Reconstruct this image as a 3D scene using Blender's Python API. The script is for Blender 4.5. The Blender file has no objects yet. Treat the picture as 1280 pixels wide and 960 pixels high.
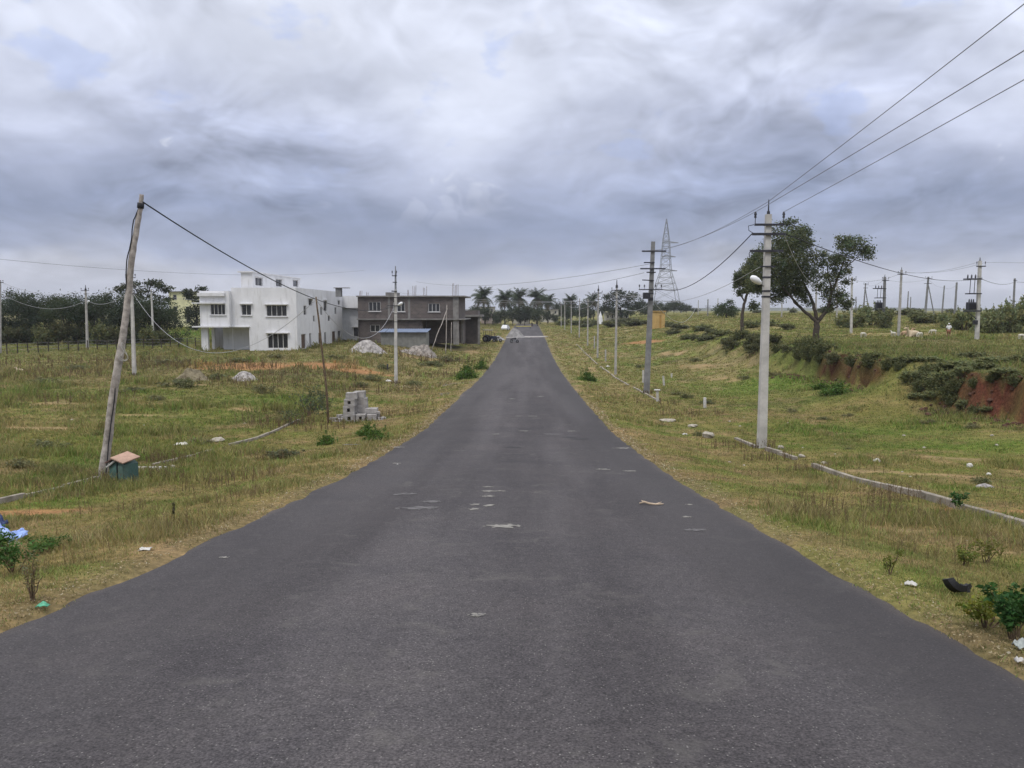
import bpy, math, random
import numpy as np
from mathutils import Vector, Matrix

random.seed(7)
RNG = np.random.default_rng(11)
SC = bpy.context.scene
COL = SC.collection
R = math.radians

# ------------------------------------------------------------------ camera
CAMZ = 1.8
FPX = 960.0                       # focal length in pixels of a 1280 px wide picture
PITCH = math.atan(92 / FPX)       # looking a little down
YAW = math.atan(20 / FPX)         # and a little left of the road's direction
cam_d = bpy.data.cameras.new('camera')
cam_d.sensor_width = 36
cam_d.lens = 36 * FPX / 1280
cam_d.clip_start = 0.05
cam_d.clip_end = 20000
cam = bpy.data.objects.new('camera', cam_d)
COL.objects.link(cam)
cam.location = (0, 0, CAMZ)
cam.rotation_euler = (math.pi / 2 - PITCH, 0, YAW)
SC.camera = cam
SC.view_settings.view_transform = 'Standard'
SC.view_settings.look = 'None'
SC.view_settings.exposure = 0.0
SC.view_settings.gamma = 1.0
SC.cycles.max_bounces = 6
SC.cycles.transparent_max_bounces = 12
SC.cycles.volume_bounces = 0

# ------------------------------------------------------------------ node helpers
def node(nt, t, **kw):
    n = nt.nodes.new(t)
    for k, v in kw.items():
        setattr(n, k, v)
    return n

def put(nt, n, i, v):
    if isinstance(v, bpy.types.NodeSocket):
        nt.links.new(v, n.inputs[i])
    else:
        n.inputs[i].default_value = v

def mth(nt, op, a, b=None, c=None, clamp=False):
    n = node(nt, 'ShaderNodeMath', operation=op, use_clamp=clamp)
    put(nt, n, 0, a)
    if b is not None: put(nt, n, 1, b)
    if c is not None: put(nt, n, 2, c)
    return n.outputs[0]

def mix(nt, fac, a, b, blend='MIX'):
    n = node(nt, 'ShaderNodeMix', data_type='RGBA', blend_type=blend)
    put(nt, n, 0, fac); put(nt, n, 6, a); put(nt, n, 7, b)
    return n.outputs[2]

def noise(nt, vec, scale, detail=4, rough=0.55, dist=0.0, dim='3D'):
    n = node(nt, 'ShaderNodeTexNoise', noise_dimensions=dim)
    if vec is not None: nt.links.new(vec, n.inputs['Vector'])
    n.inputs['Scale'].default_value = scale
    n.inputs['Detail'].default_value = detail
    n.inputs['Roughness'].default_value = rough
    n.inputs['Distortion'].default_value = dist
    return n.outputs['Fac']

def maprange(nt, v, a, b, c=0.0, d=1.0, smooth=True):
    n = node(nt, 'ShaderNodeMapRange', interpolation_type='SMOOTHSTEP' if smooth else 'LINEAR')
    put(nt, n, 'Value', v)
    n.inputs['From Min'].default_value = a; n.inputs['From Max'].default_value = b
    n.inputs['To Min'].default_value = c; n.inputs['To Max'].default_value = d
    return n.outputs[0]

def ramp(nt, v, stops):
    n = node(nt, 'ShaderNodeValToRGB')
    e = n.color_ramp.elements
    while len(e) < len(stops): e.new(0.5)
    for el, (p, c) in zip(e, stops):
        el.position = p; el.color = (*c, 1)
    nt.links.new(v, n.inputs[0])
    return n.outputs[0]

# ------------------------------------------------------------------ sky and sun
SUN_EL, SUN_AZ = 58, 205          # azimuth measured from +Y, clockwise: behind the camera, to the left
world = bpy.data.worlds.new('World'); SC.world = world
world.use_nodes = True
world.cycles.sampling_method = 'MANUAL'; world.cycles.sample_map_resolution = 512
nt = world.node_tree; nt.nodes.clear()
out = node(nt, 'ShaderNodeOutputWorld')
bg = node(nt, 'ShaderNodeBackground')
sky = node(nt, 'ShaderNodeTexSky', sky_type='NISHITA', sun_disc=False)
sky.sun_elevation = R(SUN_EL); sky.sun_rotation = R(SUN_AZ)
sky.air_density = 1.2; sky.dust_density = 2.0
tc = node(nt, 'ShaderNodeTexCoord')
sep = node(nt, 'ShaderNodeSeparateXYZ'); nt.links.new(tc.outputs['Generated'], sep.inputs[0])
dx, dy, dz = sep.outputs
zc = mth(nt, 'MAXIMUM', dz, 0.0)
den = mth(nt, 'ADD', zc, 0.36)
cx = mth(nt, 'DIVIDE', dx, den); cy = mth(nt, 'DIVIDE', dy, den)
comb = node(nt, 'ShaderNodeCombineXYZ'); nt.links.new(cx, comb.inputs[0]); nt.links.new(cy, comb.inputs[1])
P = comb.outputs[0]
n_big = noise(nt, P, 1.3, 3, 0.5, 0.3, '2D')
n_mid = noise(nt, P, 3.0, 5, 0.52, 0.25, '2D')
off = node(nt, 'ShaderNodeVectorMath', operation='ADD'); nt.links.new(P, off.inputs[0]); off.inputs[1].default_value = (13.1, 4.7, 2.0)
n_cum = noise(nt, off.outputs[0], 4.4, 5, 0.52, 0.1, '2D')
# elevation bent by the noise: layers of cloud with wavy edges
zw = mth(nt, 'ADD', zc, mth(nt, 'MULTIPLY', mth(nt, 'SUBTRACT', n_big, 0.5), mth(nt, 'MULTIPLY_ADD', zc, 0.75, 0.03)))
zw = mth(nt, 'ADD', zw, mth(nt, 'MULTIPLY', mth(nt, 'SUBTRACT', n_mid, 0.5), mth(nt, 'MULTIPLY_ADD', zc, 0.35, 0.02)))
band = ramp(nt, zw, [(0.0, (0.52, 0.55, 0.67)), (0.034, (0.62, 0.645, 0.755)), (0.060, (0.38, 0.425, 0.575)),
                     (0.115, (0.305, 0.355, 0.515)), (0.17, (0.425, 0.47, 0.63)), (0.215, (0.59, 0.635, 0.80)),
                     (0.28, (0.74, 0.785, 0.93)), (0.5, (0.86, 0.89, 0.98)), (1.0, (1, 1, 1))])
bright = maprange(nt, zc, 0.3, 0.95, 1.0, 1.75)
up_ = node(nt, 'ShaderNodeVectorMath', operation='SCALE'); nt.links.new(P, up_.inputs[0]); up_.inputs['Scale'].default_value = 0.955
def billow(vec):
    # cauliflower heads: rounded cells, bent by a softer noise
    w_ = node(nt, 'ShaderNodeTexNoise', noise_dimensions='2D'); nt.links.new(vec, w_.inputs['Vector']); w_.inputs['Scale'].default_value = 2.2; w_.inputs['Detail'].default_value = 3
    s_ = node(nt, 'ShaderNodeVectorMath', operation='SCALE'); nt.links.new(w_.outputs['Color'], s_.inputs[0]); s_.inputs["Scale"].default_value = 0.6
    a_ = node(nt, 'ShaderNodeVectorMath', operation='ADD'); nt.links.new(vec, a_.inputs[0]); nt.links.new(s_.outputs[0], a_.inputs[1])
    v_ = node(nt, 'ShaderNodeTexVoronoi', feature='F1', voronoi_dimensions='2D'); nt.links.new(a_.outputs[0], v_.inputs['Vector'])
    v_.inputs['Scale'].default_value = 3.4; v_.inputs['Detail'].default_value = 3; v_.inputs['Roughness'].default_value = 0.55
    return mth(nt, 'SUBTRACT', 1.0, v_.outputs['Distance'])
B_ = billow(P)
relief = mth(nt, 'SUBTRACT', B_, billow(up_.outputs[0]))
relief = mth(nt, 'MULTIPLY', relief, maprange(nt, n_big, 0.32, 0.62, 1.2, 0.35))
relief = mth(nt, 'MULTIPLY', relief, maprange(nt, zc, 0.03, 0.16, 0.16, 0.34))
mod = mth(nt, 'ADD', maprange(nt, n_mid, 0.28, 0.72, 0.90, 1.09), relief)
band = mix(nt, 1.0, band, mth(nt, 'MULTIPLY', bright, mod), 'MULTIPLY')
# cumulus tops catching light
cum = mth(nt, 'MULTIPLY', maprange(nt, mth(nt, 'ADD', B_, mth(nt, 'MULTIPLY', mth(nt, 'SUBTRACT', n_big, 0.5), 1.2)), 0.56, 0.74), maprange(nt, zc, 0.09, 0.2))
band = mix(nt, mth(nt, 'MULTIPLY', cum, 0.40), band, (0.86, 0.885, 0.98, 1))
# thin places where the blue shows
gap = mth(nt, 'MULTIPLY', maprange(nt, n_cum, 0.40, 0.30), maprange(nt, zc, 0.12, 0.25))
blue = mix(nt, mth(nt, 'MULTIPLY', gap, 0.35), band, (0.42, 0.55, 0.95, 1))
sc10 = node(nt, 'ShaderNodeVectorMath', operation='SCALE'); nt.links.new(blue, sc10.inputs[0]); sc10.inputs['Scale'].default_value = 10.0
final = mix(nt, 0.94, sky.outputs[0], sc10.outputs[0])
nt.links.new(final, bg.inputs['Color'])
bg.inputs['Strength'].default_value = 0.1
nt.links.new(bg.outputs[0], out.inputs['Surface'])

sun_d = bpy.data.lights.new('sun', 'SUN')
sun_d.energy = 1.3; sun_d.angle = R(14); sun_d.color = (1.0, 0.96, 0.9)
sun = bpy.data.objects.new('sun', sun_d); COL.objects.link(sun)
sd = Vector((math.sin(R(SUN_AZ)) * math.cos(R(SUN_EL)), math.cos(R(SUN_AZ)) * math.cos(R(SUN_EL)), math.sin(R(SUN_EL))))
sun.rotation_euler = sd.to_track_quat('Z', 'Y').to_euler()
sun.location = sd * 60

# ------------------------------------------------------------------ materials
MATS = {}
def new_mat(name):
    m = bpy.data.materials.new(name); m.use_nodes = True
    t = m.node_tree; b = t.nodes['Principled BSDF']
    b.inputs['Specular IOR Level'].default_value = 0.3
    return m, t, b

def mat(name, col, rough=0.8, var=0.18, scale=3.0, metal=0.0, bump=0.0, bscale=40.0, dirt=None, spec=0.3):
    """Plain painted, concrete, wood ... surface: the colour broken up by noise, with optional stains and bump."""
    if name in MATS: return MATS[name]
    m, t, b = new_mat(name)
    o = node(t, 'ShaderNodeTexCoord').outputs['Object']
    f = noise(t, o, scale, 6, 0.6)
    lo = tuple(c * (1 - var) for c in col); hi = tuple(min(1, c * (1 + var)) for c in col)
    c = mix(t, maprange(t, f, 0.3, 0.7), (*lo, 1), (*hi, 1))
    if dirt:
        mp = node(t, 'ShaderNodeMapping'); t.links.new(o, mp.inputs[0]); mp.inputs['Scale'].default_value = (1.2, 1.2, 0.22)
        s = noise(t, mp.outputs[0], 1.6, 6, 0.65)
        c = mix(t, maprange(t, s, 0.5, 0.72, 0, 0.75), c, (*dirt, 1))
    t.links.new(c, b.inputs['Base Color'])
    b.inputs['Roughness'].default_value = rough; b.inputs['Metallic'].default_value = metal
    b.inputs['Specular IOR Level'].default_value = spec
    if bump:
        bp = node(t, 'ShaderNodeBump'); bp.inputs['Strength'].default_value = bump; bp.inputs['Distance'].default_value = 0.02
        t.links.new(noise(t, o, bscale, 5, 0.6), bp.inputs['Height'])
        t.links.new(bp.outputs[0], b.inputs['Normal'])
    MATS[name] = m
    return m

def leaf_mat(name, trans=0.25, rough=0.7):
    """Leaves and blades: colour from the mesh's own tint, a little light passing through."""
    if name in MATS: return MATS[name]
    m, t, b = new_mat(name)
    a = node(t, 'ShaderNodeAttribute', attribute_name='tint')
    t.links.new(a.outputs['Color'], b.inputs['Base Color'])
    b.inputs['Roughness'].default_value = rough
    b.inputs['Specular IOR Level'].default_value = 0.2
    tr = node(t, 'ShaderNodeBsdfTranslucent')
    t.links.new(mix(t, 1.0, a.outputs['Color'], (1.25, 1.3, 0.8, 1), 'MULTIPLY'), tr.inputs['Color'])
    ms = node(t, 'ShaderNodeMixShader'); ms.inputs[0].default_value = trans
    t.links.new(b.outputs[0], ms.inputs[1]); t.links.new(tr.outputs[0], ms.inputs[2])
    t.links.new(ms.outputs[0], t.nodes['Material Output'].inputs['Surface'])
    MATS[name] = m
    return m

def brick_mat(name, c1, c2, mortar, sx=1.0):
    if name in MATS: return MATS[name]
    m, t, b = new_mat(name)
    o = node(t, 'ShaderNodeTexCoord').outputs['Object']
    sp = node(t, 'ShaderNodeSeparateXYZ'); t.links.new(o, sp.inputs[0])
    cb = node(t, 'ShaderNodeCombineXYZ')
    t.links.new(mth(t, 'ADD', sp.outputs[0], sp.outputs[1]), cb.inputs[0]); t.links.new(sp.outputs[2], cb.inputs[1])
    br = node(t, 'ShaderNodeTexBrick'); t.links.new(cb.outputs[0], br.inputs['Vector'])
    br.inputs['Color1'].default_value = (*c1, 1); br.inputs['Color2'].default_value = (*c2, 1); br.inputs['Mortar'].default_value = (*mortar, 1)
    br.inputs['Scale'].default_value = 1.0; br.inputs['Brick Width'].default_value = 0.42 * sx; br.inputs['Row Height'].default_value = 0.21 * sx
    br.inputs['Mortar Size'].default_value = 0.018
    f = noise(t, o, 0.7, 6, 0.65)
    c = mix(t, 1.0, br.outputs[0], ramp(t, f, [(0.3, (0.7, 0.7, 0.72)), (0.7, (1.2, 1.15, 1.1))]), 'MULTIPLY')
    t.links.new(c, b.inputs['Base Color']); b.inputs['Roughness'].default_value = 0.92
    MATS[name] = m
    return m

M_CONC = mat('pole_concrete', (0.36, 0.345, 0.325), 0.9, 0.22, 2.5, bump=0.3, dirt=(0.22, 0.21, 0.2))
M_CONC_L = mat('pale_concrete', (0.47, 0.455, 0.43), 0.9, 0.18, 2.0, bump=0.3, dirt=(0.3, 0.28, 0.26))
M_CONC_D = mat('dark_concrete', (0.20, 0.20, 0.20), 0.9, 0.22, 2.0, bump=0.3, dirt=(0.12, 0.12, 0.12))
M_KERB = mat('kerb_concrete', (0.27, 0.24, 0.20), 0.95, 0.3, 3.0, bump=0.5, dirt=(0.13, 0.115, 0.075))
M_STEEL = mat('dark_steel', (0.045, 0.045, 0.055), 0.6, 0.3, 6, metal=0.3)
M_GALV = mat('galvanised_steel', (0.24, 0.25, 0.27), 0.55, 0.15, 6, metal=0.4)
M_WIRE = mat('wire', (0.20, 0.20, 0.22), 0.6, 0.1, 3)
M_ALU = mat('bare_wire', (0.42, 0.42, 0.44), 0.5, 0.1, 3, metal=0.2)
M_CABLE = mat('black_cable', (0.025, 0.025, 0.03), 0.7, 0.2, 4)
M_WOODP = mat('weathered_wood', (0.37, 0.335, 0.305), 0.92, 0.35, 7, bump=0.6, bscale=25, dirt=(0.20, 0.17, 0.15))
M_BARK = mat('bark', (0.068, 0.055, 0.045), 0.95, 0.35, 6, bump=0.6, bscale=20)
M_BARK_D = mat('dark_bark', (0.055, 0.045, 0.038), 0.95, 0.3, 5)
M_STICK = mat('dry_stick', (0.12, 0.085, 0.055), 0.95, 0.35, 8)
M_WHITE = mat('white_paint', (0.68, 0.68, 0.695), 0.85, 0.05, 0.8, dirt=(0.50, 0.495, 0.49))
M_WHITE2 = mat('grey_white_paint', (0.60, 0.60, 0.62), 0.85, 0.06, 0.8, dirt=(0.45, 0.44, 0.43))
M_CORR = mat('grey_sheet', (0.50, 0.51, 0.53), 0.6, 0.08, 1.5, metal=0.1)
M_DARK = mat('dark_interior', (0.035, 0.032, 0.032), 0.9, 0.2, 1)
M_GLASS = mat('window_glass', (0.03, 0.032, 0.038), 0.12, 0.25, 0.6, spec=0.5)
M_FRAME = mat('window_frame', (0.62, 0.61, 0.60), 0.7, 0.1, 3)
M_DOOR = mat('door_wood', (0.10, 0.065, 0.05), 0.7, 0.2, 4)
M_BRICK = brick_mat('block_brick', (0.132, 0.112, 0.107), (0.096, 0.083, 0.081), (0.18, 0.168, 0.162))
M_SLAB = mat('slab_concrete', (0.20, 0.192, 0.184), 0.92, 0.25, 1.2, dirt=(0.17, 0.155, 0.15))
M_BLUE = mat('blue_sheet', (0.18, 0.225, 0.32), 0.5, 0.15, 2)
M_YEL = mat('yellow_paint', (0.46, 0.31, 0.12), 0.85, 0.12, 1.0, dirt=(0.42, 0.26, 0.10))
M_TEAL = mat('teal_paint', (0.072, 0.140, 0.125), 0.6, 0.25, 5, dirt=(0.11, 0.12, 0.09))
M_BOARD = mat('brown_board', (0.38, 0.25, 0.19), 0.85, 0.2, 5, dirt=(.24, .17, .13))
M_PLASTIC_W = mat('white_plastic', (0.52, 0.51, 0.49), 0.6, 0.2, 9, dirt=(.33, .29, .23))
M_LAMP = mat('lamp_housing', (0.82, 0.83, 0.85), 0.4, 0.05, 4)
M_BLOCK = mat('block_concrete', (0.33, 0.315, 0.305), 0.95, 0.25, 5, bump=0.5, dirt=(0.24, 0.22, 0.21))
M_STONE = mat('pale_stone', (0.33, 0.30, 0.25), 0.92, 0.25, 6, bump=0.4)
M_RUBBER = mat('black_rubber', (0.018, 0.018, 0.02), 0.55, 0.2, 6)
M_RUST = mat('rusty_bar', (0.13, 0.065, 0.04), 0.9, 0.3, 6)
LEAF = leaf_mat('leaf')
GRASS = leaf_mat('grass_blade', 0.3, 0.8)

# ------------------------------------------------------------------ mesh helpers
class MB:
    def __init__(s): s.v = []; s.f = []; s.c = []
    def add(s, vs, fs, col=None):
        n = len(s.v); s.v.extend([tuple(p) for p in vs]); s.f.extend([tuple(i + n for i in f) for f in fs])
        if col is not None: s.c.extend([col] * len(vs))
        return s
    def box(s, c, d, rz=0.0, rx=0.0, ry=0.0):
        M = Matrix.Translation(c) @ Matrix.Rotation(rz, 4, 'Z') @ Matrix.Rotation(ry, 4, 'Y') @ Matrix.Rotation(rx, 4, 'X')
        vs = [M @ Vector((x * d[0] / 2, y * d[1] / 2, z * d[2] / 2)) for z in (-1, 1) for y in (-1, 1) for x in (-1, 1)]
        return s.add(vs, [(0, 2, 3, 1), (4, 5, 7, 6), (0, 1, 5, 4), (2, 6, 7, 3), (0, 4, 6, 2), (1, 3, 7, 5)])
    def span(s, x0, x1, y0, y1, z0, z1):
        return s.box(((x0 + x1) / 2, (y0 + y1) / 2, (z0 + z1) / 2), (abs(x1 - x0), abs(y1 - y0), abs(z1 - z0)))
    def tube(s, pts, rad, n=6, cap=True, square=False):
        pts = [Vector(p) for p in pts]
        if not hasattr(rad, '__len__'): rad = [rad] * len(pts)
        rings = []; up = Vector((0, 0, 1)); prev = None
        for i, p in enumerate(pts):
            d = (pts[min(i + 1, len(pts) - 1)] - pts[max(i - 1, 0)]).normalized()
            if prev is None:
                a = d.cross(up if abs(d.z) < 0.95 else Vector((0, 1, 0))).normalized()
            else:
                a = (prev - d * prev.dot(d)).normalized()
            prev = a; b = d.cross(a)
            o = math.pi / 4 if square else 0
            rings.append([p + (a * math.cos(2 * math.pi * k / n + o) + b * math.sin(2 * math.pi * k / n + o)) * rad[i] for k in range(n)])
        base = len(s.v)
        for r_ in rings: s.v.extend([tuple(q) for q in r_])
        for i in range(len(pts) - 1):
            for k in range(n):
                a0 = base + i * n + k; a1 = base + i * n + (k + 1) % n
                s.f.append((a0, a1, a1 + n, a0 + n))
        if cap:
            s.f.append(tuple(base + k for k in reversed(range(n))))
            s.f.append(tuple(base + (len(pts) - 1) * n + k for k in range(n)))
        return s
    def lathe(s, c, prof, n=12):
        c = Vector(c)
        return s.tube([c + Vector((0, 0, z)) for _, z in prof], [max(r_, 1e-4) for r_, _ in prof], n)
    def blob(s, c, rad, seg=10, rings=7, jit=0.0, rng=random):
        vs = []; fs = []
        for i in range(rings + 1):
            th = math.pi * i / rings
            for k in range(seg):
                ph = 2 * math.pi * k / seg
                j = 1 + jit * (rng.random() - 0.5) if 0 < i < rings else 1
                vs.append((c[0] + rad[0] * math.sin(th) * math.cos(ph) * j, c[1] + rad[1] * math.sin(th) * math.sin(ph) * j, c[2] + rad[2] * math.cos(th) * j))
        for i in range(rings):
            for k in range(seg):
                a = i * seg + k; b = i * seg + (k + 1) % seg
                fs.append((a, a + seg, b + seg, b))
        return s.add(vs, fs)

def set_tint(me, cols):
    a = me.attributes.new('tint', 'FLOAT_COLOR', 'POINT')
    cols = np.asarray(cols, dtype=np.float32)
    if cols.shape[1] == 3: cols = np.hstack([cols, np.ones((len(cols), 1), np.float32)])
    a.data.foreach_set('color', cols.ravel())

def obj(name, mb, m, parent=None, smooth=False, loc=None, bevel=0.0):
    me = bpy.data.meshes.new(name)
    me.from_pydata(mb.v, [], mb.f); me.update()
    if mb.c and len(mb.c) == len(mb.v): set_tint(me, mb.c)
    me.materials.append(m)
    if smooth: me.polygons.foreach_set('use_smooth', [True] * len(me.polygons))
    o = bpy.data.objects.new(name, me); COL.objects.link(o)
    if parent: o.parent = parent
    if loc is not None: o.location = loc
    if bevel:
        b = o.modifiers.new('edge', 'BEVEL'); b.width = bevel; b.segments = 2
    return o

def raw_obj(name, V, F, cols, m, parent=None, loc=None):
    """Big meshes straight from numpy arrays (F: all faces of one size)."""
    me = bpy.data.meshes.new(name)
    V = np.asarray(V, np.float32); F = np.asarray(F, np.int32)
    me.vertices.add(len(V)); me.vertices.foreach_set('co', V.ravel())
    k = F.shape[1]
    me.loops.add(F.size); me.loops.foreach_set('vertex_index', F.ravel())
    me.polygons.add(len(F)); me.polygons.foreach_set('loop_start', np.arange(0, F.size, k, dtype=np.int32))
    me.update(calc_edges=True)
    if cols is not None: set_tint(me, cols)
    me.materials.append(m)
    o = bpy.data.objects.new(name, me); COL.objects.link(o)
    if parent: o.parent = parent
    if loc is not None: o.location = loc
    return o

def tag(o, label, cat, group=None):
    o['label'] = label; o['category'] = cat
    if group: o['group'] = group
    return o

def thing(name, label, cat, loc=(0, 0, 0), rz=0.0, group=None):
    o = bpy.data.objects.new(name, None); COL.objects.link(o)
    o.empty_display_size = 0.3
    o.location = loc; o.rotation_euler = (0, 0, rz)
    return tag(o, label, cat, group)

def kind(o, k='structure'):
    o['kind'] = k; return o

def copy_tree(o, parent=None):
    c = o.copy(); COL.objects.link(c)
    if parent: c.parent = parent
    for ch in list(o.children): copy_tree(ch, c)
    return c

# ------------------------------------------------------------------ numpy noise
_T = np.random.default_rng(3).random((256, 256))
def vnoise(x, y, s, seed=0):
    x = np.asarray(x, float) / s + seed * 17.31; y = np.asarray(y, float) / s + seed * 9.77
    xi = np.floor(x).astype(int); yi = np.floor(y).astype(int)
    fx = x - xi; fy = y - yi
    fx = fx * fx * (3 - 2 * fx); fy = fy * fy * (3 - 2 * fy)
    g = lambda a, b: _T[a % 256, b % 256]
    return (g(xi, yi) * (1 - fx) + g(xi + 1, yi) * fx) * (1 - fy) + (g(xi, yi + 1) * (1 - fx) + g(xi + 1, yi + 1) * fx) * fy
def fbm(x, y, s, o=3, seed=0):
    t = 0; a = 1; w = 0
    for i in range(o):
        t = t + a * vnoise(x, y, s / 2 ** i, seed + i); w += a; a *= 0.5
    return t / w
def sstep(a, b, x):
    t = np.clip((np.asarray(x, float) - a) / (b - a), 0, 1); return t * t * (3 - 2 * t)
def lerp(a, b, t): return a + (b - a) * t

# ------------------------------------------------------------------ the lie of the land
RC, RW = -0.45, 4.0               # road centre and half width
Y_R = np.array([-30, -10, 0, 6.5, 12.8, 20, 31, 45.7, 60, 73, 95, 116, 145, 190, 245, 290, 400, 700, 1500, 9000], float)
H_R = np.array([-1.9, 0.6, 1.85, 2.68, 3.38, 4.1, 4.92, 5.42, 5.85, 6.15, 6.35, 6.2, 5.65, 5.25, 4.95, 5.1, 4.9, 4.4, 4.0, 4.0])
def _smooth_table(Y, H):
    g = np.arange(-30, 420, 0.5); h = np.interp(g, Y, H)
    k = np.ones(13) / 13
    hp = np.pad(h, 6, mode='reflect', reflect_type='odd')
    return g, np.convolve(hp, k, 'valid')
_G, _GH = _smooth_table(Y_R, H_R)
def road_H(y):
    y = np.asarray(y, float)
    return np.where(y < 415, np.interp(y, _G, _GH), np.interp(y, Y_R, H_R))
Y_L = np.array([-30, 0, 10, 17, 33, 58, 75, 98, 130, 200, 300, 1500, 9000], float)
H_L = np.array([-1.5, 2.4, 3.4, 4.2, 5.3, 5.55, 5.4, 5.02, 4.7, 4.1, 4.0, 4.0, 4.0])
Y_P = np.array([-30, 0, 20, 33, 50, 71, 90, 120, 166, 220, 300, 1500, 9000], float)
H_P = np.array([-1.5, 1.5, 2.7, 3.0, 3.1, 3.1, 3.1, 3.0, 2.6, 2.5, 2.6, 3.0, 3.5])     # top of the bank, near its edge
H_P2 = np.array([-1.5, 1.2, 2.3, 2.8, 3.0, 3.05, 3.0, 2.3, 0.9, 0.9, 1.2, 2.0, 3.0])    # far to the right
def ground_z(x, y, detail=True):
    x = np.asarray(x, float); y = np.asarray(y, float)
    Hr = road_H(y)
    dl = (RC - RW) - x; dr = x - (RC + RW)
    # left of the road
    Hl = Hr + 0.42 * sstep(0.1, 4.0, dl) * (1 - sstep(60, 100, y))
    Hl = lerp(Hl, np.interp(y, Y_L, H_L), sstep(5, 16, dl))
    # right verge and field
    Hv = Hr + 0.30 * sstep(0.1, 3.0, dr) * (1 - sstep(70, 130, y)) + 0.15 * sstep(6, 14, dr) * (1 - sstep(50, 80, y))
    wig = (vnoise(x * 0, y, 7.0, 5) - 0.5) * 2.2 + (vnoise(x * 0, y, 2.2, 6) - 0.5) * 0.8 + (vnoise(x * 0, y, 0.8, 7) - 0.5) * 0.45
    steep = 1 - sstep(94, 118, y)
    veg = np.exp(-((y - 44.0) / 2.6) ** 2)       # between the two cuts the bank is a grown over slope
    soft = sstep(62, 76, y)
    x0 = lerp(10.0, 22.0 + wig - 2.8 * veg - 2.2 * soft, steep); x1 = lerp(44.0, 22.75 + wig + 2.8 * veg + 2.4 * soft, steep)
    Hv = Hv - (0.40 + 0.60 * sstep(38, 47, y) + 0.3 * veg) * sstep(14.0, 22.0, x) * steep * sstep(14, 28, y)
    k = sstep(0, 1, (x - x0) / (x1 - x0))
    Hp = lerp(np.interp(y, Y_P, H_P), np.interp(y, Y_P, H_P2), sstep(28, 75, x))
    Hv = lerp(Hv, Hp, k)
    H = np.where(x < RC, Hl, Hv)
    if detail:
        off = sstep(0.2, 2.5, np.maximum(dl, dr)) 
        H = H - off * ((fbm(x, y, 3.0, 3, 2) - 0.5) * 0.16 + (fbm(x, y, 14, 2, 9) - 0.5) * 0.35 * sstep(3, 12, np.maximum(dl, dr)))
        H = H + 0.05 * (1 - sstep(-0.25, 0.05, np.maximum(dl, dr)))
        far = sstep(350, 900, y)
        H = H - far * (fbm(x, y, 260, 3, 4) - 0.5) * 5.0
    return CAMZ - H
def gz(x, y): return float(ground_z(np.array([x]), np.array([y]))[0])
def road_z(y): return float(CAMZ - road_H(np.array([y]))[0])

_cy, _sy, _cp, _sp = math.cos(YAW), math.sin(YAW), math.cos(PITCH), math.sin(PITCH)
def ray(px, py):
    u = (px - 640) / FPX; v = (480 - py) / FPX
    return Vector((_cy * u - _sy * _cp - _sy * _sp * v, _sy * u + _cy * _cp + _cy * _sp * v, -_sp + _cp * v))
def at(px, py, Y):
    """The point of the place seen in the direction (px, py) at a distance Y down the road."""
    d = ray(px, py); return Vector((0, 0, CAMZ)) + d * (Y / d.y)
def hit(px, py):
    """Where the ground is seen in the direction (px, py)."""
    d = ray(px, py)
    ys = np.exp(np.linspace(math.log(2.5), math.log(900), 2500)); t = ys / d.y
    zr = CAMZ + d.z * t; g = ground_z(d.x * t, ys)
    i = int(np.argmax(zr <= g)) if np.any(zr <= g) else len(ys) - 1
    return Vector((d.x * t[i], ys[i], float(g[i])))
def foot(px, py, Y):
    """On the ground at the distance Y, in the column of (px, py)."""
    p = at(px, py, Y); p.z = gz(p.x, p.y); return p

# ------------------------------------------------------------------ what grows and lies on the ground
def E(px, py, rx, ry, rot=0.0, k=0):
    p = hit(px, py); return (p.x, p.y, rx, ry, rot, k)
# bare earth: 0 tan, 1 orange, 2 grey dust
DIRT = [E(345, 457, 9.5, 3.6, 0.05, 1), E(300, 461, 5, 2, 0, 1), E(420, 461, 6, 2.2, 0, 1), E(15, 642, 1.6, 0.45, 0.2, 1), E(25, 536, 4.5, 0.8, 0.05, 0), E(165, 519, 2.6, 0.55, 0.1, 0),
        E(20, 612, 1.8, 0.4, 0.1, 0), E(300, 512, 3, 0.7, 0, 0), E(1135, 592, 2.6, 0.35, -0.25, 0), E(1215, 574, 2.6, 0.45, -0.1, 0),
        E(1080, 572, 1.4, 0.25, -0.2, 0), E(1262, 588, 1.6, 0.3, -0.2, 0), E(806, 428, 3.5, 4.0, 0, 1), E(840, 442, 1.4, 7, 0.15, 0), E(872, 458, 1.8, 6, 0.2, 0),
        E(905, 474, 1.6, 4.5, 0.25, 0), E(1235, 640, 1.2, 0.3, 0, 1), E(1262, 690, 0.9, 0.4, 0, 0), E(1140, 665, 1.0, 0.3, 0, 0), E(1050, 640, 0.9, 0.3, 0, 0),
        E(550, 483, 5.0, 1.0, 0.0, 2), E(200, 655, 0.8, 0.25, 0, 0), E(740, 462, 0.6, 6, 0.0, 0), E(1130, 418, 9, 5, 0, 0), E(520, 447, 6, 3, 0, 0),
        E(590, 440, 3, 8, 0, 0), E(612, 424, 4, 8, 0, 2), E(215, 480, 5, 1.2, 0, 0), E(60, 505, 5, 1.0, 0, 0), E(1020, 600, .9, .22, -.3, 0)]
LUSH = [E(240, 520, 5, 3.0), E(330, 500, 4, 4), E(60, 492, 12, 2.5), E(1060, 490, 5, 3), E(1190, 560, 6, 2.5), E(980, 480, 7, 9), E(585, 470, 2.0, 5), E(735, 475, 1.6, 4),
        E(220, 418, 26, 40), E(150, 575, 2.5, 1.0), E(860, 540, 2, 3), E(1090, 540, 5, 3)]
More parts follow.
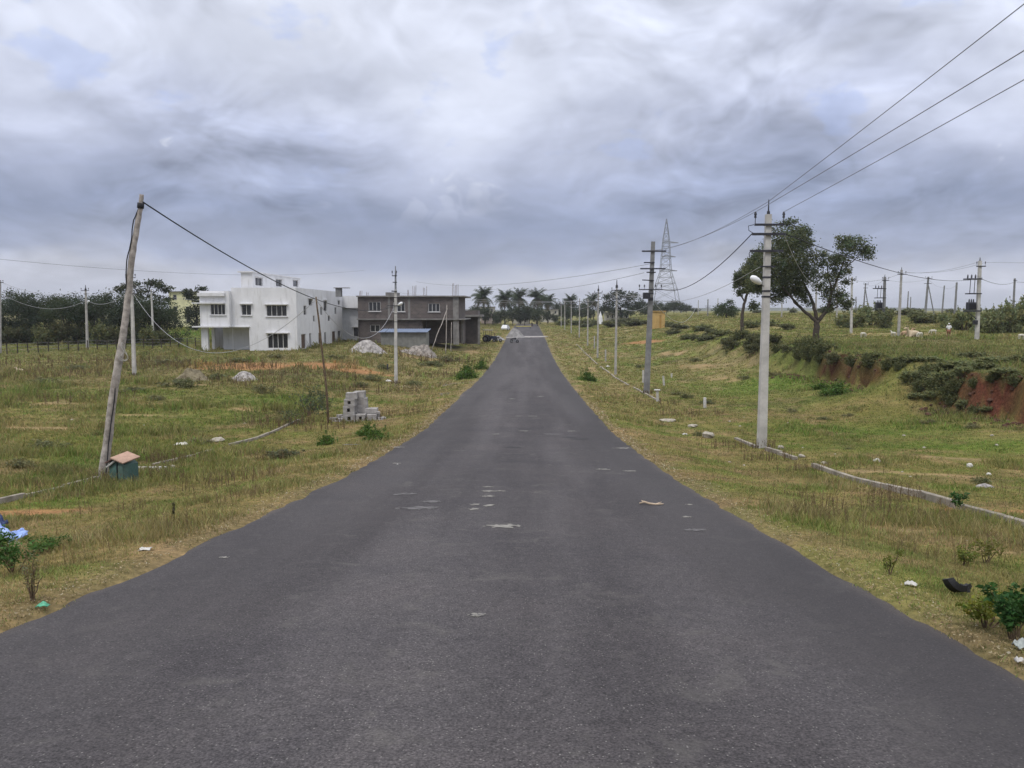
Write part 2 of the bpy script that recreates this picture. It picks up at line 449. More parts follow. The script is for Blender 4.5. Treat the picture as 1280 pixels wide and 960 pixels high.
def emask(L, x, y):
    m = np.zeros_like(x); kk = np.zeros((3,) + x.shape)
    for (ex, ey, rx, ry, ro, k) in L:
        u = (x - ex) * math.cos(ro) + (y - ey) * math.sin(ro); v = -(x - ex) * math.sin(ro) + (y - ey) * math.cos(ro)
        g = np.exp(-((u / rx) ** 2 + (v / ry) ** 2))
        m = np.maximum(m, g); kk[k] = np.maximum(kk[k], g)
    return m, kk
def mixc(a, b, t): return a + (np.asarray(b) - a) * t[..., None]
C_GREEN = np.array((0.152, 0.160, 0.054)); C_OLIVE = np.array((0.200, 0.178, 0.080)); C_DRY = np.array((0.262, 0.208, 0.122))
C_LUSH = np.array((0.112, 0.168, 0.038)); C_DARK = np.array((0.078, 0.088, 0.040))
def field_rgb(x, y):
    """Base colour of the field at (x, y), and how bare it is."""
    x = np.asarray(x, float); y = np.asarray(y, float)
    a = fbm(x, y, 7, 3, 1); b = fbm(x, y, 1.3, 3, 7); c = fbm(x, y, 24, 2, 3)
    edge = np.maximum((RC - RW) - x, x - (RC + RW))
    verge = 1 - sstep(3.0, 8.0, edge)
    t = np.clip(sstep(0.36, 0.66, a * 0.5 + c * 0.3 + b * 0.2) + 0.30 * verge, 0, 1)
    col = mixc(np.broadcast_to(C_GREEN, x.shape + (3,)), C_OLIVE, t)
    col = mixc(col, C_DRY, np.clip(sstep(0.50, 0.74, b * 0.6 + a * 0.4) * 0.75 + verge * 0.22, 0, 1))
    leftfar = sstep(-8, -16, x) * sstep(36, 60, y)
    col = mixc(col, (0.172, 0.146, 0.076), leftfar * 0.55)
    col = mixc(col, C_DARK, sstep(0.58, 0.78, fbm(x, y, 4.0, 3, 21)) * 0.55 * sstep(4, 9, edge))
    l, _ = emask(LUSH, x, y)
    col = mixc(col, C_LUSH, np.clip(l * 1.1, 0, 1) * (0.45 + 0.5 * sstep(0.3, 0.6, a)))
    bank = sstep(21.5, 24, x) * (1 - sstep(30, 60, x)) * (1 - sstep(70, 95, y))
    col = mixc(col, (0.120, 0.124, 0.054), bank * 0.7)
    s1 = fbm(x, y, 0.55, 3, 27); s2 = fbm(x, y, 1.7, 3, 29)
    col = mixc(col, C_LUSH * 1.05, sstep(.56, .74, s2) * .5); col = mixc(col, (0.26, 0.195, 0.122), sstep(.57, .76, fbm(x, y, 1.1, 3, 33)) * .55 * (1 - 0.6 * sstep(9, 16, edge)))
    col = col * (0.72 + 0.56 * s1)[..., None]
    d, kk = emask(DIRT, x, y)
    d = np.maximum(d, np.minimum(kk[1] * 1.5, 1.2)); bare = sstep(0.36, 0.78, d * (0.15 + 1.35 * b + 0.3 * (fbm(x, y, 0.45, 2, 17) - 0.5)))
    dc = np.zeros(x.shape + (3,)) + np.array((0.30, 0.215, 0.125))
    dc = mixc(dc, (0.33, 0.165, 0.085), (kk[1] > np.maximum(kk[0], kk[2])).astype(float))
    dc = mixc(dc, (0.20, 0.175, 0.155), (kk[2] > np.maximum(kk[0], kk[1])).astype(float))
    col = mixc(col, dc, bare * 0.75)
    e = (1 - sstep(0.0, 0.42, edge + (b - 0.5) * 1.1)) * (edge > -0.8)
    col = mixc(col, (0.19, 0.158, 0.102), e * 0.45)
    bare = np.maximum(bare, e * 0.25)
    return col, bare

# ------------------------------------------------------------------ ground sheet
def axis(fine0, fine1, step, lo, hi, grow):
    a = list(np.arange(fine0, fine1 + 1e-6, step))
    s = step
    while a[-1] < hi: s *= grow; a.append(a[-1] + s)
    s = step
    while a[0] > lo: s *= grow; a.insert(0, a[0] - s)
    return np.array(a)
XS = axis(-15, 29, 0.3, -6000, 6000, 1.075)
YS = axis(-4, 16, 0.25, -14, 7000, 1.013)
GX, GY = np.meshgrid(XS, YS)
GZ = ground_z(GX, GY)
edge_ = np.maximum((RC - RW) - GX, GX - (RC + RW))
GZ = np.where((edge_ < 0) & (GY < 300), GZ - 0.09 * sstep(0.0, 0.5, -edge_), GZ)
nx, ny = len(XS), len(YS)
idx = np.arange(nx * ny).reshape(ny, nx)
quads = np.stack([idx[:-1, :-1], idx[:-1, 1:], idx[1:, 1:], idx[1:, :-1]], -1).reshape(-1, 4)
gcol, gbare = field_rgb(GX, GY)
# the cut face of the bank is bare red soil
gy_, gx_ = np.gradient(GZ, YS, XS)
slope = np.abs(gx_)
red = sstep(0.8, 1.4, slope) * (GX > 18) * (GY < 61) * (1 - np.exp(-((GY - 44) / 2.6) ** 2))
streak = fbm(GY * 0 + GX * .4, GY, .8, 3, 51)
gcol = mixc(gcol, np.array((0.110, 0.047, 0.035)) * ((0.55 + 0.9 * streak) * lerp(1.0, 0.62, sstep(42, 48, GY)))[..., None], red * (0.65 + 0.35 * sstep(.3, .6, fbm(GX, GY, 1.2, 2, 8))))  # soil of the farther cut is darkened too: shade painted into its colour
# thinner grass lets the soil through: a little darker and browner under the blades
near = 1 - sstep(30, 90, GY)
gcol = mixc(gcol, gcol * np.array((0.92, 0.82, 0.78)), near * (1 - gbare))
m, t, b = new_mat('field')
at_ = node(t, 'ShaderNodeAttribute', attribute_name='tint')
o_ = node(t, 'ShaderNodeNewGeometry').outputs['Position']
f1 = noise(t, o_, 9.0, 6, 0.65); f2 = noise(t, o_, 1.1, 6, 0.6)
c = mix(t, 1.0, at_.outputs['Color'], ramp(t, f1, [(0.28, (0.42, 0.42, 0.38)), (0.5, (1, 1, 1)), (0.72, (1.55, 1.46, 1.36))]), 'MULTIPLY')
c = mix(t, 1.0, c, ramp(t, f2, [(0.3, (0.72, 0.76, 0.72)), (0.7, (1.22, 1.16, 1.1))]), 'MULTIPLY')
t.links.new(c, b.inputs['Base Color']); b.inputs['Roughness'].default_value = 1.0; b.inputs['Specular IOR Level'].default_value = 0.05
bp = node(t, 'ShaderNodeBump'); bp.inputs['Strength'].default_value = 0.7; bp.inputs['Distance'].default_value = 0.06
t.links.new(f1, bp.inputs['Height']); t.links.new(bp.outputs[0], b.inputs['Normal'])
kind(raw_obj('ground', np.stack([GX, GY, GZ], -1).reshape(-1, 3), quads, gcol.reshape(-1, 3), m))

# ------------------------------------------------------------------ road
m, t, b = new_mat('asphalt')
o_ = node(t, 'ShaderNodeNewGeometry').outputs['Position']
sp = node(t, 'ShaderNodeSeparateXYZ'); t.links.new(o_, sp.inputs[0])
mp = node(t, 'ShaderNodeMapping'); t.links.new(o_, mp.inputs[0]); mp.inputs['Scale'].default_value = (0.75, 0.05, 0.4)
track = noise(t, mp.outputs[0], 1.0, 3, 0.5)
blot = noise(t, o_, 0.55, 6, 0.62, 0.4)
grit = noise(t, o_, 60.0, 2, 0.7)
grit2 = noise(t, o_, 11.0, 5, 0.7)
smud = noise(t, o_, 1.7, 7, 0.7, 0.8)
vor = node(t, 'ShaderNodeTexVoronoi'); t.links.new(o_, vor.inputs['Vector']); vor.inputs['Scale'].default_value = 58
base = mix(t, maprange(t, track, 0.35, 0.66), (0.046, 0.0415, 0.0445, 1), (0.071, 0.065, 0.0685, 1))
base = mix(t, 1.0, base, ramp(t, blot, [(0.28, (0.80, 0.80, 0.83)), (0.5, (1, 1, 1)), (0.75, (1.18, 1.15, 1.13))]), 'MULTIPLY')
base = mix(t, 1.0, base, ramp(t, grit, [(0.34, (0.48, 0.48, 0.48)), (0.5, (1, 1, 1)), (0.66, (1.62, 1.6, 1.58))]), 'MULTIPLY')
base = mix(t, 1.0, base, ramp(t, grit2, [(0.3, (0.78, 0.78, 0.78)), (0.7, (1.22, 1.21, 1.2))]), 'MULTIPLY')
base = mix(t, mth(t, 'MULTIPLY', maprange(t, smud, 0.53, 0.70), 0.5), base, (0.112, 0.104, 0.098, 1))
sv = node(t, 'ShaderNodeSeparateColor'); t.links.new(vor.outputs['Color'], sv.inputs[0])
stone = mth(t, 'MULTIPLY', maprange(t, sv.outputs[0], 0.86, 0.97), maprange(t, vor.outputs['Distance'], 0.42, 0.2))
base = mix(t, mth(t, 'MULTIPLY', stone, 0.6), base, (0.30, 0.285, 0.27, 1))
# fresher, darker seal towards the right edge, and reddish dust along both edges
ed = mth(t, 'ABSOLUTE', mth(t, 'ADD', sp.outputs[0], -RC))
wob = mth(t, 'MULTIPLY', mth(t, 'SUBTRACT', blot, 0.5), 2.4)
darkr = maprange(t, mth(t, 'ADD', sp.outputs[0], wob), 1.4, 2.9)
base = mix(t, mth(t, 'MULTIPLY', darkr, 0.58), base, (0.040, 0.037, 0.039, 1))
darkl = maprange(t, mth(t, 'SUBTRACT', sp.outputs[0], wob), -1.9, -3.3)
base = mix(t, mth(t, 'MULTIPLY', darkl, 0.34), base, (0.040, 0.037, 0.039, 1))
dust = maprange(t, mth(t, 'ADD', ed, mth(t, 'MULTIPLY', wob, 0.35)), 3.62, 4.15)
base = mix(t, mth(t, 'MULTIPLY', dust, 0.30), base, (0.19, 0.15, 0.12, 1))
# one old cross seam of the paving
t.links.new(base, b.inputs['Base Color'])
b.inputs['Roughness'].default_value = 0.85; b.inputs['Specular IOR Level'].default_value = 0.28
bp = node(t, 'ShaderNodeBump'); bp.inputs['Strength'].default_value = 0.55; bp.inputs['Distance'].default_value = 0.012
t.links.new(mth(t, 'ADD', grit, mth(t, 'MULTIPLY', vor.outputs['Distance'], 0.6)), bp.inputs['Height']); t.links.new(bp.outputs[0], b.inputs['Normal'])
M_ASPH = m
ry = YS[(YS < 292)]
offs = np.array([-4.0, -3.7, -3.0, -2, -1, 0, 1, 2, 3.0, 3.7, 4.0])
RV = []; 
for y in ry:
    el = (vnoise(0, y, 1.7, 31) - 0.5) * 0.14 + (vnoise(0, y, 0.5, 32) - 0.5) * 0.26 + (vnoise(0, y, 0.25, 33) - 0.5) * 0.12; er = (vnoise(0, y, 1.9, 41) - 0.5) * 0.12 + (vnoise(0, y, 0.5, 42) - 0.5) * 0.24 + (vnoise(0, y, 0.25, 43) - 0.5) * 0.12
    wide = 1.6 * math.exp(-((y - 52) / 2.6) ** 2)          # the mouth of the dirt track on the left
    for i, o in enumerate(offs):
        x = o + (el - wide if i == 0 else er if i == 10 else 0)
        z = road_z(y) + 0.02 * (1 - (o / 4) ** 2) - (0.075 if i in (0, 10) else 0.0)
        RV.append((RC + x, y, z))
n = len(offs); ii = np.arange(len(RV)).reshape(len(ry), n)
rq = np.stack([ii[:-1, :-1], ii[:-1, 1:], ii[1:, 1:], ii[1:, :-1]], -1).reshape(-1, 4)
road = kind(raw_obj('road', RV, rq, None, M_ASPH))

M_SPLAT = mat('cement_splash', (0.215, 0.205, 0.187), 0.95, 0.25, 9)
M_SPLAT2 = mat('faded_splash', (0.112, 0.106, 0.108), 0.95, 0.35, 9)
M_TAR = mat('tar_patch', (0.03, 0.029, 0.032), 0.8, 0.3, 8)
def patch(px, py, w, l, m, seed, name='cement_patch'):
    """A thin dried splash lying on the asphalt, part of the road."""
    p = hit(px, py); rr = random.Random(seed); k = 44; w *= .8; l *= .8
    ph = [rr.random() * 6.28 for _ in range(4)]
    vs = [(0, 0, 0)]
    for i in range(k):
        a = 2 * math.pi * i / k
        q = 1 + 0.22 * math.sin(2 * a + ph[0]) + 0.16 * math.sin(3 * a + ph[1]) + 0.12 * math.sin(5 * a + ph[2])
        q *= 0.70 + 0.75 * float(fbm(np.array([math.cos(a) * 3 + seed]), np.array([math.sin(a) * 3]), 1.1, 3, seed % 50)[0]) + rr.uniform(-.10, .10)
        vs.append((math.cos(a) * w / 2 * q, math.sin(a) * l / 2 * q, 0))
    out_ = []
    for (x, y, z) in vs:
        wx, wy = p.x + x, p.y + y
        out_.append((wx, wy, road_z(wy) + 0.02 * (1 - ((wx - RC) / 4) ** 2) + 0.006))
    mb = MB(); mb.add(out_, [(0, i + 1, (i + 1) % k + 1) for i in range(k)])
    for _ in range(9):
        a = rr.uniform(0, 6.28); d = rr.uniform(.55, 1.0); cx_, cy_ = p.x + math.cos(a) * w * d * .8, p.y + math.sin(a) * l * d * .8; s_ = rr.uniform(.008, .035) * (w / .3)
        zz = road_z(cy_) + 0.02 * (1 - ((cx_ - RC) / 4) ** 2) + 0.006; q_ = [(cx_ + s_ * math.cos(t_) * rr.uniform(.6, 1.3), cy_ + s_ * .8 * math.sin(t_) * rr.uniform(.6, 1.3), zz) for t_ in np.linspace(0, 6.28, 8)[:-1]]
        mb.add(q_, [tuple(range(7))])
    obj(name, mb, m, road)
for i, (px, py, w, l) in enumerate([(610, 613, 0.20, 0.16), (613, 618.5, 0.48, 0.16), (610, 625, 0.24, 0.22), (594, 636, 0.17, 0.2), (611, 637, 0.2, 0.24), (593, 642, 0.18, 0.2),
                                    (628, 664, 0.50, 0.24), (666, 522, 0.4, .2), (648, 522, .3, .2), (655, 541, .4, .2), (714, 541, .4, .2), (778, 562.5, 0.62, 0.2), (754, 590, 0.35, 0.2), (787, 592, .3, .2),
                                    (496, 582, .2, .2), (858, 651, 0.15, 0.12), (862, 635, 0.14, .12), (498, 561, .35, .25), (597, 779, 0.14, 0.10), (676, 497, .4, .3), (640, 500, .4, .3), (620, 545, .3, .2), (280, 703, .12, .08)]):
    patch(px, py, w, l, M_SPLAT, 100 + i)
for i, (px, py, w, l) in enumerate([(525, 640, 0.6, 0.4), (505, 622, 0.4, 0.3), (540, 632, 0.4, 0.25), (870, 668, .3, .2), (690, 545, .6, .4), (440, 560, .6, .25), (598, 779, .13, .10)]):
    patch(px, py, w, l, M_SPLAT2, 200 + i, 'faded_patch')
for i, (px, py, w, l) in enumerate([(643, 562, 0.55, 0.25), (725, 551, .6, .35), (712, 549, .5, .3), (636, 562, .25, .2)]):
    patch(px, py, w, l, M_TAR, 300 + i, 'tar_patch')

# ------------------------------------------------------------------ kerbs
def kerb(x, y0, y1, gaps, w=0.14, h=0.13):
    mb = MB(); y = y0; rr = random.Random(int(y0 * 10 + 3))
    while y < y1:
        L = 1.5
        if not any(a < y < b_ for a, b_ in gaps):
            za, zb = gz(x, y), gz(x, y + L)
            hh = h + rr.uniform(-0.03, 0.02); dxx = rr.uniform(-0.02, 0.02)
            x0, x1 = x + dxx - w / 2, x + dxx + w / 2
            g = rr.uniform(0.01, 0.03)
            vs = [(x0, y, za - .3), (x1, y, za - .3), (x1, y, za + hh), (x0, y, za + hh), (x0, y + L - g, zb - .3), (x1, y + L - g, zb - .3), (x1, y + L - g, zb + hh), (x0, y + L - g, zb + hh)]
            mb.add(vs, [(0, 3, 2, 1), (4, 5, 6, 7), (0, 4, 7, 3), (1, 2, 6, 5), (3, 7, 6, 2), (0, 1, 5, 4)])
        y += L
    return kind(obj('kerb', mb, M_KERB, bevel=0.012))
kerb(8.42, 6, 26, [(21.5, 23.2)], h=0.13)
kerb(8.42, 28, 132, [(30, 48), (60, 63), (76, 79), (88, 92)], h=0.09)
kerb(-11.5, 8, 60, [(20.5, 22.5), (27, 28.5), (37, 60)], w=.10, h=0.10)

# ------------------------------------------------------------------ grass
FOOT = []      # rectangles that carry buildings: no grass there
def grass_field(N, y0, y1, seed):
    rg = np.random.default_rng(seed)
    y = np.exp(rg.uniform(math.log(y0), math.log(y1), N))
    x = rg.uniform(-1, 1, N) * (0.71 * y + 2.0) - 0.02 * y
    edge = np.maximum((RC - RW) - x, x - (RC + RW))
    col, bare = field_rgb(x, y)
    sl = np.abs(ground_z(x + 0.2, y) - ground_z(x - 0.2, y)) / 0.4
    keep = (edge > -0.22 + 0.26 * rg.random(N) ** .6) & (rg.random(N) > bare * 0.92) & (rg.random(N) < 0.5 + sstep(0.0, 0.6, edge)) & ((sl < 0.9) | (y > 66) | ((y > 40.5) & (y < 47.5)))
    keep &= ~((np.abs(x - 8.42) < 0.12) | (np.abs(x + 11.5) < 0.11))
    for (a, b_, c_, d_) in FOOT: keep &= ~((x > a) & (x < b_) & (y > c_) & (y < d_))
    x, y, col, edge = x[keep], y[keep], col[keep], edge[keep]
    n = len(x)
    tall = sstep(0.48, 0.72, fbm(x, y, 2.6, 3, 13))
    h = 0.044 + 0.10 * tall ** 1.4
    left = x < RC
    outer = sstep(4, 9, edge)
    h = h * lerp(1.0, np.where(left, 1.9, 0.95), outer)
    h = np.where(left, h * (1 + 1.3 * sstep(22, 45, y) * sstep(.45, .65, fbm(x, y, 5.0, 3, 23))), h)
    h = np.where((x > 20) & (y < 100), h * 2.2, h)
    h = h * rg.uniform(0.6, 1.35, n)
    h = h * rg.choice([.7, 1.0, 1.0, 1.45], n)
    h = np.maximum(h, 0.0015 * np.minimum(y, 140)) * (0.55 + 0.45 * sstep(0, 1.0, edge))
    B = 6
    px = np.repeat(x, B) + rg.normal(0, 1, n * B) * np.repeat(0.035 + 0.0012 * y, B)
    py = np.repeat(y, B) + rg.normal(0, 1, n * B) * np.repeat(0.035 + 0.0012 * y, B)
    hh = np.repeat(h, B) * rg.uniform(0.5, 1.2, n * B)
    w = np.repeat(np.maximum(0.0042, 0.00045 * y), B) * rg.uniform(0.7, 1.3, n * B)
    pz = ground_z(px, py) - 0.01
    a = rg.uniform(0, 2 * math.pi, n * B); ln = rg.uniform(0.15, 0.85, n * B) * hh
    tx, ty = np.cos(a) * ln, np.sin(a) * ln; b2 = rg.uniform(0, 2 * math.pi, n * B)
    wx, wy = np.cos(b2) * w, np.sin(b2) * w
    V = np.empty((n * B, 5, 3), np.float32)
    V[:, 0] = np.stack([px - wx, py - wy, pz], -1); V[:, 1] = np.stack([px + wx, py + wy, pz], -1)
    V[:, 2] = np.stack([px + tx * .4 + wx * .75, py + ty * .4 + wy * .75, pz + hh * .6], -1)
    V[:, 3] = np.stack([px + tx * .4 - wx * .75, py + ty * .4 - wy * .75, pz + hh * .6], -1)
    V[:, 4] = np.stack([px + tx, py + ty, pz + hh], -1)
    i5 = (np.arange(n * B) * 5)[:, None]
    F = np.concatenate([i5 + np.array([0, 1, 2]), i5 + np.array([0, 2, 3]), i5 + np.array([3, 2, 4])], 1).reshape(-1, 3)
    dry = rg.random(n * B)
    c = np.repeat(col * rg.uniform(.62, 1.34, (n, 1)), B, 0) * rg.uniform(0.75, 1.4, (n * B, 1))
    c = np.where((dry < 0.20)[:, None], c * 0.45 + np.array((0.26, 0.20, 0.09)) * 0.6, c)
    c = np.where((dry > 0.86)[:, None], c * np.array((0.72, 1.05, 0.7)), c)
    c = np.clip(c * 1.12, 0, 0.6)
    return V.reshape(-1, 3), F, np.repeat(c, 5, 0)
def build_grass():
    V, F, c = grass_field(230000, 2.9, 290, 5)
    return kind(raw_obj('grass', V, F, c, GRASS), 'stuff')

def dry_weeds(name, spots, seed, col):
    """Upright dead stalks with a few side twigs, standing in loose patches."""
    rg = random.Random(seed); V = []; F = []; C = []
    def strip(p, q, w):
        a = rg.uniform(0, 6.28); wx, wy = math.cos(a) * w, math.sin(a) * w
        n = len(V); V.extend([(p[0] - wx, p[1] - wy, p[2]), (p[0] + wx, p[1] + wy, p[2]), (q[0], q[1], q[2])]); F.append((n, n + 1, n + 2))
        k = rg.uniform(0.65, 1.35); C.extend([tuple(ch * k for ch in col)] * 3)
    for (x, y, r_, n, h) in spots:
        for _ in range(n):
            a = rg.uniform(0, 6.28); d = r_ * math.sqrt(rg.random()); bx, by = x + d * math.cos(a), y + d * math.sin(a) * 0.6
            if abs(bx - RC) < RW + 0.25: continue
            z = gz(bx, by); hh = h * rg.uniform(0.4, 1.15); w = max(0.004, 0.0005 * by)
            tip = (bx + rg.uniform(-.18, .18) * hh, by + rg.uniform(-.18, .18) * hh, z + hh)
            strip((bx, by, z - .02), tip, w)
            for _ in range(rg.randint(4, 9)):
                f = rg.uniform(.25, .95); p = tuple(lerp(u, v, f) for u, v in zip((bx, by, z), tip))
                b_ = rg.uniform(0, 6.28); l = hh * rg.uniform(.12, .34)
                strip(p, (p[0] + math.cos(b_) * l * .7, p[1] + math.sin(b_) * l * .7, p[2] + l * rg.uniform(.3, .9)), w * 0.8)
    return kind(raw_obj(name, V, F, C, GRASS), 'stuff')

# ------------------------------------------------------------------ walls with openings
def wall_panel(mb, O, U, W, H, N, ops, depth=0.14):
    """A wall face with real openings and reveals. O: lower corner, U: along, N: outwards, ops: (u0, u1, z0, z1)."""
    O, U, N = Vector(O), Vector(U), Vector(N); Z = Vector((0, 0, 1))
    us = sorted({0, W, *[v for o in ops for v in o[:2]]}); zs = sorted({0, H, *[v for o in ops for v in o[2:]]})
    us = [u for u in us if 0 <= u <= W]; zs = [z for z in zs if 0 <= z <= H]
    P = lambda u, z, d=0: O + U * u + Z * z - N * d
    for a, b in zip(us, us[1:]):
        for c, d in zip(zs, zs[1:]):
            mu, mz = (a + b) / 2, (c + d) / 2
            if any(o[0] < mu < o[1] and o[2] < mz < o[3] for o in ops): continue
            mb.add([P(a, c), P(b, c), P(b, d), P(a, d)], [(0, 1, 2, 3)])
    for (a, b, c, d) in ops:
        for (p, q) in (((a, c), (a, d)), ((b, c), (b, d)), ((a, d), (b, d)), ((a, c), (b, c))):
            mb.add([P(*p), P(*q), P(*q, depth), P(*p, depth)], [(0, 1, 2, 3)])

def window(parent, O, U, N, op, bars=1, depth=0.14, sill=True, shade=False, fm=None, pane_m=None, name='window'):
    """Frame with upright bars, a pane behind it, a sill and a sunshade, set back in its opening."""
    O, U, N = Vector(O), Vector(U), Vector(N); Z = Vector((0, 0, 1)); a, b, c, d = op
    rz = math.atan2(U.y, U.x)
    def bar(mb, u0, u1, z0, z1, n0, n1):
        ctr = O + U * (u0 + u1) / 2 + Z * (z0 + z1) / 2 - N * (n0 + n1) / 2
        mb.box(ctr, (u1 - u0, abs(n1 - n0), z1 - z0), rz)
    fr = MB(); t = 0.06
    bar(fr, a, a + t, c, d, depth - .07, depth - .01); bar(fr, b - t, b, c, d, depth - .07, depth - .01)
    bar(fr, a + t, b - t, d - t, d, depth - .07, depth - .01); bar(fr, a + t, b - t, c, c + t, depth - .07, depth - .01)
    for i in range(bars):
        u = a + (b - a) * (i + 1) / (bars + 1)
        bar(fr, u - .03, u + .03, c + t, d - t, depth - .06, depth - .015)
    f = obj(name, fr, fm or M_FRAME, parent)
    pn = MB(); bar(pn, a + .01, b - .01, c + .01, d - .01, depth + .005, depth + .03)
    obj('pane', pn, pane_m or M_GLASS, f)
    if sill:
        s = MB(); bar(s, a - .12, b + .12, c - .09, c - .005, -.16, -.003); obj('sill', s, M_WHITE2, f)
    if shade:
        s = MB(); bar(s, a - .2, b + .2, d + .04, d + .14, -.42, -.003); obj('sunshade', s, M_WHITE, f)
    return f

# ------------------------------------------------------------------ white two storey house
c0 = hit(372, 437.5); YH = c0.y; s = YH / FPX
xl = at(255, 437, YH).x; WH = c0.x - xl; z0 = gz(xl + WH * 0.6, YH) - 0.15
hx = lambda px, Y=None: at(px, 400, Y or YH).x - xl
hz = lambda py, Y=None: at(400, py, Y or YH).z - z0
house = thing('white_house', 'large white two storey house with an open portico and rooftop room', 'house', (xl, YH, z0))
HT = hz(359.5); XB = hx(290); XP = hx(311); ZS = hz(409); DH = 24.0
q = lambda x0, x1, y0, y1: (hx(240 + x0 / 5.818), hx(240 + x1 / 5.818), hz(320 + y1 / 5.818), hz(320 + y0 / 5.818))
W2 = q(362, 433, 353, 431); W3 = q(543, 691, 357, 439); G1 = q(546, 694, 564, 672)
sh = lambda o, dx: (o[0] - dx, o[1] - dx, o[2], o[3])
w = MB()
fops = [sh(W2, XB), sh(W3, XB), sh(G1, XB), (0, XP - XB, 0.1, ZS)]
wall_panel(w, (XB, 0, 0), (1, 0, 0), WH - XB, HT, (0, -1, 0), fops)
# side facing the road
Xw = c0.x
def side_op(x0, x1, y0, y1):
    a = [240 + x0 / 5.818, 240 + x1 / 5.818]
    Ys = [FPX * abs(Xw) / (660 - p) for p in a]
    Ym = sum(Ys) / 2
    return (Ys[0] - YH, min(Ys[1] - YH, DH - .2), max(0.12, at(400, 320 + y1 / 5.818, Ym).z - z0), at(400, 320 + y0 / 5.818, Ym).z - z0)
SOPS = [side_op(*o) for o in [(810, 830, 360, 430), (848, 874, 312, 362), (878, 891, 432, 478), (932, 947, 370, 430), (957, 980, 325, 402), (986, 1003, 432, 474),
                              (1036, 1050, 372, 424), (1060, 1079, 322, 356), (787, 820, 567, 674), (847, 861, 560, 670), (914, 938, 556, 662), (957, 972, 553, 660),
                              (1014, 1040, 546, 652), (1056, 1078, 543, 645)]]
wall_panel(w, (WH, 0, 0), (0, 1, 0), DH, HT, (1, 0, 0), SOPS)
w.add([(0, DH, 0), (WH, DH, 0), (WH, DH, HT), (0, DH, HT)], [(1, 0, 3, 2)])
w.add([(0, 3.2, 0), (0, DH, 0), (0, DH, HT - .5), (0, 3.2, HT - .5)], [(1, 0, 3, 2)])
w.add([(XB, 0, HT), (WH, 0, HT), (WH - .2, .2, HT), (XB + .2, .2, HT), (WH, DH, HT), (WH - .2, DH - .2, HT), (XB, DH, HT), (XB + .2, DH - .2, HT)],
      [(0, 1, 2, 3), (1, 4, 5, 2), (4, 6, 7, 5), (6, 0, 3, 7)])
w.add([(XB + .2, .2, HT - .9), (WH - .2, .2, HT - .9), (WH - .2, DH - .2, HT - .9), (XB + .2, DH - .2, HT - .9)], [(0, 1, 2, 3)])
for (p, r_) in (((XB + .2, .2), (WH - .2, .2)), ((WH - .2, .2), (WH - .2, DH - .2)), ((WH - .2, DH - .2), (XB + .2, DH - .2)), ((XB + .2, DH - .2), (XB + .2, .2))):
    w.add([(*p, HT - .9), (*r_, HT - .9), (*r_, HT), (*p, HT)], [(0, 1, 2, 3)])
# portico: back wall, ceiling, floor
XR = hx(268); PD = 2.6
drp = q(372, 411, 556, 670)
wall_panel(w, (XR, PD, 0.1), (1, 0, 0), XP - XR + .0, ZS - .1, (0, -1, 0), [(drp[0] - XR, drp[1] - XR - .06, 0.0, drp[3] - .1)], 0.1)
w.add([(XP, 0.14, .1), (XP, PD, .1), (XP, PD, ZS), (XP, .14, ZS)], [(0, 1, 2, 3)])
w.add([(XR, PD, 0), (XR, 6, 0), (XR, 6, ZS), (XR, PD, ZS)], [(0, 1, 2, 3)])
obj('wall', w, M_WHITE, house)
# upper bay over the portico
bw = MB(); BT = hz(363.8); YB = -0.8
W1 = q(155, 262, 350, 428)
wall_panel(bw, (0, YB, ZS + .15), (1, 0, 0), XB + .0, BT - ZS - .15, (0, -1, 0), [(W1[0], W1[1], W1[2] - ZS - .15, W1[3] - ZS - .15)])
for x in (0, XB): bw.add([(x, YB, ZS + .15), (x, 3.4 if x == 0 else 0.0, ZS + .15), (x, 3.4 if x == 0 else 0.0, BT), (x, YB, BT)], [(0, 1, 2, 3)])
bw.add([(0, YB, BT), (XB, YB, BT), (XB, 3.4, BT), (0, 3.4, BT)], [(0, 1, 2, 3)])
bw.add([(XB - .004, 0, BT), (XB - .004, 8, BT), (XB - .004, 8, HT), (XB - .004, 0, HT)], [(0, 1, 2, 3)])
obj('upper_bay', bw, M_WHITE, house)
obj('column', MB().span(0.02, hx(262), -.72, -.30, 0, ZS), M_WHITE, house)
obj('column', MB().span(0.06, .42, PD - .2, PD + .2, 0, ZS), M_WHITE, house)
obj('portico_floor', MB().span(-.3, XP + 1.2, -1.3, PD - .01, -.3, .1), M_SLAB, house)
obj('ledge', MB().span(-.75, XB + .12, YB - .75, 3.0, ZS + .0, ZS + .145), M_WHITE, house)
obj('ledge', MB().span(XB + .122, XP + .1, -.25, PD, ZS + .002, ZS + .10), M_WHITE, house)
obj('ledge', MB().span(-.75, hx(285), YB - .62, YB - .004, hz(379.6), hz(378.2)), M_WHITE, house)
obj('ledge', MB().span(-.1, hx(285.5), YB - .45, YB - .004, hz(370.2), hz(366.2)), M_WHITE, house)
window(house, (0, YB, 0), (1, 0, 0), (0, -1, 0), W1, 3)
window(house, (0, 0, 0), (1, 0, 0), (0, -1, 0), W2, 1, shade=True)
window(house, (0, 0, 0), (1, 0, 0), (0, -1, 0), W3, 3, shade=True)
window(house, (0, 0, 0), (1, 0, 0), (0, -1, 0), (G1[0], G1[1], G1[2], G1[3]), 3, shade=True, sill=False)
obj('door', MB().span(drp[0] + .02, drp[1] - .08, PD + .05, PD + .09, .1, drp[3] - .02), M_DOOR, house)
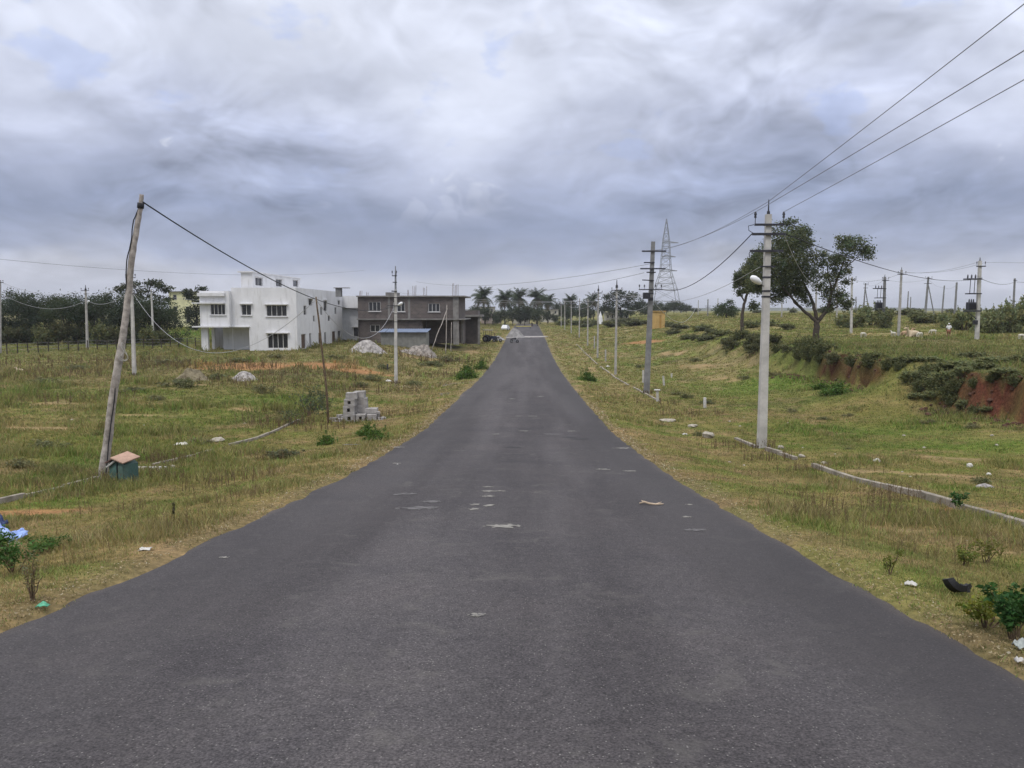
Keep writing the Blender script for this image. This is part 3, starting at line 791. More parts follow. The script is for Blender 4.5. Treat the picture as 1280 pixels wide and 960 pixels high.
for i, o in enumerate(SOPS):
    if i < 8: window(house, (WH, 0, 0), (0, 1, 0), (1, 0, 0), o, 0, sill=False, shade=i in (1, 4), pane_m=M_GLASS)
    else: window(house, (WH, 0, 0), (0, 1, 0), (1, 0, 0), o, 0, sill=False, pane_m=M_DOOR if i in (8, 10, 12) else M_GLASS, name='door' if i in (8, 10, 12) else 'window')
# dark band behind every pane so that no daylight leaks through the shell
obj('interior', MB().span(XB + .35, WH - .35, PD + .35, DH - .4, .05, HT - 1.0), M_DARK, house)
# rooftop room: a narrow front, its long side with three windows running away from the camera
YP_ = YH + 1.6; px0, px1 = hx(303, YP_), hx(317.5, YP_); zp0 = HT - .9; zp1 = hz(340.5, YP_); XrW = at(317.5, 400, YP_).x; PE = DH - 1.8
pw = MB(); pops = []
for (a, b_, c_, d_) in ((319.4, 328.5, 347, 357.2), (345.2, 352.8, 349, 358.4), (366.8, 373.3, 350.2, 358.4)):
    Ya, Yb = FPX * abs(XrW) / (660 - a), FPX * abs(XrW) / (660 - b_); Ym = (Ya + Yb) / 2
    pops.append((Ya - YP_, min(Yb - YP_, PE - 1.8), at(400, d_, Ym).z - z0 - zp0, at(400, c_, Ym).z - z0 - zp0))
wall_panel(pw, (px1, 1.6, zp0), (0, 1, 0), PE - 1.6, zp1 - zp0, (1, 0, 0), pops, .18)
pw.add([(px0, 1.6, zp0), (px1, 1.6, zp0), (px1, 1.6, zp1), (px0, 1.6, zp1)], [(0, 1, 2, 3)])
pw.add([(px0, 1.6, zp0), (px0, PE, zp0), (px0, PE, zp1), (px0, 1.6, zp1)], [(0, 1, 2, 3)])
pw.add([(px0, PE, zp0), (px1, PE, zp0), (px1, PE, zp1), (px0, PE, zp1)], [(0, 1, 2, 3)])
pr = obj('rooftop_room', pw, M_WHITE, house)
obj('roof', MB().span(px0 - .35, px1 + .12, 1.3, PE + .2, zp1 + .002, zp1 + .15), M_WHITE, pr)
for o in pops: window(pr, (px1, 1.6, zp0), (0, 1, 0), (1, 0, 0), o, 1 if o is pops[0] else 0, .18, sill=False, shade=True)
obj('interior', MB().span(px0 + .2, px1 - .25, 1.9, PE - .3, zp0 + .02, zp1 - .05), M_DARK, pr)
FOOT.append((xl - .4, xl + WH, YH - 1.4, YH + DH))

# rear white building with a sheet metal wall
YR2 = YH + 25.0; xa, xb = at(417, 400, YR2).x, at(450.5, 400, YR2).x; zr = gz(xb, YR2) - .1
rear = thing('white_annex', 'plain white building with pale sheet wall between white house and brick shell', 'building', (xa, YR2, zr))
tz = lambda py: at(430, py, YR2).z - zr
obj('upper_wall', MB().span(0, xb - xa, -.6, 10, tz(385), tz(370)), M_WHITE, rear)
mb = MB(); n = 26
for i in range(n):
    x0 = 0.05 + (xb - xa - .1) * i / n; x1 = 0.05 + (xb - xa - .1) * (i + 1) / n
    mb.span(x0, x1 - .0, .2 + .03 * (i % 2), 9.8, 0, tz(385) - .01)
obj('sheet_wall', mb, M_CORR, rear)
zz0, zz1 = tz(421), tz(409)
wx0, wx1 = at(441, 400, YR2).x - xa, at(448, 400, YR2).x - xa
fr = obj('window', MB().span(wx0, wx1, .12, .2, zz0, zz1), M_FRAME, rear); obj('pane', MB().span(wx0 + .1, wx1 - .1, .09, .13, zz0 + .1, zz1 - .1), M_GLASS, fr)
obj('sunshade', MB().span(wx0 - .2, wx1 + .1, -.3, .19, zz1 + .03, zz1 + .13), M_WHITE2, fr)
FOOT.append((xa, xb, YR2, YR2 + 10))
# water tank slab seen over the parapet
tk = thing('tank_stand', 'small dark rooftop stand with a slab behind the white house parapet', 'tank stand', (at(424, 362, YH + 15).x, YH + 15, z0 + HT - .9))
obj('slab', MB().span(-.7, 1.5, -.6, .6, 1.25, 1.34), M_SLAB, tk)
obj('post', MB().span(-.45, .35, -.4, .4, 0.002, 1.24), M_CONC_D, tk)

# ------------------------------------------------------------------ unfinished brick house
YK = 116.0; xk0, xk1 = at(448, 420, YK).x, at(574, 420, YK).x; zk = gz((xk0 + xk1) / 2, YK) - .1
kx = lambda cx, Y=YK: at(430 + cx / 6.737, 420, Y).x - xk0
kz = lambda cy, Y=YK: at(520, 320 + cy / 6.737, Y).z - zk
brick = thing('brick_house', 'unfinished two storey grey brown brick house with bare slabs and bars', 'house', (xk0, YK, zk))
WK = xk1 - xk0; DK = 11.5; ZF = kz(527); ZT = kz(345)
BW = [(kx(212), kx(312), kz(466), kz(386)), (kx(418), kx(516), kz(468), kz(392)), (kx(713), kx(808), kz(470), kz(400))]
w = MB(); up = 0.24
wall_panel(w, (0, 0, ZF), (1, 0, 0), WK, ZT - ZF, (0, -1, 0), [(a, b_, c_ - ZF, d_ - ZF) for a, b_, c_, d_ in BW], .16)
w.add([(WK, 0, ZF), (WK, DK, ZF), (WK, DK, ZT), (WK, 0, ZT)], [(0, 1, 2, 3)])
XV = kx(660)
LW = (kx(220), kx(300), kz(640), kz(580))
wall_panel(w, (0, .25, 0), (1, 0, 0), XV, ZF - .2, (0, -1, 0), [LW], .16)
w.add([(0, 0, 0), (0, DK, 0), (0, DK, ZT), (0, 0, ZT)], [(1, 0, 3, 2)]); w.add([(0, DK, 0), (WK, DK, 0), (WK, DK, ZT), (0, DK, ZT)], [(1, 0, 3, 2)])
w.add([(XV, .25, 0), (XV, 4.5, 0), (XV, 4.5, ZF - .2), (XV, .25, ZF - .2)], [(0, 1, 2, 3)])
w.add([(XV, 4.5, 0), (WK, 4.5, 0), (WK, 4.5, ZF - .2), (XV, 4.5, ZF - .2)], [(0, 1, 2, 3)])
w.add([(WK, 4.5, 0), (WK, DK, 0), (WK, DK, ZF - .2), (WK, 4.5, ZF - .2)], [(0, 1, 2, 3)])
obj('wall', w, M_BRICK, brick)
obj('slab', MB().span(-.15, WK + .9, -.35, DK + .1, ZF - .2, ZF - .004), M_SLAB, brick)
obj('roof', MB().span(-.15, WK + .95, -.4, DK + .2, ZT + .004, ZT + .2), M_SLAB, brick)
obj('column', MB().span(kx(920), kx(968), -.12, .35, 0, ZT), M_SLAB, brick)
obj('column', MB().span(kx(985) - .3, kx(985), 3.6, 4.0, 0, ZF - .2), M_SLAB, brick)
for cx_ in (380, 548): obj('column', MB().span(kx(cx_) - .12, kx(cx_) + .22, -.03, .2, ZF + .0, ZT), M_SLAB, brick)
for i, o in enumerate(BW): window(brick, (0, 0, 0), (1, 0, 0), (0, -1, 0), o, 2, .16, sill=True)
window(brick, (0, .25, 0), (1, 0, 0), (0, -1, 0), LW, 1, .16, sill=False)
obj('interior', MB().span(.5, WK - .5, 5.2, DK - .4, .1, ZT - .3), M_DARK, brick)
obj('parapet', MB().span(kx(330), kx(420), 2.5, 6, ZT + .21, ZT + .75), M_SLAB, brick)
for (cx_, hh_, n_) in ((150, 0.9, 3), (548, 1.0, 2), (600, 1.7, 3), (690, 1.5, 3), (945, 1.9, 5), (205, .6, 2)):
    mb = MB(); rr = random.Random(cx_)
    for j in range(n_):
        x = kx(cx_) + (j - n_ / 2) * .22; y = rr.uniform(0.0, .5)
        mb.tube([(x, y, ZT + .2), (x + rr.uniform(-.08, .08), y + .02, ZT + .2 + hh_ * rr.uniform(.75, 1))], .028, 4)
    obj('rebar', mb, M_RUST, brick)
FOOT.append((xk0, xk1 + 1, YK - .3, YK + DK))
# tin shed in front
YT = 108.0; xs0, xs1 = at(474.5, 420, YT).x, at(534, 420, YT).x; zt_ = gz((xs0 + xs1) / 2, YT) - .1
shed = thing('tin_shed', 'low grey sheet shed with a blue tin roof before the brick house', 'shed', (xs0, YT, zt_))
sz = lambda cy: at(500, 320 + cy / 6.737, YT).z - zt_
mb = MB(); n = 30; WS = xs1 - xs0 - .3
for i in range(n): mb.span(.15 + WS * i / n, .15 + WS * (i + 1) / n, .1 + .03 * (i % 2), 3.2, 0, sz(645))
obj('wall', mb, mat('shed_sheet', (.21, .21, .195), .8, .15, 2), shed)
mb = MB(); n = 40
for i in range(n):
    x0 = -.1 + (xs1 - xs0 + .2) * i / n; x1 = x0 + (xs1 - xs0 + .2) / n; up_ = .03 * (i % 2)
    mb.add([(x0, -.35, sz(641) + up_), (x1, -.35, sz(641) + up_), (x1, 3.6, sz(618) + up_), (x0, 3.6, sz(618) + up_), (x0, -.35, sz(641) + up_ - .03), (x1, -.35, sz(641) + up_ - .03), (x1, 3.6, sz(618) + up_ - .03), (x0, 3.6, sz(618) + up_ - .03)],
           [(0, 1, 2, 3), (7, 6, 5, 4), (0, 4, 5, 1), (2, 6, 7, 3), (0, 3, 7, 4), (1, 5, 6, 2)])
obj('roof', mb, M_BLUE, shed)
FOOT.append((xs0, xs1, YT, YT + 3.4))
# low unfinished block to the right
YL = 132.0; xq0, xq1 = at(578, 420, YL).x, at(599.5, 420, YL).x; zq = gz(xq1, YL) - .1
low = thing('brick_outbuilding', 'low dark brick outbuilding with a pale slab beside the brick house', 'building', (xq0, YL, zq))
lz = lambda py: at(590, py, YL).z - zq
WQ = xq1 - xq0
w = MB(); w.span(0, .3, 0, 7, 0, lz(396)); w.span(.3, WQ - .35, 2.4, 7, 0, lz(396)); obj('wall', w, M_BRICK, low)
obj('slab', MB().span(-.1, WQ + .4, -.4, 7.1, lz(396) + .003, lz(393.5)), M_SLAB, low)
obj('parapet', MB().span(0, WQ - .3, .2, 6.8, lz(393.5) + .003, lz(388)), M_BRICK, low)
obj('column', MB().span(WQ - .3, WQ + .05, -.1, .3, 0, lz(396)), M_SLAB, low)
FOOT.append((xq0, xq1, YL, YL + 7))

# scaffold poles leaning at the brick house
def stick(label, a, b, r0, r1, m=None, name='wooden_prop', group=None, bend=0.03, seed=1, cat='wooden pole'):
    rr = random.Random(seed); a, b = Vector(a), Vector(b); L = (b - a).length
    pts = [a + (b - a) * t + Vector((rr.uniform(-1, 1), rr.uniform(-1, 1), 0)) * bend * L * .3 * math.sin(math.pi * t) for t in np.linspace(0, 1, 9)]
    mb = MB().tube([p - a for p in pts], [lerp(r0, r1, t) for t in np.linspace(0, 1, 9)], 7)
    o = obj(name, mb, m or M_STICK, smooth=True, loc=a); tag(o, label, cat, group); return o
a = foot(557, 427, 108); stick('upright wooden prop in front of the verandah of the brick house', a - Vector((0, 0, .1)), at(558.5, 381, 108), .07, .05, seed=2, m=M_WOODP)
a = foot(538.5, 424, 110); stick('slanting wooden prop leaning up to the right against brick house', a - Vector((0, 0, .1)), at(559, 386, 114.5), .07, .05, seed=3, m=M_WOODP)
a = foot(563.5, 424, 112.5); stick('short thin prop under the slab beside the pale brick house column', a - Vector((0, 0, .1)), at(564.5, 403, 112.5), .06, .05, seed=4, m=M_WOODP)

# ------------------------------------------------------------------ gravel and rubble heaps
def heap(name, label, pxl, pxr, pyb, pyt, m, skew=0.5, seed=0, lump=0.08, cat='gravel pile', depth=1.0, seg=34):
    p = hit((pxl + pxr) / 2, pyb); Wd = (pxr - pxl) * p.y / FPX; Hh = (pyb - pyt) * p.y / FPX + .05
    rr = np.random.default_rng(seed); V = []; F = []; rings = 16
    sx = (skew - .5) * Wd
    for i in range(rings + 1):
        t = i / rings
        for k in range(seg):
            a = 2 * math.pi * k / seg
            rad = t * (1 + .14 * math.sin(2 * a + seed) + .1 * math.sin(3 * a + 2 * seed))
            h = Hh * (.5 + .5 * math.cos(math.pi * t)) ** .85
            x = math.cos(a) * rad * Wd / 2 + sx * (1 - t); y = math.sin(a) * rad * Wd / 2 * depth
            j = lump * Hh * (fbm(np.array([x + seed * 7.0]), np.array([y]), max(.25, Wd * .10), 3, seed)[0] - .5) * 3.5 * (1 - t * .6)
            V.append((x, y, h + j + gz(p.x + x, p.y + y + Wd * .3) - p.z - .06 * t * 2))
    for i in range(rings):
        for k in range(seg):
            A = i * seg + k; B = i * seg + (k + 1) % seg; F.append((A, A + seg, B + seg, B))
    mb = MB(); mb.add(V, F)
    o = obj(name, mb, m, smooth=False, loc=(p.x, p.y + Wd * .3, p.z)); return tag(o, label, cat)
M_GRAV = mat('grey_gravel', (0.30, 0.28, 0.268), 0.95, 0.45, 2.5, bump=1.0, bscale=6)
M_GRAV2 = mat('brown_gravel', (0.235, 0.21, 0.188), 0.95, 0.5, 2.0, bump=1.0, bscale=5)
M_GRAV3 = mat('fine_gravel', (0.215, 0.208, 0.205), 0.95, 0.3, 1.5, bump=0.8, bscale=5)
heap('gravel_pile', 'smooth pale grey gravel pile in front of white annex', 428, 481, 441, 425.5, M_GRAV, .52, 1, .05)
heap('rubble_pile', 'low brown lumpy rubble heap below the tin shed', 497, 547, 444.5, 431.5, M_GRAV2, .66, 2, .28, 'rubble')
heap('gravel_pile', 'flat pale gravel heap in the left field before the white house', 279, 323, 476.5, 465.5, M_GRAV, .5, 3, .08)
heap('soil_mound', 'low grassy grey mound left of the flat gravel heap', 203, 262, 477, 463, mat('mound_soil', (0.17, 0.145, 0.095), 1, .4, 2, bump=.8, bscale=6), .5, 4, .25, 'mound')
heap('gravel_pile', 'pale grey gravel pile tipped beside the far end of the road', 630, 662, 422.5, 411.0, M_GRAV3, .38, 5, .14)
heap('stone_patch', 'flat patch of pale grey chippings in the right field', 1214, 1268, 611, 607.5, mat('chippings', (0.29, 0.27, 0.26), .95, .5, 14, bump=1., bscale=30), .5, 6, .2, 'chippings', .45)
heap('gravel_pile', 'small pale grey gravel spill around the canopied tractor', 610, 634, 425.5, 420.5, M_GRAV3, .5, 9, .1)
heap('soil_mound', 'small red brown soil heap beside brick outbuilding', 575, 598, 424, 416.5, mat('red_soil', (0.23, 0.13, 0.09), 1, .3, 2, bump=.6, bscale=5), .5, 8, .1, 'soil heap')
# gravel spread across the road in front of the pile
p = hit(660, 421.8); mb = MB(); n = 22; y0_ = p.y
for i in range(n + 1):
    x = -4.0 + 8.6 * i / n; hw = 5.5 * (0.5 + .5 * vnoise(x, 0, 1.5, 3)) * (1 - .5 * i / n); yy = y0_ + i * .12
    mb.add([(RC + x, yy - hw, road_z(yy - hw) + .032), (RC + x, yy, road_z(yy) + .09), (RC + x, yy + hw, road_z(yy + hw) + .032)], [])
mb.f = [f for i in range(n) for f in ((3 * i, 3 * i + 3, 3 * i + 4, 3 * i + 1), (3 * i + 1, 3 * i + 4, 3 * i + 5, 3 * i + 2))]
kind(obj('gravel_spread', mb, M_GRAV))

# ------------------------------------------------------------------ stack of concrete blocks
def block_mesh(L, D, H):
    t = min(.11, H * .28); mb = MB()
    mb.span(-L / 2, L / 2, -D / 2, D / 2, 0, t); mb.span(-L / 2, L / 2, -D / 2, D / 2, H - t, H)
    mb.span(-L / 2, -L / 2 + L * .36, -D / 2, D / 2, t, H - t); mb.span(L / 2 - L * .36, L / 2, -D / 2, D / 2, t, H - t)
    mb.span(-L / 2 + L * .36, L / 2 - L * .36, D * .32, D / 2, t, H - t)
    return mb
def solid_mesh(L, D, H, seed):
    rr = random.Random(seed); mb = MB().span(-L / 2, L / 2, -D / 2, D / 2, 0, H)
    mb.v = [(x + rr.uniform(-.02, .02), y + rr.uniform(-.02, .02), z + rr.uniform(-.015, .015)) for x, y, z in mb.v]; return mb
pb = hit(446, 527); sb = pb.y / FPX
bx = lambda cx: (340 + cx / 6 - 446) * sb
H0 = [0, .42, .83, 1.18]; zb_ = gz(pb.x, pb.y + .3) - .03
blocks = []
def blk(label, cx0, cx1, course, h, dy, hollow, D=.42, rz=0, z=None, group=None):
    L = bx(cx1) - bx(cx0); mb = block_mesh(L, D, h) if hollow else solid_mesh(L, D, h, len(blocks))
    zz = H0[course] if z is None else z
    o = obj('concrete_block', mb, M_BLOCK, loc=(pb.x + (bx(cx0) + bx(cx1)) / 2, pb.y + dy, zb_ + zz), bevel=.012)
    o.rotation_euler.z = rz
    tag(o, label, 'concrete block', group or 'stacked concrete blocks'); blocks.append(o)
blk('hollow grey block at the front foot of the block stack', 541, 628, 0, .415, 0, True)
blk('hollow grey block second from the ground at the stack front', 538, 622, 1, .405, .02, True, rz=.03)
blk('pale block third from the ground at the front of the stack', 547, 628, 2, .345, .03, True, rz=-.04)
blk('topmost weathered pale block of the block stack', 556, 640, 3, .30, .12, False, rz=.05)
blk('wide topmost grey block at the back of the stack', 600, 684, 3, .33, .58, False, rz=-.03)
blk('grey block low beside the front column of the stack', 634, 706, 0, .415, .05, True, rz=-.02)
blk('grey end block low at the right end of the stack', 712, 786, 0, .40, .12, False, rz=.06)
blk('upright grey block on the tall middle of the stack', 632, 704, 1, .405, .55, False)
blk('upper grey block set in the tall middle of the stack', 630, 702, 2, .345, .56, False, rz=.03)
blk('long flat slab lying across the right shoulder of the stack', 690, 782, 1, .24, .45, False, .5, rz=.04)
blk('back row block behind the foot of the block stack', 560, 640, 0, .415, .5, False)
blk('back row block behind the right shoulder of the stack', 642, 720, 0, .415, .56, False)
blk('back row end block behind the right end of the stack', 722, 790, 0, .40, .6, False)
blk('back row block behind the second course of the stack', 556, 630, 1, .405, .48, False)
blk('back row block behind the third course of the stack', 552, 628, 2, .345, .5, False)
blk('fallen broken block lying tilted left of the stack', 496, 546, 0, .2, -.05, False, .3, rz=.5)
blk('small block fragment farthest left of the block stack', 430, 480, 0, .22, .1, False, .25, rz=-.3)
blk('flat pale fragment on the grass before the block stack', 446, 500, 0, .09, -.15, False, .25, rz=.1)
blk('pale broken piece lying right of the block stack', 790, 850, 0, .24, .15, False, .3, rz=.4)
blk('small pale chip on top of the rubble beside the stack', 782, 806, 0, .12, .2, False, .2, rz=.4, z=.40)
blk('lone pale fragment on the grass farthest right of stack', 900, 930, 0, .12, .1, False, .2, rz=-.5)
blk('grey lump of broken block at the left foot of the stack', 505, 535, 0, .28, .25, False, .3, rz=.9)
blk('pale tilted half block leaning at the left of the stack', 478, 512, 0, .34, .35, False, .3, rz=-.6)
blk('grey rubble piece at the right foot of the stack', 800, 836, 0, .16, -.1, False, .25, rz=.8)
blk('second lone fragment on the grass right of the stack', 936, 962, 0, .14, .25, False, .2, rz=.3)

# ------------------------------------------------------------------ poles
class Pole:
    def __init__(s, label, base, top, w0, w1, m=None, name='utility_pole', group=None, square=True, sink=.15, cat='utility pole', bow=0.0):
        s.base = Vector(base); s.T = Vector(top) - s.base; s.H = s.T.length
        s.root = thing(name, label, cat, s.base, 0, group)
        d = s.T.normalized(); n = 8
        pts = [d * lerp(-sink, s.H, i / n) + Vector((bow * math.sin(math.pi * i / n), 0, 0)) for i in range(n + 1)]
        k = 1.0 / math.sqrt(2) if square else .5
        mb = MB().tube(pts, [lerp(w0, w1, i / n) * k for i in range(n + 1)], 4 if square else 10, square=square)
        s.shaft = obj('shaft', mb, m or M_CONC, s.root, smooth=not square)
        s.w = lambda h: lerp(w0, w1, h / s.H); s.d = d
    def p(s, h, x=0, y=0): return s.d * h + Vector((x, y, 0))
    def world(s, h, x=0, y=0): return s.base + s.p(h, x, y)
    def arm(s, h, xl, xr, pins=(), pin_h=.22, th=.07, tilt=0.0, yaw=0.0, m=None, drop=None):
        c = s.p(h); mb = MB(); yo = -s.w(h) / 2 - th / 2 - .004
        L = xr - xl; mid = (xl + xr) / 2
        M = Matrix.Translation(c) @ Matrix.Rotation(yaw, 4, 'Z') @ Matrix.Rotation(-tilt, 4, 'Y')
        t2 = MB().box((mid, yo, 0), (L, th, th))
        t2.v = [tuple(M @ Vector(v)) for v in t2.v]
        # clamp round the shaft
        wv = s.w(h) / 2 + .012
        for yy in (-wv, wv): mb.box(c + Vector((0, yy, 0)), (2 * wv, .016, th * .8))
        mb.add(t2.v, t2.f)
        a = obj('crossarm', mb, m or M_STEEL, s.root)
        for x in pins:
            q = M @ Vector((x, yo, th / 2 + .003))
            ib = MB().lathe(q, [(.014, 0), (.014, pin_h * .45), (.05, pin_h * .5), (.035, pin_h * .68), (.055, pin_h * .75), (.03, pin_h * .95), (.012, pin_h)], 8)
            obj('insulator', ib, M_STEEL, a)
        if drop is not None:
            q = M @ Vector((drop, yo, 0)); obj('hook', MB().tube([q, q + Vector((-.05, 0, -.1)), q + Vector((-.02, 0, -.22))], .014, 5), M_STEEL, a)
        return a
    def spike(s, h0, h1, r=.03):
        obj('top_pin', MB().tube([s.p(h0), s.p(lerp(h0, h1, .35)), s.p(lerp(h0, h1, .4)), s.p(h1)], [r * 2.2, r * 1.8, r * .9, r * .5], 8), M_STEEL, s.root)
    def band(s, h, th=.06, name='clamp_band'):
        w = s.w(h) + .03; obj(name, MB().box(s.p(h), (w, w, th)), M_STEEL, s.root)
    def lamp(s, h, side=-1, L=.45):
        x0 = side * (s.w(h) / 2)
        o = obj('lamp_arm', MB().tube([s.p(h - .12, x0, -.02), s.p(h - .02, x0 + side * .12, -.1), s.p(h + .03, x0 + side * .2, -.16)], .02, 6), M_GALV, s.root)
        c = s.p(h + .09, x0 + side * .33, -.24); mb = MB(); n = 12
        ax = Vector((side * .8, -.45, .42)).normalized()
        mb.tube([c - ax * .26, c - ax * .2, c - ax * .05, c + ax * .12, c + ax * .24, c + ax * .28], [.05, .085, .12, .125, .08, .01], n)
        h_ = obj('lamp_head', mb, M_LAMP, s.root, smooth=True)
        return h_

def pole_px(label, b, t, Y=None, w0=.22, w1=.14, **kw):
    base = hit(*b) if Y is None else foot(b[0], b[1], Y)
    return Pole(label, base, at(t[0], t[1], base.y), w0, w1, **kw), base.y / FPX

GP = 'poles along the right side of the road'
# nearest concrete pole on the right
P1, k = pole_px('tall pale concrete pole with three crossarms and white lamp, nearest on the right verge', (952, 560), (960.5, 268), w0=.30, w1=.19, m=M_CONC_L, group=GP)
h1 = lambda py: (560 - py) * k * P1.H / ((560 - 268) * k)
P1.spike(P1.H - .12, h1(250), .03)
A1 = P1.arm(h1(281), -.52, .52, (-.5, .5), .42, .075)
A2 = P1.arm(h1(292.5), -.60, .56, (), .2, .085)
A3 = P1.arm(h1(313), -.66, .52, (), .2, .08, drop=-.64)
P1.arm(h1(332), -.28, .26, (), .2, .05); P1.band(h1(362)); P1.band(h1(369)); P1.band(h1(345))
P1.lamp(h1(352), -1)
# second, thicker grey pole with many arms
P2, k2 = pole_px('thick dark grey pole with six short crossarms, leaning slightly right of the road', (808, 492), (816.5, 302), w0=.40, w1=.25, m=M_CONC_D, group=GP)
h2 = lambda py: P2.H * (492 - py) / 190.0
P2.arm(h2(314), -.80, .92, (), .2, .10); P2.arm(h2(328), -.62, .1, (), .2, .08); P2.arm(h2(335.5), -.86, .92, (), .2, .09)
P2.arm(h2(340), -.4, .25, (), .2, .08); P2.arm(h2(350), -.68, .1, (), .2, .07, tilt=-.05); P2.arm(h2(361.3), -.9, .8, (-.86, -.5, .3, .7), .32, .07)
for q_ in (366, 372, 374): P2.band(h2(q_), .1)
obj('switch_box', MB().box(P2.p(h2(369), -.35, -.3), (.5, .3, .45)), M_STEEL, P2.root, bevel=.02)
# row receding behind it
ROW = []
for i, (bx_, by_, tx_, ty_, lab) in enumerate([
        (769.5, 457, 771, 356, 'slim pale concrete pole, first beyond the thick grey pole'),
        (747, 441, 748, 361, 'slim pale concrete pole beside the kerb with a dark top, second beyond thick pole'),
        (734.5, 433.5, 735, 374, 'plain slim pole in the receding row, third beyond the thick grey pole'),
        (724, 425.5, 724.5, 373, 'plain slim pole in the receding row, fourth beyond the thick grey pole'),
        (714, 420, 714, 376, 'plain slim pole in the receding row, fifth beyond the thick grey pole'),
        (706, 414, 706, 377, 'small far pole in the receding row, sixth beyond the thick grey pole'),
        (701.5, 411, 701.5, 378, 'smallest farthest pole of the receding row on the right')]):
    YY = 51.7 + 26 * (i + 1); P_, kk = pole_px(lab, (bx_, by_), (tx_, ty_), YY, .24, .16, group=GP)
    if i < 3:
        P_.arm(P_.H - .55, -.55, .55, (-.5, .5), .25, .08); P_.arm(P_.H - 1.4, -.5, .5, (-.45, .45), .2, .07)
        if i < 2: P_.spike(P_.H - .3, P_.H + .5, .06)
    else: P_.arm(P_.H - .6, -.5, .5, (), .2, .09)
    ROW.append(P_)
# three short stumps along the kerb
for i, (bx_, by_, tx_, ty_, l_) in enumerate([(743, 436, 743, 420, 'short thin concrete post left of the second receding pole'), (757, 452, 757, 437, 'short grey post by the kerb before the first receding pole')]):
    a = hit(bx_, by_); P_ = Pole(l_, a, at(tx_, ty_, a.y), .2, .17, name='concrete_post', cat='post')

# left side
GL = 'thin poles in the left field'
L0, k = pole_px('thin pole at the left edge of the field, before the grove', (0, 443), (0, 350), w0=.26, w1=.16, group=GL); L0.arm(L0.H - .3, -.5, .5, (-.45, .45), .25, .08); 
L1, k = pole_px('thin grey pole with small lamp standing before the dark grove', (109.5, 437), (107, 362), w0=.28, w1=.17, group=GL)
L1.arm(L1.H - .1, -.55, .5, (-.5, .45), .28, .07); L1.spike(L1.H - .1, L1.H + .6, .06); L1.arm(L1.H - .55, -.2, .4, (), .2, .06); L1.lamp(L1.H - 1.6, 1)
L2, k = pole_px('pale concrete pole just behind the leaning wooden pole', (168, 470), (164, 345), w0=.27, w1=.17, m=M_CONC_L, group=GL)
L2.arm(L2.H - .15, -.42, .42, (-.4, .4), .3, .06); L2.arm(L2.H - .9, -.3, .35, (), .2, .06); L2.arm(L2.H - 1.5, -.2, .4, (), .2, .06)
L3, k = pole_px('slim pale pole right of the leaning wooden pole, before the grove end', (192, 431), (189, 362), w0=.26, w1=.16, m=M_CONC_L, group=GL)
L3.arm(L3.H - .3, -.45, .45, (-.4, .4), .25, .08)
L4, k = pole_px('thin concrete pole with white lamp and stacked brackets in front of brick house', (495, 480), (494.5, 362), w0=.27, w1=.20, m=M_CONC_L)
h4 = lambda py: L4.H * (480 - py) / 118.0
obj('top_tube', MB().tube([L4.p(L4.H - .05), L4.p(h4(347)), L4.p(h4(333))], [.09, .075, .04], 8), M_GALV, L4.root)
L4.w = lambda h: .2
L4.arm(h4(345), -.28, .14, (-.26, .1), .4, .07); L4.arm(h4(353), -.22, .14, (), .2, .07); L4.arm(h4(364), -.32, .14, (), .2, .09); L4.arm(h4(382), -.7, .2, (), .2, .06)
L4.lamp(h4(381), 1); L4.band(h4(372)); L4.band(h4(392)); L4.band(h4(402))

# the leaning wooden pole
a = hit(129, 598); Yw = a.y; t_ = at(177, 243, Yw)
wood = thing('wooden_pole', 'crooked weathered wooden pole leaning right beside the teal box', 'wooden pole', a, 0)
rr = random.Random(5); pts = []; ra = []
ctrl = [(129, 606), (128.5, 590), (135, 545), (141, 500), (146, 470), (151, 436), (156, 400), (160.5, 365), (165, 325), (169, 300), (172.5, 275), (175, 258), (177, 243)]
for i, (px, py) in enumerate(ctrl):
    q_ = at(px, py, Yw) - a; q_.y += math.sin(i * 1.3) * .03; pts.append(q_); ra.append(lerp(.122, .054, i / 12) * rr.uniform(.96, 1.04))
fine = []; fr_ = []
for i in range(len(pts) - 1):
    for j in range(4):
        t = j / 4; fine.append(pts[i].lerp(pts[i + 1], t) + Vector((rr.uniform(-.005, .005), rr.uniform(-.005, .005), 0))); fr_.append(lerp(ra[i], ra[i + 1], t) * rr.uniform(.96, 1.04))
fine.append(pts[-1]); fr_.append(ra[-1])
obj('shaft', MB().tube(fine, fr_, 10), M_WOODP, wood, smooth=True)
d_ = (pts[-1] - pts[-2]).normalized()
obj('top_binding', MB().tube([pts[-1] - d_ * .36, pts[-1] - d_ * .22], .085, 10), M_CABLE, wood, smooth=True)
# old cable running down the shaft and a loose tangle of white wire
run = [p_ + Vector((r_ * 1.02 * math.cos(i * .09 - .3), -r_ * 1.02 * abs(math.sin(i * .11 + .9)), 0)) for i, (p_, r_) in enumerate(zip(fine, fr_))][2:-4]
obj('down_cable', MB().tube([p_ + Vector((.02 * math.sin(i * .8), 0, 0)) for i, p_ in enumerate(run)], .016, 5), M_CABLE, wood)
tg = MB(); c_ = at(152, 437, Yw) - a
for j in range(5):
    f0 = rr.uniform(0, 6); tg.tube([c_ + Vector((.05 + .16 * t + .05 * math.sin(6 * t + f0), -.16 + .08 * math.cos(5 * t + f0), .28 * math.sin(3.1 * t + f0) * (1 - .3 * j / 5) - .12 * t)) for t in np.linspace(0, 1, 14)], .007, 4)
obj('loose_wire', tg, M_PLASTIC_W, wood)

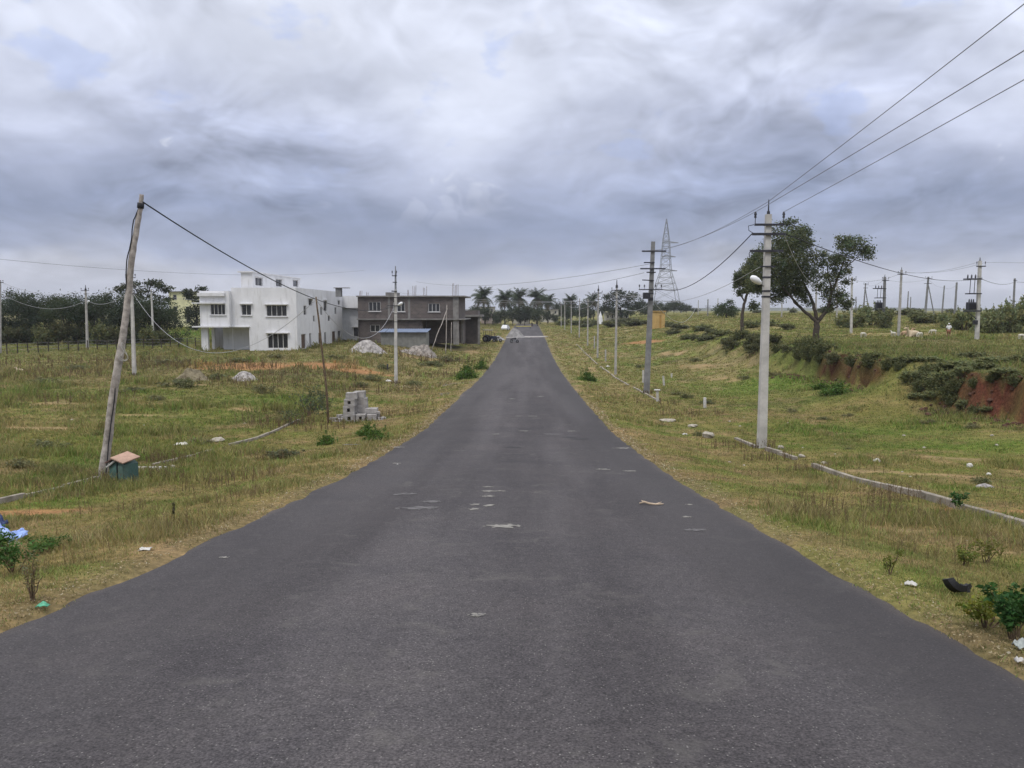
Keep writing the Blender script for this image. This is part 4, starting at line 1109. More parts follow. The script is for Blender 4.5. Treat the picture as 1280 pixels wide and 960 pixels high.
# teal box with a board for a lid
tb = hit(153, 603); kb = tb.y / FPX; tb.y += .1
box_ = thing('meter_box', 'faded teal sheet box with a tilted brown board lid beside the leaning pole', 'box', tb, R(-24))
mb = MB(); T_ = .02; Wb, Db, Hb = .58, .42, .62
mb.span(-Wb / 2, Wb / 2, -Db / 2, Db / 2, -.05, Hb - .12)
mb.add([(-Wb / 2, -Db / 2, Hb - .12), (Wb / 2, -Db / 2, Hb - .12), (Wb / 2, Db / 2, Hb - .12), (-Wb / 2, Db / 2, Hb - .12), (-.03, -Db / 2, Hb + .04), (-.03, Db / 2, Hb + .04)],
       [(0, 1, 4), (2, 3, 5), (1, 2, 5, 4), (3, 0, 4, 5)])
obj('body', mb, M_TEAL, box_, bevel=.01)
obj('door', MB().span(-Wb / 2 + .36, Wb / 2 - .03, -Db / 2 - .02, -Db / 2 - .003, .02, Hb - .15), M_TEAL, box_, bevel=.006)
obj('seam_post', MB().span(-Wb / 2 + .315, -Wb / 2 + .345, -Db / 2 - .03, -Db / 2 - .003, -.02, Hb - .08), mat('dark_teal', (.02, .035, .035), .7, .2, 4), box_)
obj('lid_board', MB().box((.14, -.05, Hb + .04), (.46, .54, .035), .06, .16, .24), M_BOARD, box_, bevel=.006)
obj('lid_rim', MB().box((-.2, -.04, Hb - .03), (.34, .5, .03), -.05, .05, -.42), mat('brown_sheet', (.13, .075, .065), .8, .2, 5), box_, bevel=.006)
obj('white_strip', MB().tube([(-Wb / 2 - .03, -Db / 2 - .035, Hb - .22), (-.0, -Db / 2 - .045, Hb - .03)], .028, 8), M_PLASTIC_W, box_)

# slim bent wooden pole by the block stack
a = hit(410, 529); Ys_ = a.y
pts = [at(px, py, Ys_) - a for px, py in ((410.5, 533), (409, 500), (406.5, 470), (403, 442), (401, 425), (398.5, 400), (396.5, 385), (395, 371))]
slim = obj('wooden_pole', MB().tube(pts, [.055, .055, .05, .048, .046, .042, .038, .034], 7), M_STICK, smooth=True, loc=a)
tag(slim, 'slim dark bent wooden pole left of the concrete block stack', 'wooden pole')

# ------------------------------------------------------------------ poles on the right plateau
GR = 'poles on the right plateau'
RP = {}
def far_pole(key, label, b, t, Y, w0=.26, w1=.18, m=None, arms=(), strut=None, group=GR):
    P_, kk = pole_px(label, b, t, Y, w0, w1, m=m or M_CONC, group=group); RP[key] = P_
    for (dh, xl, xr, pins) in arms: P_.arm(P_.H - dh, xl, xr, pins, .32, .09)
    if strut:
        e = foot(strut[0], strut[1], P_.base.y + .3) - P_.base; q_ = P_.p(P_.H * .86)
        obj('strut', MB().tube([e - Vector((0, 0, .2)), q_], [.12, .09], 6), m or M_CONC, P_.root)
    return P_
far_pole('a', 'slim pale pole right of the big tree, near the white animals', (1064, 414), (1065, 346), 100, arms=[(.3, -.5, .5, (-.45, .45))], m=M_CONC_L)
far_pole('b', 'tall slim grey pole standing behind the resting cream animals', (1123, 420), (1127, 337), 92, arms=[(.55, -.5, .5, (-.45, .45))])
P_ = RP['b']; P_.spike(P_.H - .2, P_.H + .3, .05)
# two transformer poles
def transformer_pole(key, label, b, t, Y, sc, m):
    P_ = far_pole(key, label, b, t, Y, .34 * sc, .26 * sc, m)
    P_.spike(P_.H - .2, P_.H + .35, .06)
    H = P_.H
    def plat(h, x0, x1, name, th=.1):
        o = MB(); 
        for y in (-.35, .35): o.box(P_.p(h, (x0 + x1) / 2, y), (abs(x1 - x0), .08, th))
        for x in np.linspace(x0, x1, 4): o.box(P_.p(h + .002, x, 0), (.07, .62, th * .8))
        return obj(name, o, M_STEEL, P_.root)
    P_.arm(H * .93, -.45 * sc, .5 * sc, (-.42 * sc, .45 * sc), .45, .1)
    u = plat(H * .77, -1.45 * sc, .1, 'switch_frame', .14)
    for x in (-1.2, -.8, -.4): obj('insulator', MB().lathe(P_.p(H * .77 + .08, x * sc, 0), [(.03, 0), (.1, .1), (.05, .16), (.1, .24), (.05, .3), (.03, .4)], 8), M_STEEL, u)
    plat(H * .585, -1.2 * sc, .1, 'fuse_frame', .12)
    for x in (-1.05, -.6): obj('fuse_rod', MB().tube([P_.p(H * .585, x * sc, -.2), P_.p(H * .77, (x + .05) * sc, -.2)], .035, 5), M_STEEL, P_.root)
    pl = plat(H * .365, -1.3 * sc, .15, 'platform', .16)
    c_ = P_.p(H * .365 + .10, -.75 * sc, 0)
    tr = MB(); tr.box(c_ + Vector((0, 0, .42 * sc)), (.75 * sc, .6 * sc, .8 * sc))
    for i in range(6): tr.box(c_ + Vector((-.3 * sc + i * .12 * sc, 0, .40 * sc)), (.03, .86 * sc, .6 * sc))
    tk_ = obj('transformer', tr, M_STEEL, P_.root, bevel=.02)
    for x in (-.22, 0, .22): obj('bushing', MB().lathe(c_ + Vector((x * sc, 0, .82 * sc)), [(.05, 0), (.09, .08), (.05, .14), (.08, .2), (.03, .34)], 8), M_STEEL, tk_)
    for xx in (-1.25 * sc,): obj('brace', MB().tube([P_.p(H * .365, xx, 0), P_.p(H * .26, -.1, 0)], .05, 5), M_STEEL, P_.root)
    obj('meter_box', MB().box(P_.p(H * .22, -.3 * sc, -.1), (.4 * sc, .35, .45 * sc)), M_STEEL, P_.root, bevel=.02)
    return P_
T1 = transformer_pole('t1', 'large pale pole carrying a dark transformer and switch frames', (1221, 424.5), (1225, 326), None, 1.0, M_CONC_L)
T2 = transformer_pole('t2', 'dark pole with a transformer standing in the bush, farther than the pale transformer pole', (1104.5, 410), (1106, 346), 118, 1.1, M_CONC_D)
far_pole('c', 'twin legged dark pole with a strut, left of the bush transformer pole', (1079, 392), (1082, 354), 165, m=M_CONC_D, arms=[(.2, -.5, .6, (-.4, .5)), (1.0, -.45, .5, ())], strut=(1087, 393))
far_pole('d', 'large dark pole propped by a slanting strut on the horizon', (1156.5, 391), (1160.5, 346), 152, .34, .26, m=M_CONC_D, arms=[(.3, -.7, .7, (-.6, .6)), (1.3, -.8, .6, ())], strut=(1168.5, 392))
far_pole('e', 'plain thin horizon pole just right of the tall slim grey pole', (1134, 391), (1135.5, 364), 190, m=M_CONC_D)
far_pole('f', 'short thin horizon pole left of the strutted pole', (1137.5, 391), (1138.5, 371), 230, m=M_CONC_D)
far_pole('g', 'plain leaning horizon pole right of the strutted pole', (1177.5, 392), (1180.5, 357), 165, m=M_CONC_D)
far_pole('h', 'plain thick horizon pole left of the pale transformer pole', (1193.5, 391), (1196, 353), 150, .3, .24, m=M_CONC_D)
far_pole('i', 'dark pole rising out of the bushes right of the pale transformer pole', (1266, 400), (1268.5, 348), 135, .28, .22, m=M_CONC_D, arms=[(.35, -.3, .3, ())])
far_pole('j', 'thin pole seen through the gap of the big tree canopy', (1019.5, 405), (1020.5, 356), 125, m=M_CONC)
far_pole('k', 'distant thin pole left of the small round bush tree', (872.5, 396), (873, 375), 260, m=M_CONC)
far_pole('l', 'distant dark pole with a box beside the small round bush tree', (884.5, 397), (885, 374), 230, .3, .25, m=M_CONC_D, arms=[(2.0, -.9, .9, ()), (2.4, -.7, .7, ())])
far_pole('m', 'pale thin pole at the left edge of the small round bush tree', (897, 396), (897.5, 373), 220, m=M_CONC_L)
far_pole('n', 'thin pole with a box between the two trunks of the tree group', (977, 398), (977.5, 376), 170, m=M_CONC)
far_pole('o', 'thin horizon pole behind the drooping right side of the big tree', (1046, 398), (1046.5, 352), 140, m=M_CONC)
far_pole('p', 'small far pole between the twin legged pole and the slim pale pole', (1070, 391), (1070, 371), 210, m=M_CONC_D)

# ------------------------------------------------------------------ wires
def wire(label, a, b, sag, r=.012, m=None, name='overhead_wire', group=None, n=20, cat='wire'):
    a, b = Vector(a), Vector(b)
    pts = [a.lerp(b, t) - Vector((0, 0, 4 * sag * t * (1 - t))) - a for t in np.linspace(0, 1, n + 1)]
    o = obj(name, MB().tube(pts, r, 5), m or M_WIRE, smooth=True, loc=a)
    return tag(o, label, cat, group)
GW = 'overhead wires of the right pole line'
yb = -1.5; b0 = Vector((P1.base.x + .1, yb, gz(8, yb)))
def rising(label, A, py, x):
    B = at(1280, py, x / (620 / FPX)); A = Vector(A); t = (A.y + 1.5) / (A.y - B.y); wire(label, A, A + (B - A) * t, .06, .0085, group=GW)
rising('thin wire rising overhead from the top pin of the nearest pole', P1.world(h1(252)), 0, 7.7)
rising('thin wire rising overhead from the left pin of the top crossarm', P1.world(h1(281) + .45, -.5, -.19), 58, 7.2)
rising('thin wire rising overhead from the right pin of the top crossarm', P1.world(h1(281) + .45, .5, -.19), 95, 8.3)
for x, h_, l_ in ((0, h1(252), 'thin wire from the top pin of nearest pole to the thick grey pole'), (-.5, h1(281) + .45, 'thin wire from the left crossarm pin of the nearest pole to the thick grey pole')):
    wire(l_, P1.world(h_, x, -.1), P2.world(h2(314) + .05, x * 1.4 + .1, -.2), .35, .009, group=GW)
wire('thick dark cable sagging from the nearest pole to the thick grey pole', P1.world(h1(291), -.58, -.15), P2.world(h2(361), .75, -.2), .75, .018, M_CABLE, 'service_cable', cat='cable')
mb_ = [P1.world(h1(291), -.58, -.15), P1.world(h1(288), -.72, -.15), P1.world(h1(282.5), -.74, -.15), P1.world(h1(281), -.55, -.15)]
obj('jumper_wire', MB().tube([Vector(q_) - P1.base for q_ in mb_], .013, 5), M_CABLE, P1.root)
wire('pale cable dipping below the lamp from the nearest pole to the thick pole', P1.world(h1(332), -.26, -.1), P2.world(h2(374), .3, -.2), .55, .010, M_ALU, 'service_cable', cat='cable')
wire('dark cable running right from the nearest pole to the transformer pole', P1.world(h1(292), .55, -.15), T1.world(T1.H * .79, .2, -.2), .9, .018, M_CABLE, 'service_cable', cat='cable')
wire('pale cable from the second crossarm drooping through the big tree crown', P1.world(h1(291), .5, -.15), at(1030, 345, 70), 1.2, .012, M_ALU, 'service_cable', cat='cable')
wire('dark cable from the transformer pole toward the pole in the right bushes', T1.world(T1.H * .77, .15, -.2), RP['i'].world(RP['i'].H - .6), .5, .024, M_CABLE, 'service_cable', cat='cable')
e_ = RP['i'].world(RP['i'].H - .6); wire('dark cable leaving the pole in the right bushes toward the far right', e_, e_ + Vector((26, -14, -.5)), .5, .024, M_CABLE, 'service_cable', cat='cable')
wire('thin wire from the top of the transformer pole to the far right', T1.world(T1.H * .93 + .4, .45, -.2), T1.world(T1.H * .93, 30, -16), .3, .014)
for x in (-.42, .45): wire('thin wire between the large transformer pole and the tall slim pole', T1.world(T1.H * .93 + .4, x, -.2), RP['b'].world(RP['b'].H - .3, x, 0), .45, .014, group='thin wires over the right plateau')
for a_, b_ in (('b', 'a'), ('t2', 'd'), ('c', 't2'), ('d', 'g'), ('g', 'h')):
    A, B = RP[a_], RP[b_]; wire(f'thin far wire strung between the horizon poles on the right plateau', A.world(A.H - .4), B.world(B.H - .4), .5, .016, group='far wires on the right plateau')
# row wires
prev = P2; hp = h2(366)
for i, P_ in enumerate(ROW[:5]):
    for j, (x, dh) in enumerate(((-.45, .45), (.45, .45), (-.4, 1.3))):
        wire('pale wire strung along the receding row of slim poles', prev.world(hp if prev is P2 else prev.H - dh, x * (.8 if prev is P2 else 1), -.15), P_.world(P_.H - dh, x, -.1), .45, .014 + .002 * i, M_ALU, group='pale wires of the receding row')
    prev = P_
# cable drooping behind the thick pole to the right
wire('pale cable sagging right from the thick grey pole toward the yellow hut', P2.world(h2(374), .1, -.1), at(872, 378, 150), 2.6, .022, M_ALU, 'service_cable', cat='cable')
wire('pale thin cable from the thick grey pole to the first receding pole', P2.world(h2(380), -.1, -.1), ROW[0].world(ROW[0].H - 1.8), .6, .016, M_ALU, 'service_cable', cat='cable')
# distribution wires across the far end
for j, (l_, pa, pb_) in enumerate([('faint long wire crossing the sky behind the palms, upper one', (500, 366), (760, 376)), ('faint long wire crossing the palms, lower one', (575, 374), (735, 374)),
                            ('faint wire in the sky right of the brick house', (520, 352), (812, 330)), ('faint lower wire reaching the thick grey pole', (600, 358), (805, 341))]):
    wire(l_, at(*pa, 160 if j < 2 else 120), at(*pb_, 160 if j < 2 else 52), 1.0 if j > 1 else .8, .022 if j < 2 else .015, M_ALU if j < 2 else M_WIRE, group=None)
# left field wires
wire('black cable swooping from the leaning wooden pole to the lamp pole', at(178.5, 252.5, Yw), L4.world(h4(382), -.1, -.1), 1.35, .020, M_CABLE, 'service_cable', n=28, cat='cable')
wire('white hose like cable sagging low from pale pole to the slim wooden pole', L2.world(L2.H - 1.5, .2, -.1), at(395.5, 374, Ys_), 3.7, .014, M_ALU, 'service_cable', n=36, cat='cable')
wire('pale cable sagging from the lamp pole toward the slim wooden pole', L4.world(h4(384), -.15, -.1), at(396, 376, Ys_), 2.2, .014, M_ALU, 'service_cable', n=28, cat='cable')
wire('black wire running down between the lamp pole and brick house shed', L4.world(h4(390), 0, .1), at(478, 415, YT), .6, .02, M_CABLE, 'service_cable')['category'] = 'cable'
for (A, B, dh, s_) in ((L0, L1, .2, .9), (L0, L1, 1.5, 1.4), (L1, L2, .3, .8), (L1, L2, 1.3, .8), (L2, L3, .4, .5), (L2, L3, 1.2, .6)):
    wire('pale wire strung across the grove between the thin left poles', A.world(A.H - dh, .1, -.15), B.world(B.H - dh, -.1, -.15), s_, .019, M_ALU, group='pale wires of the left poles')
wire('pale wire from the slim pole passing behind the white house', L3.world(L3.H - .5), at(300, 372, 150), .8, .02, M_ALU)
wire('pale wire leaving the leftmost pole out of view', L0.world(L0.H - .2), L0.world(L0.H - .2, -25, -5), .6, .018, M_ALU)
wire('faint high wire across the sky beyond the leaning pole', at(-30, 321, 70), at(455, 338, 140), 1.2, .016, M_WIRE)

# ------------------------------------------------------------------ wire fence before the grove
fa, fb = hit(-60, 445), hit(255, 434.5)
fence = thing('wire_fence', 'low dark post and wire fence along the foot of the left grove', 'fence', fa)
nf = 26; tops = []
for i in range(nf + 1):
    t = i / nf; x, y = lerp(fa.x, fb.x, t), lerp(fa.y, fb.y, t); z = gz(x, y) - fa.z
    rr = random.Random(i); tp = Vector((x - fa.x + rr.uniform(-.06, .06), y - fa.y, z + 1.25 * rr.uniform(.92, 1.08))); tops.append(tp)
    obj('post', MB().tube([(x - fa.x, y - fa.y, z - .2), tp], .07, 6), M_BARK_D, fence)
for f in (.35, .65, .95):
    obj('wire', MB().tube([Vector((p_.x, p_.y, lerp(p_.z - 1.25, p_.z, f))) for p_ in tops], .012, 4), M_WIRE, fence)

# ------------------------------------------------------------------ lattice tower far behind
YW = 420.0; tb_ = foot(831, 392, YW); zt = lambda py: at(829, py, YW).z - tb_.z; kW = YW / FPX
tower = thing('lattice_tower', 'tall grey steel lattice transmission tower behind the far trees', 'lattice tower', tb_)
prof = [(0, 18 * kW), (zt(362), 13.0 * kW), (zt(340), 6.5 * kW), (zt(318), 5.0 * kW), (zt(300), 3.8 * kW), (zt(285), 1.8 * kW), (zt(273.5), .25 * kW)]
def hw(z): return float(np.interp(z, [p_[0] for p_ in prof], [p_[1] for p_ in prof]))
mb = MB(); r_ = .22
for sx in (-1, 1):
    for sy in (-1, 1): mb.tube([(sx * w_, sy * w_ * .8, z) for z, w_ in prof], .15, 4)
lv = list(np.linspace(0, zt(362), 3)) + list(np.linspace(zt(362), zt(300), 9))[1:] + list(np.linspace(zt(300), zt(276), 4))[1:]
for z0_, z1_ in zip(lv, lv[1:]):
    a, b_ = hw(z0_), hw(z1_)
    for s_ in (-1, 1):
        mb.tube([(-a, s_ * a * .8, z0_), (b_, s_ * b_ * .8, z1_)], .075, 3); mb.tube([(a, s_ * a * .8, z0_), (-b_, s_ * b_ * .8, z1_)], .075, 3)
        mb.tube([(s_ * a, -a * .8, z0_), (s_ * b_, b_ * .8, z1_)], .075, 3); mb.tube([(-b_, s_ * b_ * .8, z1_), (b_, s_ * b_ * .8, z1_)], .1, 3)
obj('lattice', mb, M_GALV, tower)
for py, l, r_ in ((303.5, 5, 15), (321, 5, 12), (338.5, 7, 14)):
    z = zt(py); mb = MB(); mb.tube([(-l * kW, 0, z), (0, 0, z + .9), (r_ * kW, 0, z)], .22, 4); mb.tube([(-l * kW, 0, z), (0, -.5, z - .1), (r_ * kW, 0, z)], .2, 4)
    obj('crossarm', mb, M_GALV, tower)

# ------------------------------------------------------------------ yellow hut, far houses
YU = 166.0; hb = foot(815.5, 403.5, YU); kU = YU / FPX
hut = thing('yellow_hut', 'small plain yellow hut with a flat roof on the far rise', 'hut', hb)
wu = 15.5 * kU; hu = at(815, 389.5, YU).z - hb.z
mb = MB(); wall_panel(mb, (0, 0, -.3), (1, 0, 0), wu, hu + .3, (0, -1, 0), [(wu * .56, wu * .72, .3, hu * .8 + .3)], .1)
mb.add([(wu, 0, -.3), (wu, 3, -.3), (wu, 3, hu), (wu, 0, hu)], [(0, 1, 2, 3)]); mb.add([(0, 0, -.3), (0, 3, -.3), (0, 3, hu), (0, 0, hu)], [(0, 1, 2, 3)]); mb.add([(0, 3, -.3), (wu, 3, -.3), (wu, 3, hu), (0, 3, hu)], [(0, 1, 2, 3)])
obj('wall', mb, M_YEL, hut); obj('door', MB().span(wu * .57, wu * .71, .12, .16, 0, hu * .79), mat('ochre_door', (.40, .24, .07), .8, .15, 3), hut); obj('roof', MB().span(-.2, wu + .2, -.25, 3.2, hu + .003, hu + .16), M_YEL, hut)

def far_house(name, label, pxl, pxr, pyb, pyt, Y, m, D=6, floors=1, wins=3, cat='house', flat=True, base=None):
    a = foot(pxl, pyb, Y) if base is None else base; W_ = at(pxr, pyb, Y).x - at(pxl, pyb, Y).x; H_ = at(pxl, pyt, Y).z - a.z
    r_ = thing(name, label, cat, a); mb = MB(); fh = H_ / floors; ops = []
    for f in range(floors):
        for i in range(wins):
            u = W_ * (i + .5) / wins; ww = min(.45, W_ / wins * .2); ops.append((u - ww, u + ww, fh * f + fh * .34, fh * f + fh * .78))
    wall_panel(mb, (0, 0, 0), (1, 0, 0), W_, H_, (0, -1, 0), ops, .12)
    mb.add([(0, 0, 0), (0, D, 0), (0, D, H_), (0, 0, H_)], [(0, 1, 2, 3)]); mb.add([(W_, 0, 0), (W_, D, 0), (W_, D, H_), (W_, 0, H_)], [(0, 1, 2, 3)])
    mb.add([(0, D, 0), (W_, D, 0), (W_, D, H_), (0, D, H_)], [(0, 1, 2, 3)]); obj('wall', mb, m, r_)
    obj('roof', MB().span(-.35, W_ + .35, -.5, D + .3, H_ + .003, H_ + .2), M_SLAB if flat else M_WHITE2, r_)
    for o in ops:
        f_ = obj('window', MB().span(o[0], o[1], .06, .11, o[2], o[3]), M_FRAME, r_); obj('pane', MB().span(o[0] + .08, o[1] - .08, .04, .057, o[2] + .08, o[3] - .08), M_GLASS, f_)
    return r_
M_PEACH = mat('peach_paint', (.42, .34, .29), .9, .15, .5); M_CREAM = mat('cream_paint', (.42, .40, .34), .9, .12, .5, dirt=(.40, .38, .32)); M_LIME = mat('pale_yellow_paint', (.60, .58, .36), .9, .12, .5)
far_house('far_house', 'pale yellow two storey house half hidden behind the grove end', 213, 243, 415, 365, 190, M_LIME, floors=3, wins=2)
far_house('far_house', 'long peach house under the first palm beyond the brick outbuilding', 601, 626, 406, 393, 262, M_PEACH, wins=4)
far_house('far_house', 'cream house with a dark opening behind the peach house', 600, 618, 402, 384, 285, M_CREAM, floors=2, wins=3)
far_house('far_house', 'low grey house under the middle palms at the road end', 640, 662, 403, 388, 300, M_CREAM, wins=3)
far_house('far_house', 'pale house right of the palms behind the far bushes', 676, 698, 401, 387, 330, M_CREAM, floors=2, wins=3)
far_house('far_house', 'low long white building before the far dome shaped tree', 757, 786, 398, 391.5, 275, M_CREAM, wins=5)
mb = MB(); a = foot(750.5, 398, 240); mb.lathe((0, 0, 0), [(1.0, 0), (.85, .5), (.6, 2.0), (.12, 3.6), (.02, 4.0)], 8)
tag(obj('white_shrine_tower', mb, M_WHITE, loc=a), 'small white pointed spire left of the low white building', 'spire')

# ------------------------------------------------------------------ leaves
def leaves(rg, clumps, n, size, col, var=.35, sub=16, flat=.75, droop=0.0, spr=.25):
    """Leaf shaped faces gathered in small sprays through the volume of each clump. clumps: (centre, radii, weight)."""
    tot = sum(c[2] for c in clumps); Vs = []; Cs = []
    col = np.array(col)
    for (c, r, wt) in clumps:
        m = max(3, int(n * wt / tot)); k = max(4, int(sub * (wt / tot) * len(clumps)))
        d = rg.normal(0, 1, (k, 3)); d /= np.linalg.norm(d, axis=1)[:, None]
        rad = .88 * rg.uniform(.2, 1, (k, 1)) ** .5
        sc_ = np.array(c) + d * rad * np.array(r)
        st = rg.uniform(1 - var, 1 + var, k); hue = rg.normal(0, .09, k)
        i = rg.integers(0, k, m)
        spread = np.array(r) * (spr * (14 / max(k, 1)) ** .33)
        p = sc_[i] + rg.normal(0, 1, (m, 3)) * spread
        a = rg.normal(0, 1, (m, 3)); a[:, 2] = a[:, 2] * .6 - droop; a /= np.linalg.norm(a, axis=1)[:, None]
        b = rg.normal(0, 1, (m, 3)); b -= a * np.sum(a * b, 1)[:, None]; b /= np.linalg.norm(b, axis=1)[:, None]
        s = (size * rg.uniform(.6, 1.4, m))[:, None]
        q = np.stack([p + a * s, p + b * s * .42, p - a * s, p - b * s * .42], 1)
        Vs.append(q.reshape(-1, 3))
        cc = col[None] * (st[i] * rg.uniform(.8, 1.25, m))[:, None]
        cc[:, 0] *= 1 + hue[i]; cc[:, 2] *= 1 - hue[i]
        Cs.append(np.repeat(cc, 4, 0))
    V = np.concatenate(Vs); C = np.clip(np.concatenate(Cs), 0.003, .6)
    F = np.arange(len(V)).reshape(-1, 4)
    return V, F, C
def foliage(name, rg, clumps, n, size, col, parent=None, loc=None, **kw):
    V, F, C = leaves(rg, clumps, n, size, col, **kw); return raw_obj(name, V, F, C, LEAF, parent, loc)
def limb(mb, pts, r0, r1, n=7, wob=.05, seed=0):
    rr = random.Random(seed); P_ = []; pts = [Vector(p_) for p_ in pts]
    for i in range(len(pts) - 1):
        for j in range(4): P_.append(pts[i].lerp(pts[i + 1], j / 4) + (Vector((rr.uniform(-1, 1), rr.uniform(-1, 1), rr.uniform(-.5, .5))) * wob if i + j else Vector()))
    P_.append(pts[-1]); mb.tube(P_, [lerp(r0, r1, (i / (len(P_) - 1)) ** .8) for i in range(len(P_))], n)

# ------------------------------------------------------------------ the pair of trees on the bank
def px_tree(name, label, base, Y, limbs, clumps, n, size, col, seed, r0, bark=None, **kw):
    rg = np.random.default_rng(seed); a = hit(*base) if Y is None else foot(*base, Y); k = a.y / FPX
    L = lambda px, py, d=0: (at(px, py, a.y).x - a.x, d, at(px, py, a.y).z - a.z)
    root = thing(name, label, 'tree', a); mb = MB()
    for i, (pts, ra, rb) in enumerate(limbs):
        pp = [L(*q_) for q_ in pts]
        if i == 0: pp[0] = (0, 0, -.3)
        limb(mb, pp, ra, rb, 8, .05, seed + i)
    obj('trunk', mb, bark or M_BARK, root, smooth=True)
    cl = [(L(px, py, d), (rx * k, rd * k, rz * k), w_) for (px, py, d, rx, rd, rz, w_) in clumps]
    foliage('crown', rg, cl, n, size, col, root, **kw); return root
C_TREE = (.088, .104, .054)
px_tree('broadleaf_tree', 'big spreading tree with forked trunk on the bank behind the nearest pole', (1020, 428), 71,
        [([(1020, 432), (1021, 412), (1021, 400)], .35, .25), ([(1021, 402), (1008, 391), (993, 378), (986, 366), (984, 345, .5)], .19, .07), ([(1021, 401), (1017, 380), (1008, 352, .8), (998, 325)], .2, .07),
         ([(1022, 402), (1034, 388), (1038, 372), (1045, 352), (1052, 335), (1057, 318)], .2, .06), ([(1040, 362), (1036, 345), (1034, 332)], .09, .04), ([(986, 368), (972, 370), (962, 372)], .1, .04),
         ([(1000, 384), (984, 372, -1), (968, 352, -1)], .12, .05), ([(1050, 342), (1062, 330), (1075, 318)], .07, .03), ([(1030, 391), (1046, 384), (1050, 374)], .08, .03)],
        [(945, 356, 0, 16, 16, 14, .7), (972, 340, -.8, 26, 24, 24, 1.2), (985, 297, 0, 29, 28, 21, 1.6), (1000, 318, 1, 25, 26, 29, 1.6), (976, 322, -1, 27, 26, 27, 1.6), (1000, 347, 1, 20, 22, 22, 1.1), (960, 345, -.5, 24, 22, 23, 1.2), (984, 354, 0, 25, 22, 20, 1.1), (1018, 330, .4, 13, 13, 18, .5), (1022, 352, -.4, 12, 12, 14, .4), (1000, 368, .3, 14, 13, 9, .35), (975, 366, .2, 16, 14, 8, .4),
         (1008, 338, -.6, 11, 12, 16, .3), (1010, 376, .4, 9, 9, 9, .2), (1002, 366, .6, 8, 8, 7, .16), (950, 338, .6, 14, 14, 14, .5), (962, 318, .3, 16, 16, 14, .55), (946, 352, -.3, 11, 11, 10, .3), (968, 376, -.4, 12, 12, 6, .2), (985, 277, 0, 10, 10, 5, .22), (1004, 290, .3, 12, 12, 9, .35), (1010, 304, 0, 8, 8, 8, .2),
         (1068, 308, 0, 23, 20, 14, 1.0), (1056, 300, .5, 9, 10, 8, .24), (1083, 316, -.3, 10, 10, 10, .35), (1038, 328, 0, 14, 13, 12, .5), (1044, 344, .4, 14, 12, 10, .45), (1054, 325, .2, 12, 11, 10, .35), (1058, 338, -.3, 7, 7, 8, .16), (1061, 352, .3, 7, 8, 5, .14),
         (1042, 368, .3, 15, 13, 14, .6), (1052, 374, -.3, 13, 12, 11, .45), (1058, 384, 0, 5, 5, 7, .1), (1036, 385, 0, 9, 8, 7, .18), (1030, 318, .3, 6, 6, 5, .1)],
        36000, .105, C_TREE, 3, .36, sub=40, var=.5, spr=.27)
px_tree('broadleaf_tree', 'slim slightly leaning tree with narrow crown just left of the big tree', (928, 419), 90,
        [([(928, 424), (927, 402), (929, 385), (934, 366), (939, 350)], .26, .10), ([(931, 378), (924, 364), (921, 352)], .1, .04), ([(934, 366), (945, 356), (952, 345)], .1, .04)],
        [(932, 345, 0, 12, 13, 13, .8), (924, 352, .3, 8, 9, 10, .45), (942, 332, .3, 12, 12, 12, .6), (936, 362, 0, 10, 9, 7, .4), (951, 324, .4, 11, 12, 12, .5), (924, 366, 0, 5, 5, 4, .12), (944, 382, .2, 6, 6, 6, .16), (950, 360, .4, 8, 8, 9, .3)],
        9000, .13, C_TREE, 9, .24, sub=20, var=.45)

# ------------------------------------------------------------------ far trees
def tree_kind(seed, H, W, trunk_h, col, n, size, lobes=9, wide=1.0, skirt=0.0):
    rg = np.random.default_rng(seed); mb = MB(); cl = []
    limb(mb, [(0, 0, -.3), (rg.normal(0, .1), rg.normal(0, .1), trunk_h)], .05 * H * .45, .03 * H * .5, 7, .04, seed)
    zc_ = trunk_h + (H - trunk_h) * .48; rz = (H - trunk_h) * .52
    for i in range(lobes):
        a = 2 * math.pi * i / lobes + rg.normal(0, .3); rad = rg.uniform(.25, .62) * W / 2; z = zc_ + rg.uniform(-.55, .62) * rz
        c_ = (math.cos(a) * rad, math.sin(a) * rad, z); rr_ = rg.uniform(.26, .42) * W
        cl.append((c_, (rr_ * wide, rr_ * wide, rr_ * rg.uniform(.6, .85)), 1.0))
        limb(mb, [(0, 0, trunk_h * .9), (c_[0] * .5, c_[1] * .5, lerp(trunk_h, z, .6)), c_], .018 * H * .5, .006 * H * .5, 5, .05, seed + i)
    for i in range(int(skirt)):
        a = rg.uniform(0, 6.28); cl.append(((math.cos(a) * W * .36, math.sin(a) * W * .36, H * .16), (W * .26, W * .26, H * .17), .7))
    r_ = thing('tree', 'x', 'tree'); obj('trunk', mb, M_BARK_D, r_, smooth=True); foliage('crown', rg, cl, n, size, col, r_, sub=14, var=.34, spr=.19); return r_
_used = []
def place_tree(proto, label, px, pyb, pyt, Y, H0, W=None, W0=None, group=None, name='broadleaf_tree', rz=None, zoff=0.0):
    o = copy_tree(proto) if proto in _used else proto
    _used.append(proto)
    a = foot(px, pyb, Y); top = at(px, pyt, Y).z; k = (top - a.z) / H0
    o.name = name
    o.location = a + Vector((0, 0, zoff)); kx_ = k if W is None else (W * Y / FPX) / W0
    o.scale = (kx_, kx_, k); o.rotation_euler.z = random.uniform(0, 6.28) if rz is None else rz
    tag(o, label, 'tree', group); return o
C_GROVE = (.033, .045, .027); C_GROVE2 = (.043, .056, .030)
